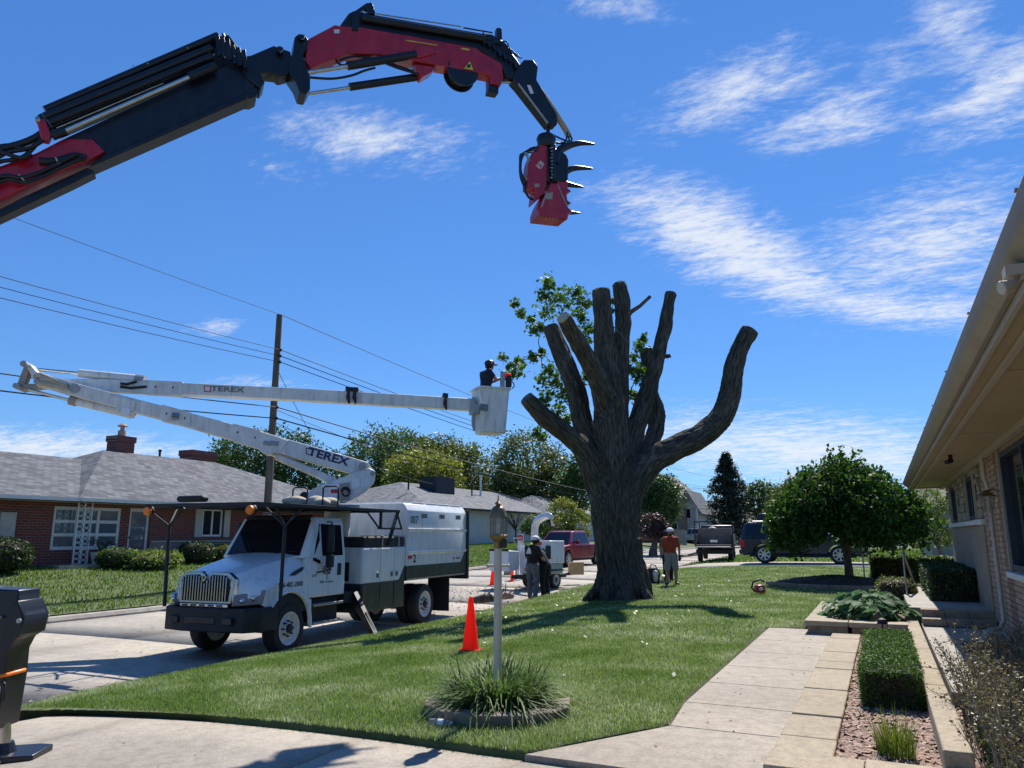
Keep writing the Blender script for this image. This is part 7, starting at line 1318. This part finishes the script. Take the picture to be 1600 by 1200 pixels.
# boxes, barricade, street cones
def cone(label, p, h, group):
    t = thing('traffic_cone', label, 'traffic cone', p, group=group); z = p[2]; b_ = h*.2; m = MB(); m.box(p[0]-b_, p[0]+b_, p[1]-b_, p[1]+b_, z, z+.035, rz=.35); m.build('base', 'cone_orange', t, bevel=.012, world=True); m = MB(); m.lathe([(h*.165, z+.036), (h*.155, z+.06), (h*.045, z+h*.97), (h*.035, z+h), (h*.02, z+h), (h*.025, z+h*.9)], (p[0], p[1], 0), n=24); m.build('body', 'cone_orange', t, smooth=40, world=True); return t
c0 = gz(735, 1026, -.12); c0.z = zg(c0.x, c0.y)+.02; cone('big orange cone on the grass beside the lamp post', c0, .78, 'traffic cones')
for px, py, dd, h, lab in ((770, 912, 0, .75, 'orange cone on the street seen just left of the lamp post'), (800, 908, 0, .5, 'short orange cone at the foot of the barricade'), (1097, 868, .05, .75, 'orange cone beside the black stake bed truck')):
    p = gz(px, py, -.2 if px < 900 else .02); p.z = zs(p.y)+.0; cone(lab, p, h, 'traffic cones')
p = gz(811, 905, -.2); p.z = zs(p.y); br = thing('barricade', 'white folding barricade with round red reflector by the chipper', 'barricade', p)
for k, (a, b) in enumerate((((-.1, 0), (.05, .0)), ((.35, 0), (.1, .0)))): m = MB(); m.beam(p+RH*a[0], p+RH*b[0]+UH*1.9, .16, .04, up=(0, 1, 0)); m.build('leg', 'label_white', br, world=True, bevel=.008)
m = MB(); m.beam(p+RH*-.14+UH*1.1-FH*.05, p+RH*.34+UH*1.05-FH*.05, .03, .16); m.build('board', 'label_white', br, world=True); m = MB(); m.tube([p+RH*.06+UH*1.75-FH*.03, p+RH*.06+UH*1.75-FH*.09], .13, 18); m.build('reflector', 'lamp_red', br, world=True); m = MB(); m.tube([p-RH*.14, p-RH*.14+UH*1.6], .02, 8); m.build('pole', 'lf_bright', br, world=True)
for px, py, w_, h_, lab in ((795, 900, .5, .6, 'flat cardboard sheet leaning at the barricade'), (902, 912, .62, .48, 'cardboard box at the rear of the chipper')):
    p = gz(px, py, -.22); p.z = zs(p.y)+(.0 if px < 850 else .35); m = MB(); F4 = frame(p, RH*.9+FH*.4, UH); m.box(-w_/2, w_/2, 0, h_, -.18 if px > 850 else -.015, .0); m.v = [tuple(F4@Vector(v)) for v in m.v]; tag(m.build('cardboard_box' if px > 850 else 'cardboard_sheet', 'cardboard', bevel=.006, loc=p), lab, 'cardboard')
# logs and branches
def log(label, pts, r, z0=None, twigs=0, mt='bark_small'):
    t = thing('fallen_branch', label, 'branch', pts[0]); m = MB(); m.tube(pts, r, 9); m.build('wood', mt, t, world=True, smooth=60)
    if twigs:
        m = MB()
        for i in range(twigs): a = Vector(pts[rnd.randrange(1, len(pts))]); m.tube([a, a+Vector((rnd.uniform(-.5, .5), rnd.uniform(-.5, .5), rnd.uniform(.1, .6)))], [.03, .01], 5)
        m.build('twig', mt, t, world=True)
p = gz(1065, 872, .0); q = gz(1105, 869, .0); log('crooked bare branch lying on the street behind the man', [p+UH*.12, p.lerp(q, .3)+UH*.1, p.lerp(q, .7)+UH*.2, q+UH*.15], [.13, .12, .1, .09], twigs=0); m = MB(); a = p.lerp(q, .2)
log('forked branch end lying on the street behind the man', [a+UH*.15, a+RH*.7+UH*.35, a+RH*1.0+UH*.75], [.08, .06, .04])
p = gz(748, 948, -.38)+UH*.1; log('dark broken log lying at the kerb behind the big cone', [p+UH*.08-RH*.15, p+UH*.12+RH*.1, p+UH*.14+RH*.35, p+UH*.08+RH*.5], [.09, .13, .12, .05], twigs=3); p = gz(790, 942, -.35)+UH*.09; log('small brown log lying at the kerb near the workers', [p+UH*.06-RH*.2, p+UH*.12, p+UH*.1+RH*.25], [.06, .12, .06], twigs=2, mt='mulch')

# ---------------------------------------------------------------- lamp post
LP = Vector((RC.x, RC.y, zr)); lp = thing('lamp_post', 'cream lamp post with brass lantern standing in the ring bed', 'lamp post', LP); ltop = 0
k7 = (LP-CAM).dot(FH)/1203; dl = (LP-CAM).dot(FH); Zp = lambda py: at(776, py, dl).z
c = (LP.x, LP.y, 0); m = MB(); m.tube([LP, Vector((LP.x, LP.y, Zp(856)))], [.041, .039], 20); m.build('post', 'post_cream', lp, world=True, smooth=40)
r7 = lambda px: px*k7
m = MB(); m.lathe([(r7(6.4), Zp(857)), (r7(6.6), Zp(855)), (r7(6.4), Zp(847)), (r7(8), Zp(845)), (r7(14.5), Zp(838)), (r7(15), Zp(836.5)), (r7(13.5), Zp(835)), (.02, Zp(834.5))], c, n=24); m.build('collar', 'gold', lp, world=True, smooth=35); zb2 = Zp(835); zg2 = Zp(806)
m = MB(); m.lathe([(r7(14.2), zg2), (r7(14.5), zg2-.012), (r7(12.6), zg2-.015), (r7(12.2), zg2)], c, n=24, close=True); m.lathe([(r7(14), zg2), (r7(12.6), Zp(802)), (r7(11), Zp(796)), (r7(8), Zp(792)), (r7(3.6), Zp(790)), (r7(3.2), Zp(788.6)), (r7(6.2), Zp(787.4)), (r7(4), Zp(785)), (r7(1.4), Zp(782.5)), (r7(.8), Zp(778)), (r7(1.1), Zp(776)), (.001, Zp(773))], c, n=24); m.build('dome', 'gold', lp, world=True, smooth=35)
for k in range(6):
    a = k*math.pi/3+.3; m = MB(); m.tube([(c[0]+r7(12)*math.cos(a), c[1]+r7(12)*math.sin(a), zb2), (c[0]+r7(12.8)*math.cos(a), c[1]+r7(12.8)*math.sin(a), zg2)], .006, 6); m.build('cage_bar', 'gold', lp, world=True)
    a2 = a+math.pi/3; P = [(c[0]+r*math.cos(t), c[1]+r*math.sin(t), zz) for r, t, zz in ((r7(11.6), a, zb2+.006), (r7(11.6), a2, zb2+.006), (r7(12.3), a2, zg2-.006), (r7(12.3), a, zg2-.006))]; m = MB(); q = [Vector(p) for p in P]; nrm = (q[1]-q[0]).cross(q[3]-q[0]).normalized(); m.prism(q, nrm*.003); m.build('pane', 'lamp_glass', lp, world=True)
m = MB(); m.tube([(c[0], c[1], zb2+.005), (c[0], c[1], zb2+.06)], .014, 10); m.sph((c[0], c[1], zb2+.085), (.022, .022, .032)); m.build('bulb', 'trim_white', lp, world=True, smooth=60)
arm = Vector((LP.x, LP.y, Zp(884))); m = MB(); m.tube([arm-RH*.1, arm+RH*.1], .012, 10); m.sph(arm-RH*.1, .019); m.sph(arm+RH*.1, .019); m.build('ladder_bar', 'post_cream', lp, world=True, smooth=60)
p = Vector((LP.x, LP.y, Zp(848)))+RH*.06-FH*.02; m = MB(); m.box(p.x-.025, p.x+.025, p.y-.025, p.y+.025, p.z-.05, p.z+.035); m.build('photo_cell', 'black_matte', lp, world=True, bevel=.008)
# bottle
p = gz(688, 1137, 0); p.z = zg(p.x, p.y)+.05; bo = thing('plastic_bottle', 'clear plastic water bottle lying on the grass before the ring bed', 'bottle', p); ax = (RH*.95-FH*.25).normalized(); pf = [(.001, -.1), (.03, -.1), (.034, -.085), (.034, -.03), (.031, -.025), (.034, -.02), (.034, .04), (.03, .065), (.014, .09), (.013, .1)]
m = MB(); m.tube([p+ax*h for r, h in pf], [r for r, h in pf], 14); m.build('bottle', 'plastic_clear', bo, world=True, smooth=40); m = MB(); m.tube([p+ax*.1, p+ax*.118], .015, 12); m.build('cap', 'blue_cap', bo, world=True); m = MB(); m.tube([p+ax*(-.02), p+ax*.035], .0348, 14, cap=False); m.build('label', 'label_white', bo, world=True)
# red chainsaw on the lawn
p = gz(1186, 930, .08); p.z = zg(p.x, p.y)+.04; cs = thing('chainsaw', 'red and black chainsaw lying on the lawn', 'chainsaw', p); f4 = lambda a, b, h: p+RH*a+FH*b+UH*h
m = MB(); m.hexa([f4(a, b, h) for h, k_ in ((.02, 1), (.22, .8)) for a, b in ((-.1*k_, -.12), (.16*k_, -.12), (.16*k_, .12), (-.1*k_, .12))]); m.build('engine', 'lamp_red', cs, world=True, bevel=.03); m = MB(); m.tube([f4(-.12, -.05, .05), f4(-.2, -.05, .15), f4(-.15, -.05, .3), f4(.05, -.05, .36), f4(.15, -.05, .3)], .025, 8); m.build('handle', 'black_matte', cs, world=True, smooth=60); m = MB(); m.beam(f4(.12, .05, .1), f4(.2, .6, .07), .012, .08); m.build('guide_bar', 'dull_steel', cs, world=True); m = MB(); m.sph(f4(.02, -.13, .12), (.06, .04, .05)); m.build('cover', 'label_white', cs, world=True)

# ---------------------------------------------------------------- people
def person(label, loc, rz, J, wear, scale=1.0):
    t = thing('person', label, 'person', loc, rz); D = {'pelvis': (0, 0, .95), 'waist': (0, 0, 1.08), 'chest': (0, 0, 1.32), 'neck': (0, 0, 1.48), 'head': (0, -.015, 1.62)}
    for s, n in ((-1, 'R'), (1, 'L')): D.update({'hip'+n: (s*.095, 0, .92), 'knee'+n: (s*.11, -.02, .5), 'ankle'+n: (s*.115, .02, .09), 'toe'+n: (s*.135, -.17, .04), 'sho'+n: (s*.185, .0, 1.42), 'elb'+n: (s*.25, .03, 1.14), 'wri'+n: (s*.26, -.04, .9)})
    D.update(J); D = {k_: Vector(v)*scale for k_, v in D.items()}; S_ = scale
    def cap(m, a, ra, b, rb, k_=0): capsule(m, D[a] if isinstance(a, str) else a, (ra+k_)*S_, D[b] if isinstance(b, str) else b, (rb+k_)*S_)
    def torso(m, k_=0):
        for s in (-1, 1):
            o = Vector((s*.07*S_, 0, 0)); cap(m, D['pelvis']+o, .1, D['waist']+o*.8, .095, k_); cap(m, D['waist']+o*.8, .095, D['chest']+o*1.2, .11, k_); cap(m, D['chest']+o*1.2, .105, 'sho'+'RL'[s > 0], .065, k_)
        cap(m, 'chest', .1, 'neck', .055, k_*.5)
        for s in (-1, 1): q = 'RL'[s > 0]; cap(m, D['neck']-UH*.03*S_, .055, 'sho'+q, .058, k_); cap(m, 'waist', .1, D['sho'+q].lerp(D['chest'], .35), .1, k_)
        cap(m, D['waist']+Vector((0, .01*S_, 0)), .115, D['chest']+Vector((0, .015*S_, 0)), .13, k_)
    body = MB(); torso(body); cap(body, 'neck', .052, 'head', .06); h = D['head']; hd = (D['head']-D['neck']).normalized()
    cap(body, h-UH*.03*S_, .075, h+UH*.07*S_, .095); cap(body, h+Vector((0, -.05, -.02))*S_, .055, h+Vector((0, -.035, .06))*S_, .07); cap(body, h+Vector((0, -.105, .005))*S_, .013, h+Vector((0, -.098, .04))*S_, .01)
    for s in (-1, 1): body.sph(h+Vector((s*.092, .01, .02))*S_, (.015*S_, .028*S_, .036*S_), 8, 6)
    for n in 'RL':
        s = 1 if n == 'L' else -1
        cap(body, 'sho'+n, .06, 'elb'+n, .042); cap(body, 'elb'+n, .043, 'wri'+n, .03); cap(body, 'hip'+n, .098, 'knee'+n, .062); cap(body, 'knee'+n, .062, D['knee'+n].lerp(D['ankle'+n], .35), .06); cap(body, D['knee'+n].lerp(D['ankle'+n], .35), .06, 'ankle'+n, .04); cap(body, 'ankle'+n, .042, 'toe'+n, .035)
        w0 = D['wri'+n]; d = (w0-D['elb'+n]).normalized(); sd2 = d.cross(UH); sd2 = Vector((0, 1, 0)) if sd2.length < .3 else sd2.normalized(); up2 = sd2.cross(d); pal = w0+d*.085*S_
        cap(body, w0+d*.01*S_, .028, pal, .034)
        for i, (o, l) in enumerate(((-.027, .06), (-.009, .072), (.01, .068), (.028, .052))): a = pal+sd2*o*S_; b = a+d*l*.55*S_-up2*.012*S_; cap(body, a, .011, b, .0105); cap(body, b, .0105, b+d*l*.35*S_-up2*.03*S_, .009)
        a = w0+d*.03*S_+up2*.0+sd2*(.03 if n == 'R' else -.03)*S_; cap(body, a, .013, a+d*.05*S_+sd2*(.03 if n == 'R' else -.03)*S_, .01)
    remesh(body, 'body', .0115, 2, 'skin', t)
    def cloth(name, mt, fn, vox=.014): m = MB(); fn(m); return remesh(m, name, vox, 3, mt, t)
    def shirt(m):
        torso(m, .016)
        for n in 'RL': cap(m, 'sho'+n, .075, D['sho'+n].lerp(D['elb'+n], wear.get('sleeve', .7)), .062)
    cloth('shirt', wear['shirt'], shirt)
    def pants(m):
        e = wear.get('leg', 1.0)
        for n in 'RL':
            cap(m, D['pelvis']+Vector((.05*S_*(1 if n == 'L' else -1), 0, .02)), .118, 'hip'+n, .12)
            if e < 1: cap(m, 'hip'+n, .12, D['hip'+n].lerp(D['knee'+n], e), .105)
            else: cap(m, 'hip'+n, .118, 'knee'+n, .082); cap(m, 'knee'+n, .082, 'ankle'+n, .068)
    cloth('trousers' if wear.get('leg', 1) >= 1 else 'shorts', wear['pants'], pants)
    for n in 'RL':
        def boot(m, n=n): cap(m, 'ankle'+n, .055, D['ankle'+n]-UH*.035*S_, .052); cap(m, D['ankle'+n]-UH*.04*S_, .05, 'toe'+n, .043)
        cloth('boot', wear.get('boots', 'cloth_black'), boot)
    if wear.get('gloves'):
        for n in 'RL':
            def gl_(m, n=n):
                w0 = D['wri'+n]; d = (w0-D['elb'+n]).normalized(); sd2 = d.cross(UH); sd2 = Vector((0, 1, 0)) if sd2.length < .3 else sd2.normalized(); pal = w0+d*.085*S_; up2 = sd2.cross(d); cap(m, w0-d*.02*S_, .04, pal, .041)
                for o, l in ((-.028, .06), (-.009, .072), (.01, .068), (.029, .052)): a = pal+sd2*o*S_; cap(m, a, .016, a+d*l*.9*S_-up2*.03*S_, .014)
                a = w0+d*.03*S_+sd2*(.03 if n == 'R' else -.03)*S_; cap(m, a, .018, a+d*.055*S_+sd2*(.03 if n == 'R' else -.03)*S_, .015)
            cloth('glove', 'glove', gl_, .011)
    hl = MB(); hh_ = h+UH*.075*S_; hl.sph(hh_, (.118*S_, .132*S_, .1*S_), 18, 12); hl.v = [v if v[2] > hh_.z-.025*S_ else (hh_.x+(v[0]-hh_.x)*.98, hh_.y+(v[1]-hh_.y)*.98, hh_.z-.025*S_) for v in hl.v]
    hat = hl.build('cap' if wear['hat'] == 'cap_white' else 'helmet', wear['hat'], t, smooth=50); br_ = MB(); br_.prism([hh_+Vector((x, y, -.02))*S_ for x, y in ((-.1, -.07), (-.07, -.2), (0, -.225), (.07, -.2), (.1, -.07))], UH*.014); br_.build('brim', wear['hat'], hat, bevel=.004)
    hair = MB(); hair.sph(h+Vector((0, .018, .025))*S_, (.1*S_, .1*S_, .1*S_), 14, 9); hair.build('hair', 'hair', t, smooth=60)
    if wear.get('muffs'):
        for s in (-1, 1): m = MB(); m.sph(h+Vector((s*.115, .01, .03))*S_, (.03*S_, .045*S_, .055*S_), 10, 8); m.build('ear_muff', wear['muffs'], hat, smooth=60)
    if wear.get('beard'): m = MB(); m.sph(h+Vector((0, -.055, -.045))*S_, (.06*S_, .05*S_, .05*S_)); m.build('beard', 'hair', t, smooth=60)
    return t, D
p = gz(1050, 912, .1); p.z = zg(p.x, p.y)+.02
person('man in orange shirt and pale shorts standing on the lawn beside the trunk', p, YAW-.15, {'ankleR': (-.14, .02, .09), 'ankleL': (.14, .0, .09), 'toeR': (-.19, -.16, .04), 'toeL': (.2, -.16, .04), 'kneeR': (-.125, -.02, .5), 'kneeL': (.125, -.02, .5), 'elbR': (-.27, .04, 1.14), 'wriR': (-.25, -.02, .88), 'elbL': (.27, .04, 1.14), 'wriL': (.26, -.06, .89), 'head': (.0, -.03, 1.61)}, {'shirt': 'cloth_orange', 'pants': 'cloth_khaki', 'leg': .95, 'hat': 'cap_white', 'gloves': 1, 'beard': 1, 'sleeve': .75}, 1.03)
q = gz(1063, 900, .12); q2 = Vector((q.x, q.y, 0)); q = p+FH*2.3+RH*.35; q.z = zg(q.x, q.y)
person('person in dark green mostly hidden behind the man in orange', q, YAW+2.6, {}, {'shirt': 'cloth_green', 'pants': 'cloth_black', 'hat': 'cloth_black'}, 1.0)
p = gz(832, 931, -.24); p.z = zg(p.x, p.y) if p.x > KN else zs(p.y)
wk1, _ = person('worker in black shirt and grey trousers with patterned helmet', p, YAW+math.pi-.75, {'kneeR': (-.13, -.04, .5), 'ankleR': (-.18, .1, .09), 'toeR': (-.2, -.08, .04), 'ankleL': (.15, -.06, .09), 'toeL': (.17, -.24, .04), 'chest': (0, -.05, 1.3), 'neck': (0, -.09, 1.46), 'head': (0, -.14, 1.58), 'elbR': (-.28, -.1, 1.15), 'wriR': (-.2, -.3, 1.05), 'elbL': (.28, -.08, 1.15), 'wriL': (.2, -.28, 1.0)}, {'shirt': 'cloth_black', 'pants': 'cloth_grey', 'hat': 'cap_white', 'muffs': 'black_matte', 'gloves': 1, 'sleeve': .8}, 1.14)
m = MB(); m.prism([Vector((x, .16, 1.5+z)) for x, z in ((-.10, -.07), (.11, -.07), (.08, .02), (.02, .13), (-.05, .11), (-.09, .02))], (0, .006, 0)); m.build('shirt_print', 'label_white', wk1)
w2 = p+RH*.42+FH*.25; w2.z = zs(w2.y)
person('worker bending over in yellow helmet beside the chipper', w2, YAW+math.pi+.9, {'waist': (0, -.06, 1.06), 'chest': (0, -.2, 1.24), 'neck': (0, -.33, 1.36), 'head': (0, -.43, 1.42), 'shoR': (-.185, -.27, 1.3), 'shoL': (.185, -.27, 1.3), 'elbR': (-.24, -.35, 1.05), 'wriR': (-.2, -.52, .9), 'elbL': (.24, -.35, 1.05), 'wriL': (.2, -.52, .9), 'kneeR': (-.13, -.06, .5), 'kneeL': (.13, -.02, .5)}, {'shirt': 'cloth_black', 'pants': 'cloth_black', 'hat': 'helmet_yellow', 'muffs': 'lamp_red', 'sleeve': .6}, 1.1)
fz = BC-UH*.46; hp = fz-bx_d*.12
person('worker in dark shirt and black helmet standing in the raised bucket', hp, math.atan2(bx_d.x, -bx_d.y)+.12, {'chest': (0, -.03, 1.3), 'neck': (0, -.06, 1.47), 'head': (0, -.1, 1.58), 'elbR': (-.22, -.18, 1.22), 'wriR': (-.12, -.42, 1.33), 'elbL': (.22, -.16, 1.2), 'wriL': (.14, -.4, 1.3), 'toeR': (-.12, -.1, .04), 'toeL': (.12, -.1, .04), 'ankleR': (-.1, .04, .09), 'ankleL': (.1, .04, .09)}, {'shirt': 'cloth_navy', 'pants': 'cloth_black', 'hat': 'black_paint', 'muffs': 'black_matte', 'sleeve': .55}, 1.0)
# leafy sprig the worker holds
sp0 = hp+bx_d*.5+UH*1.34; lf = thing('leafy_sprig', 'green leafy maple sprig at the worker in the bucket', 'branch', sp0); m = MB(); P = []
for i in range(5):
    e = sp0+bx_d*rnd.uniform(.1, .65)+UH*rnd.uniform(.0, .42)+by_d*rnd.uniform(-.1, .1); m.tube([sp0-bx_d*.05-UH*.1, sp0.lerp(e, .5)+UH*.06, e], [.012, .008, .004], 5)
    for k in range(9): u = sp0.lerp(e, rnd.uniform(.4, 1.05)); P.append((u.x+rnd.gauss(0, .06), u.y+rnd.gauss(0, .06), u.z+rnd.gauss(0, .07)))
m.build('stem', 'bark_small', lf, world=True); leaf_mesh(np.array(P), .14, 'leaves', 'lf_maple', lf, shape=10)
# backpack blower
p = gz(1021, 909, .1); p.z = zg(p.x, p.y); bb = thing('backpack_blower', 'black and white backpack blower standing beside the trunk', 'blower', p); f5 = lambda a, b, h: p+RH*a+FH*b+UH*h
m = MB(); m.hexa([f5(a, b, h) for h, k_ in ((.04, 1), (.55, .75)) for a, b in ((-.2*k_, -.1), (.2*k_, -.1), (.2*k_, .15), (-.2*k_, .15))]); m.build('frame', 'black_matte', bb, world=True, bevel=.04)
m = MB(); m.sph(f5(.05, -.12, .28), (.14, .1, .2), 14, 10); m.build('housing', 'label_white', bb, world=True, smooth=60); m = MB(); m.tube([f5(-.05, -.18, .5), f5(-.09, -.26, .38), f5(-.06, -.2, .12)], .03, 8); m.tube([f5(.12, -.18, .5), f5(.17, -.26, .38), f5(.14, -.2, .12)], .03, 8); m.build('harness', 'black_matte', bb, world=True, smooth=60); m = MB(); m.tube([f5(-.12, .05, .5), f5(-.05, .05, .66), f5(.1, .05, .62), f5(.14, .05, .5)], .02, 8); m.build('handle', 'black_matte', bb, world=True, smooth=60); m = MB(); m.tube([f5(.18, 0, .15), f5(.3, 0, .1), f5(.33, -.1, .3)], .045, 10); m.build('tube', 'label_white', bb, world=True, smooth=60)
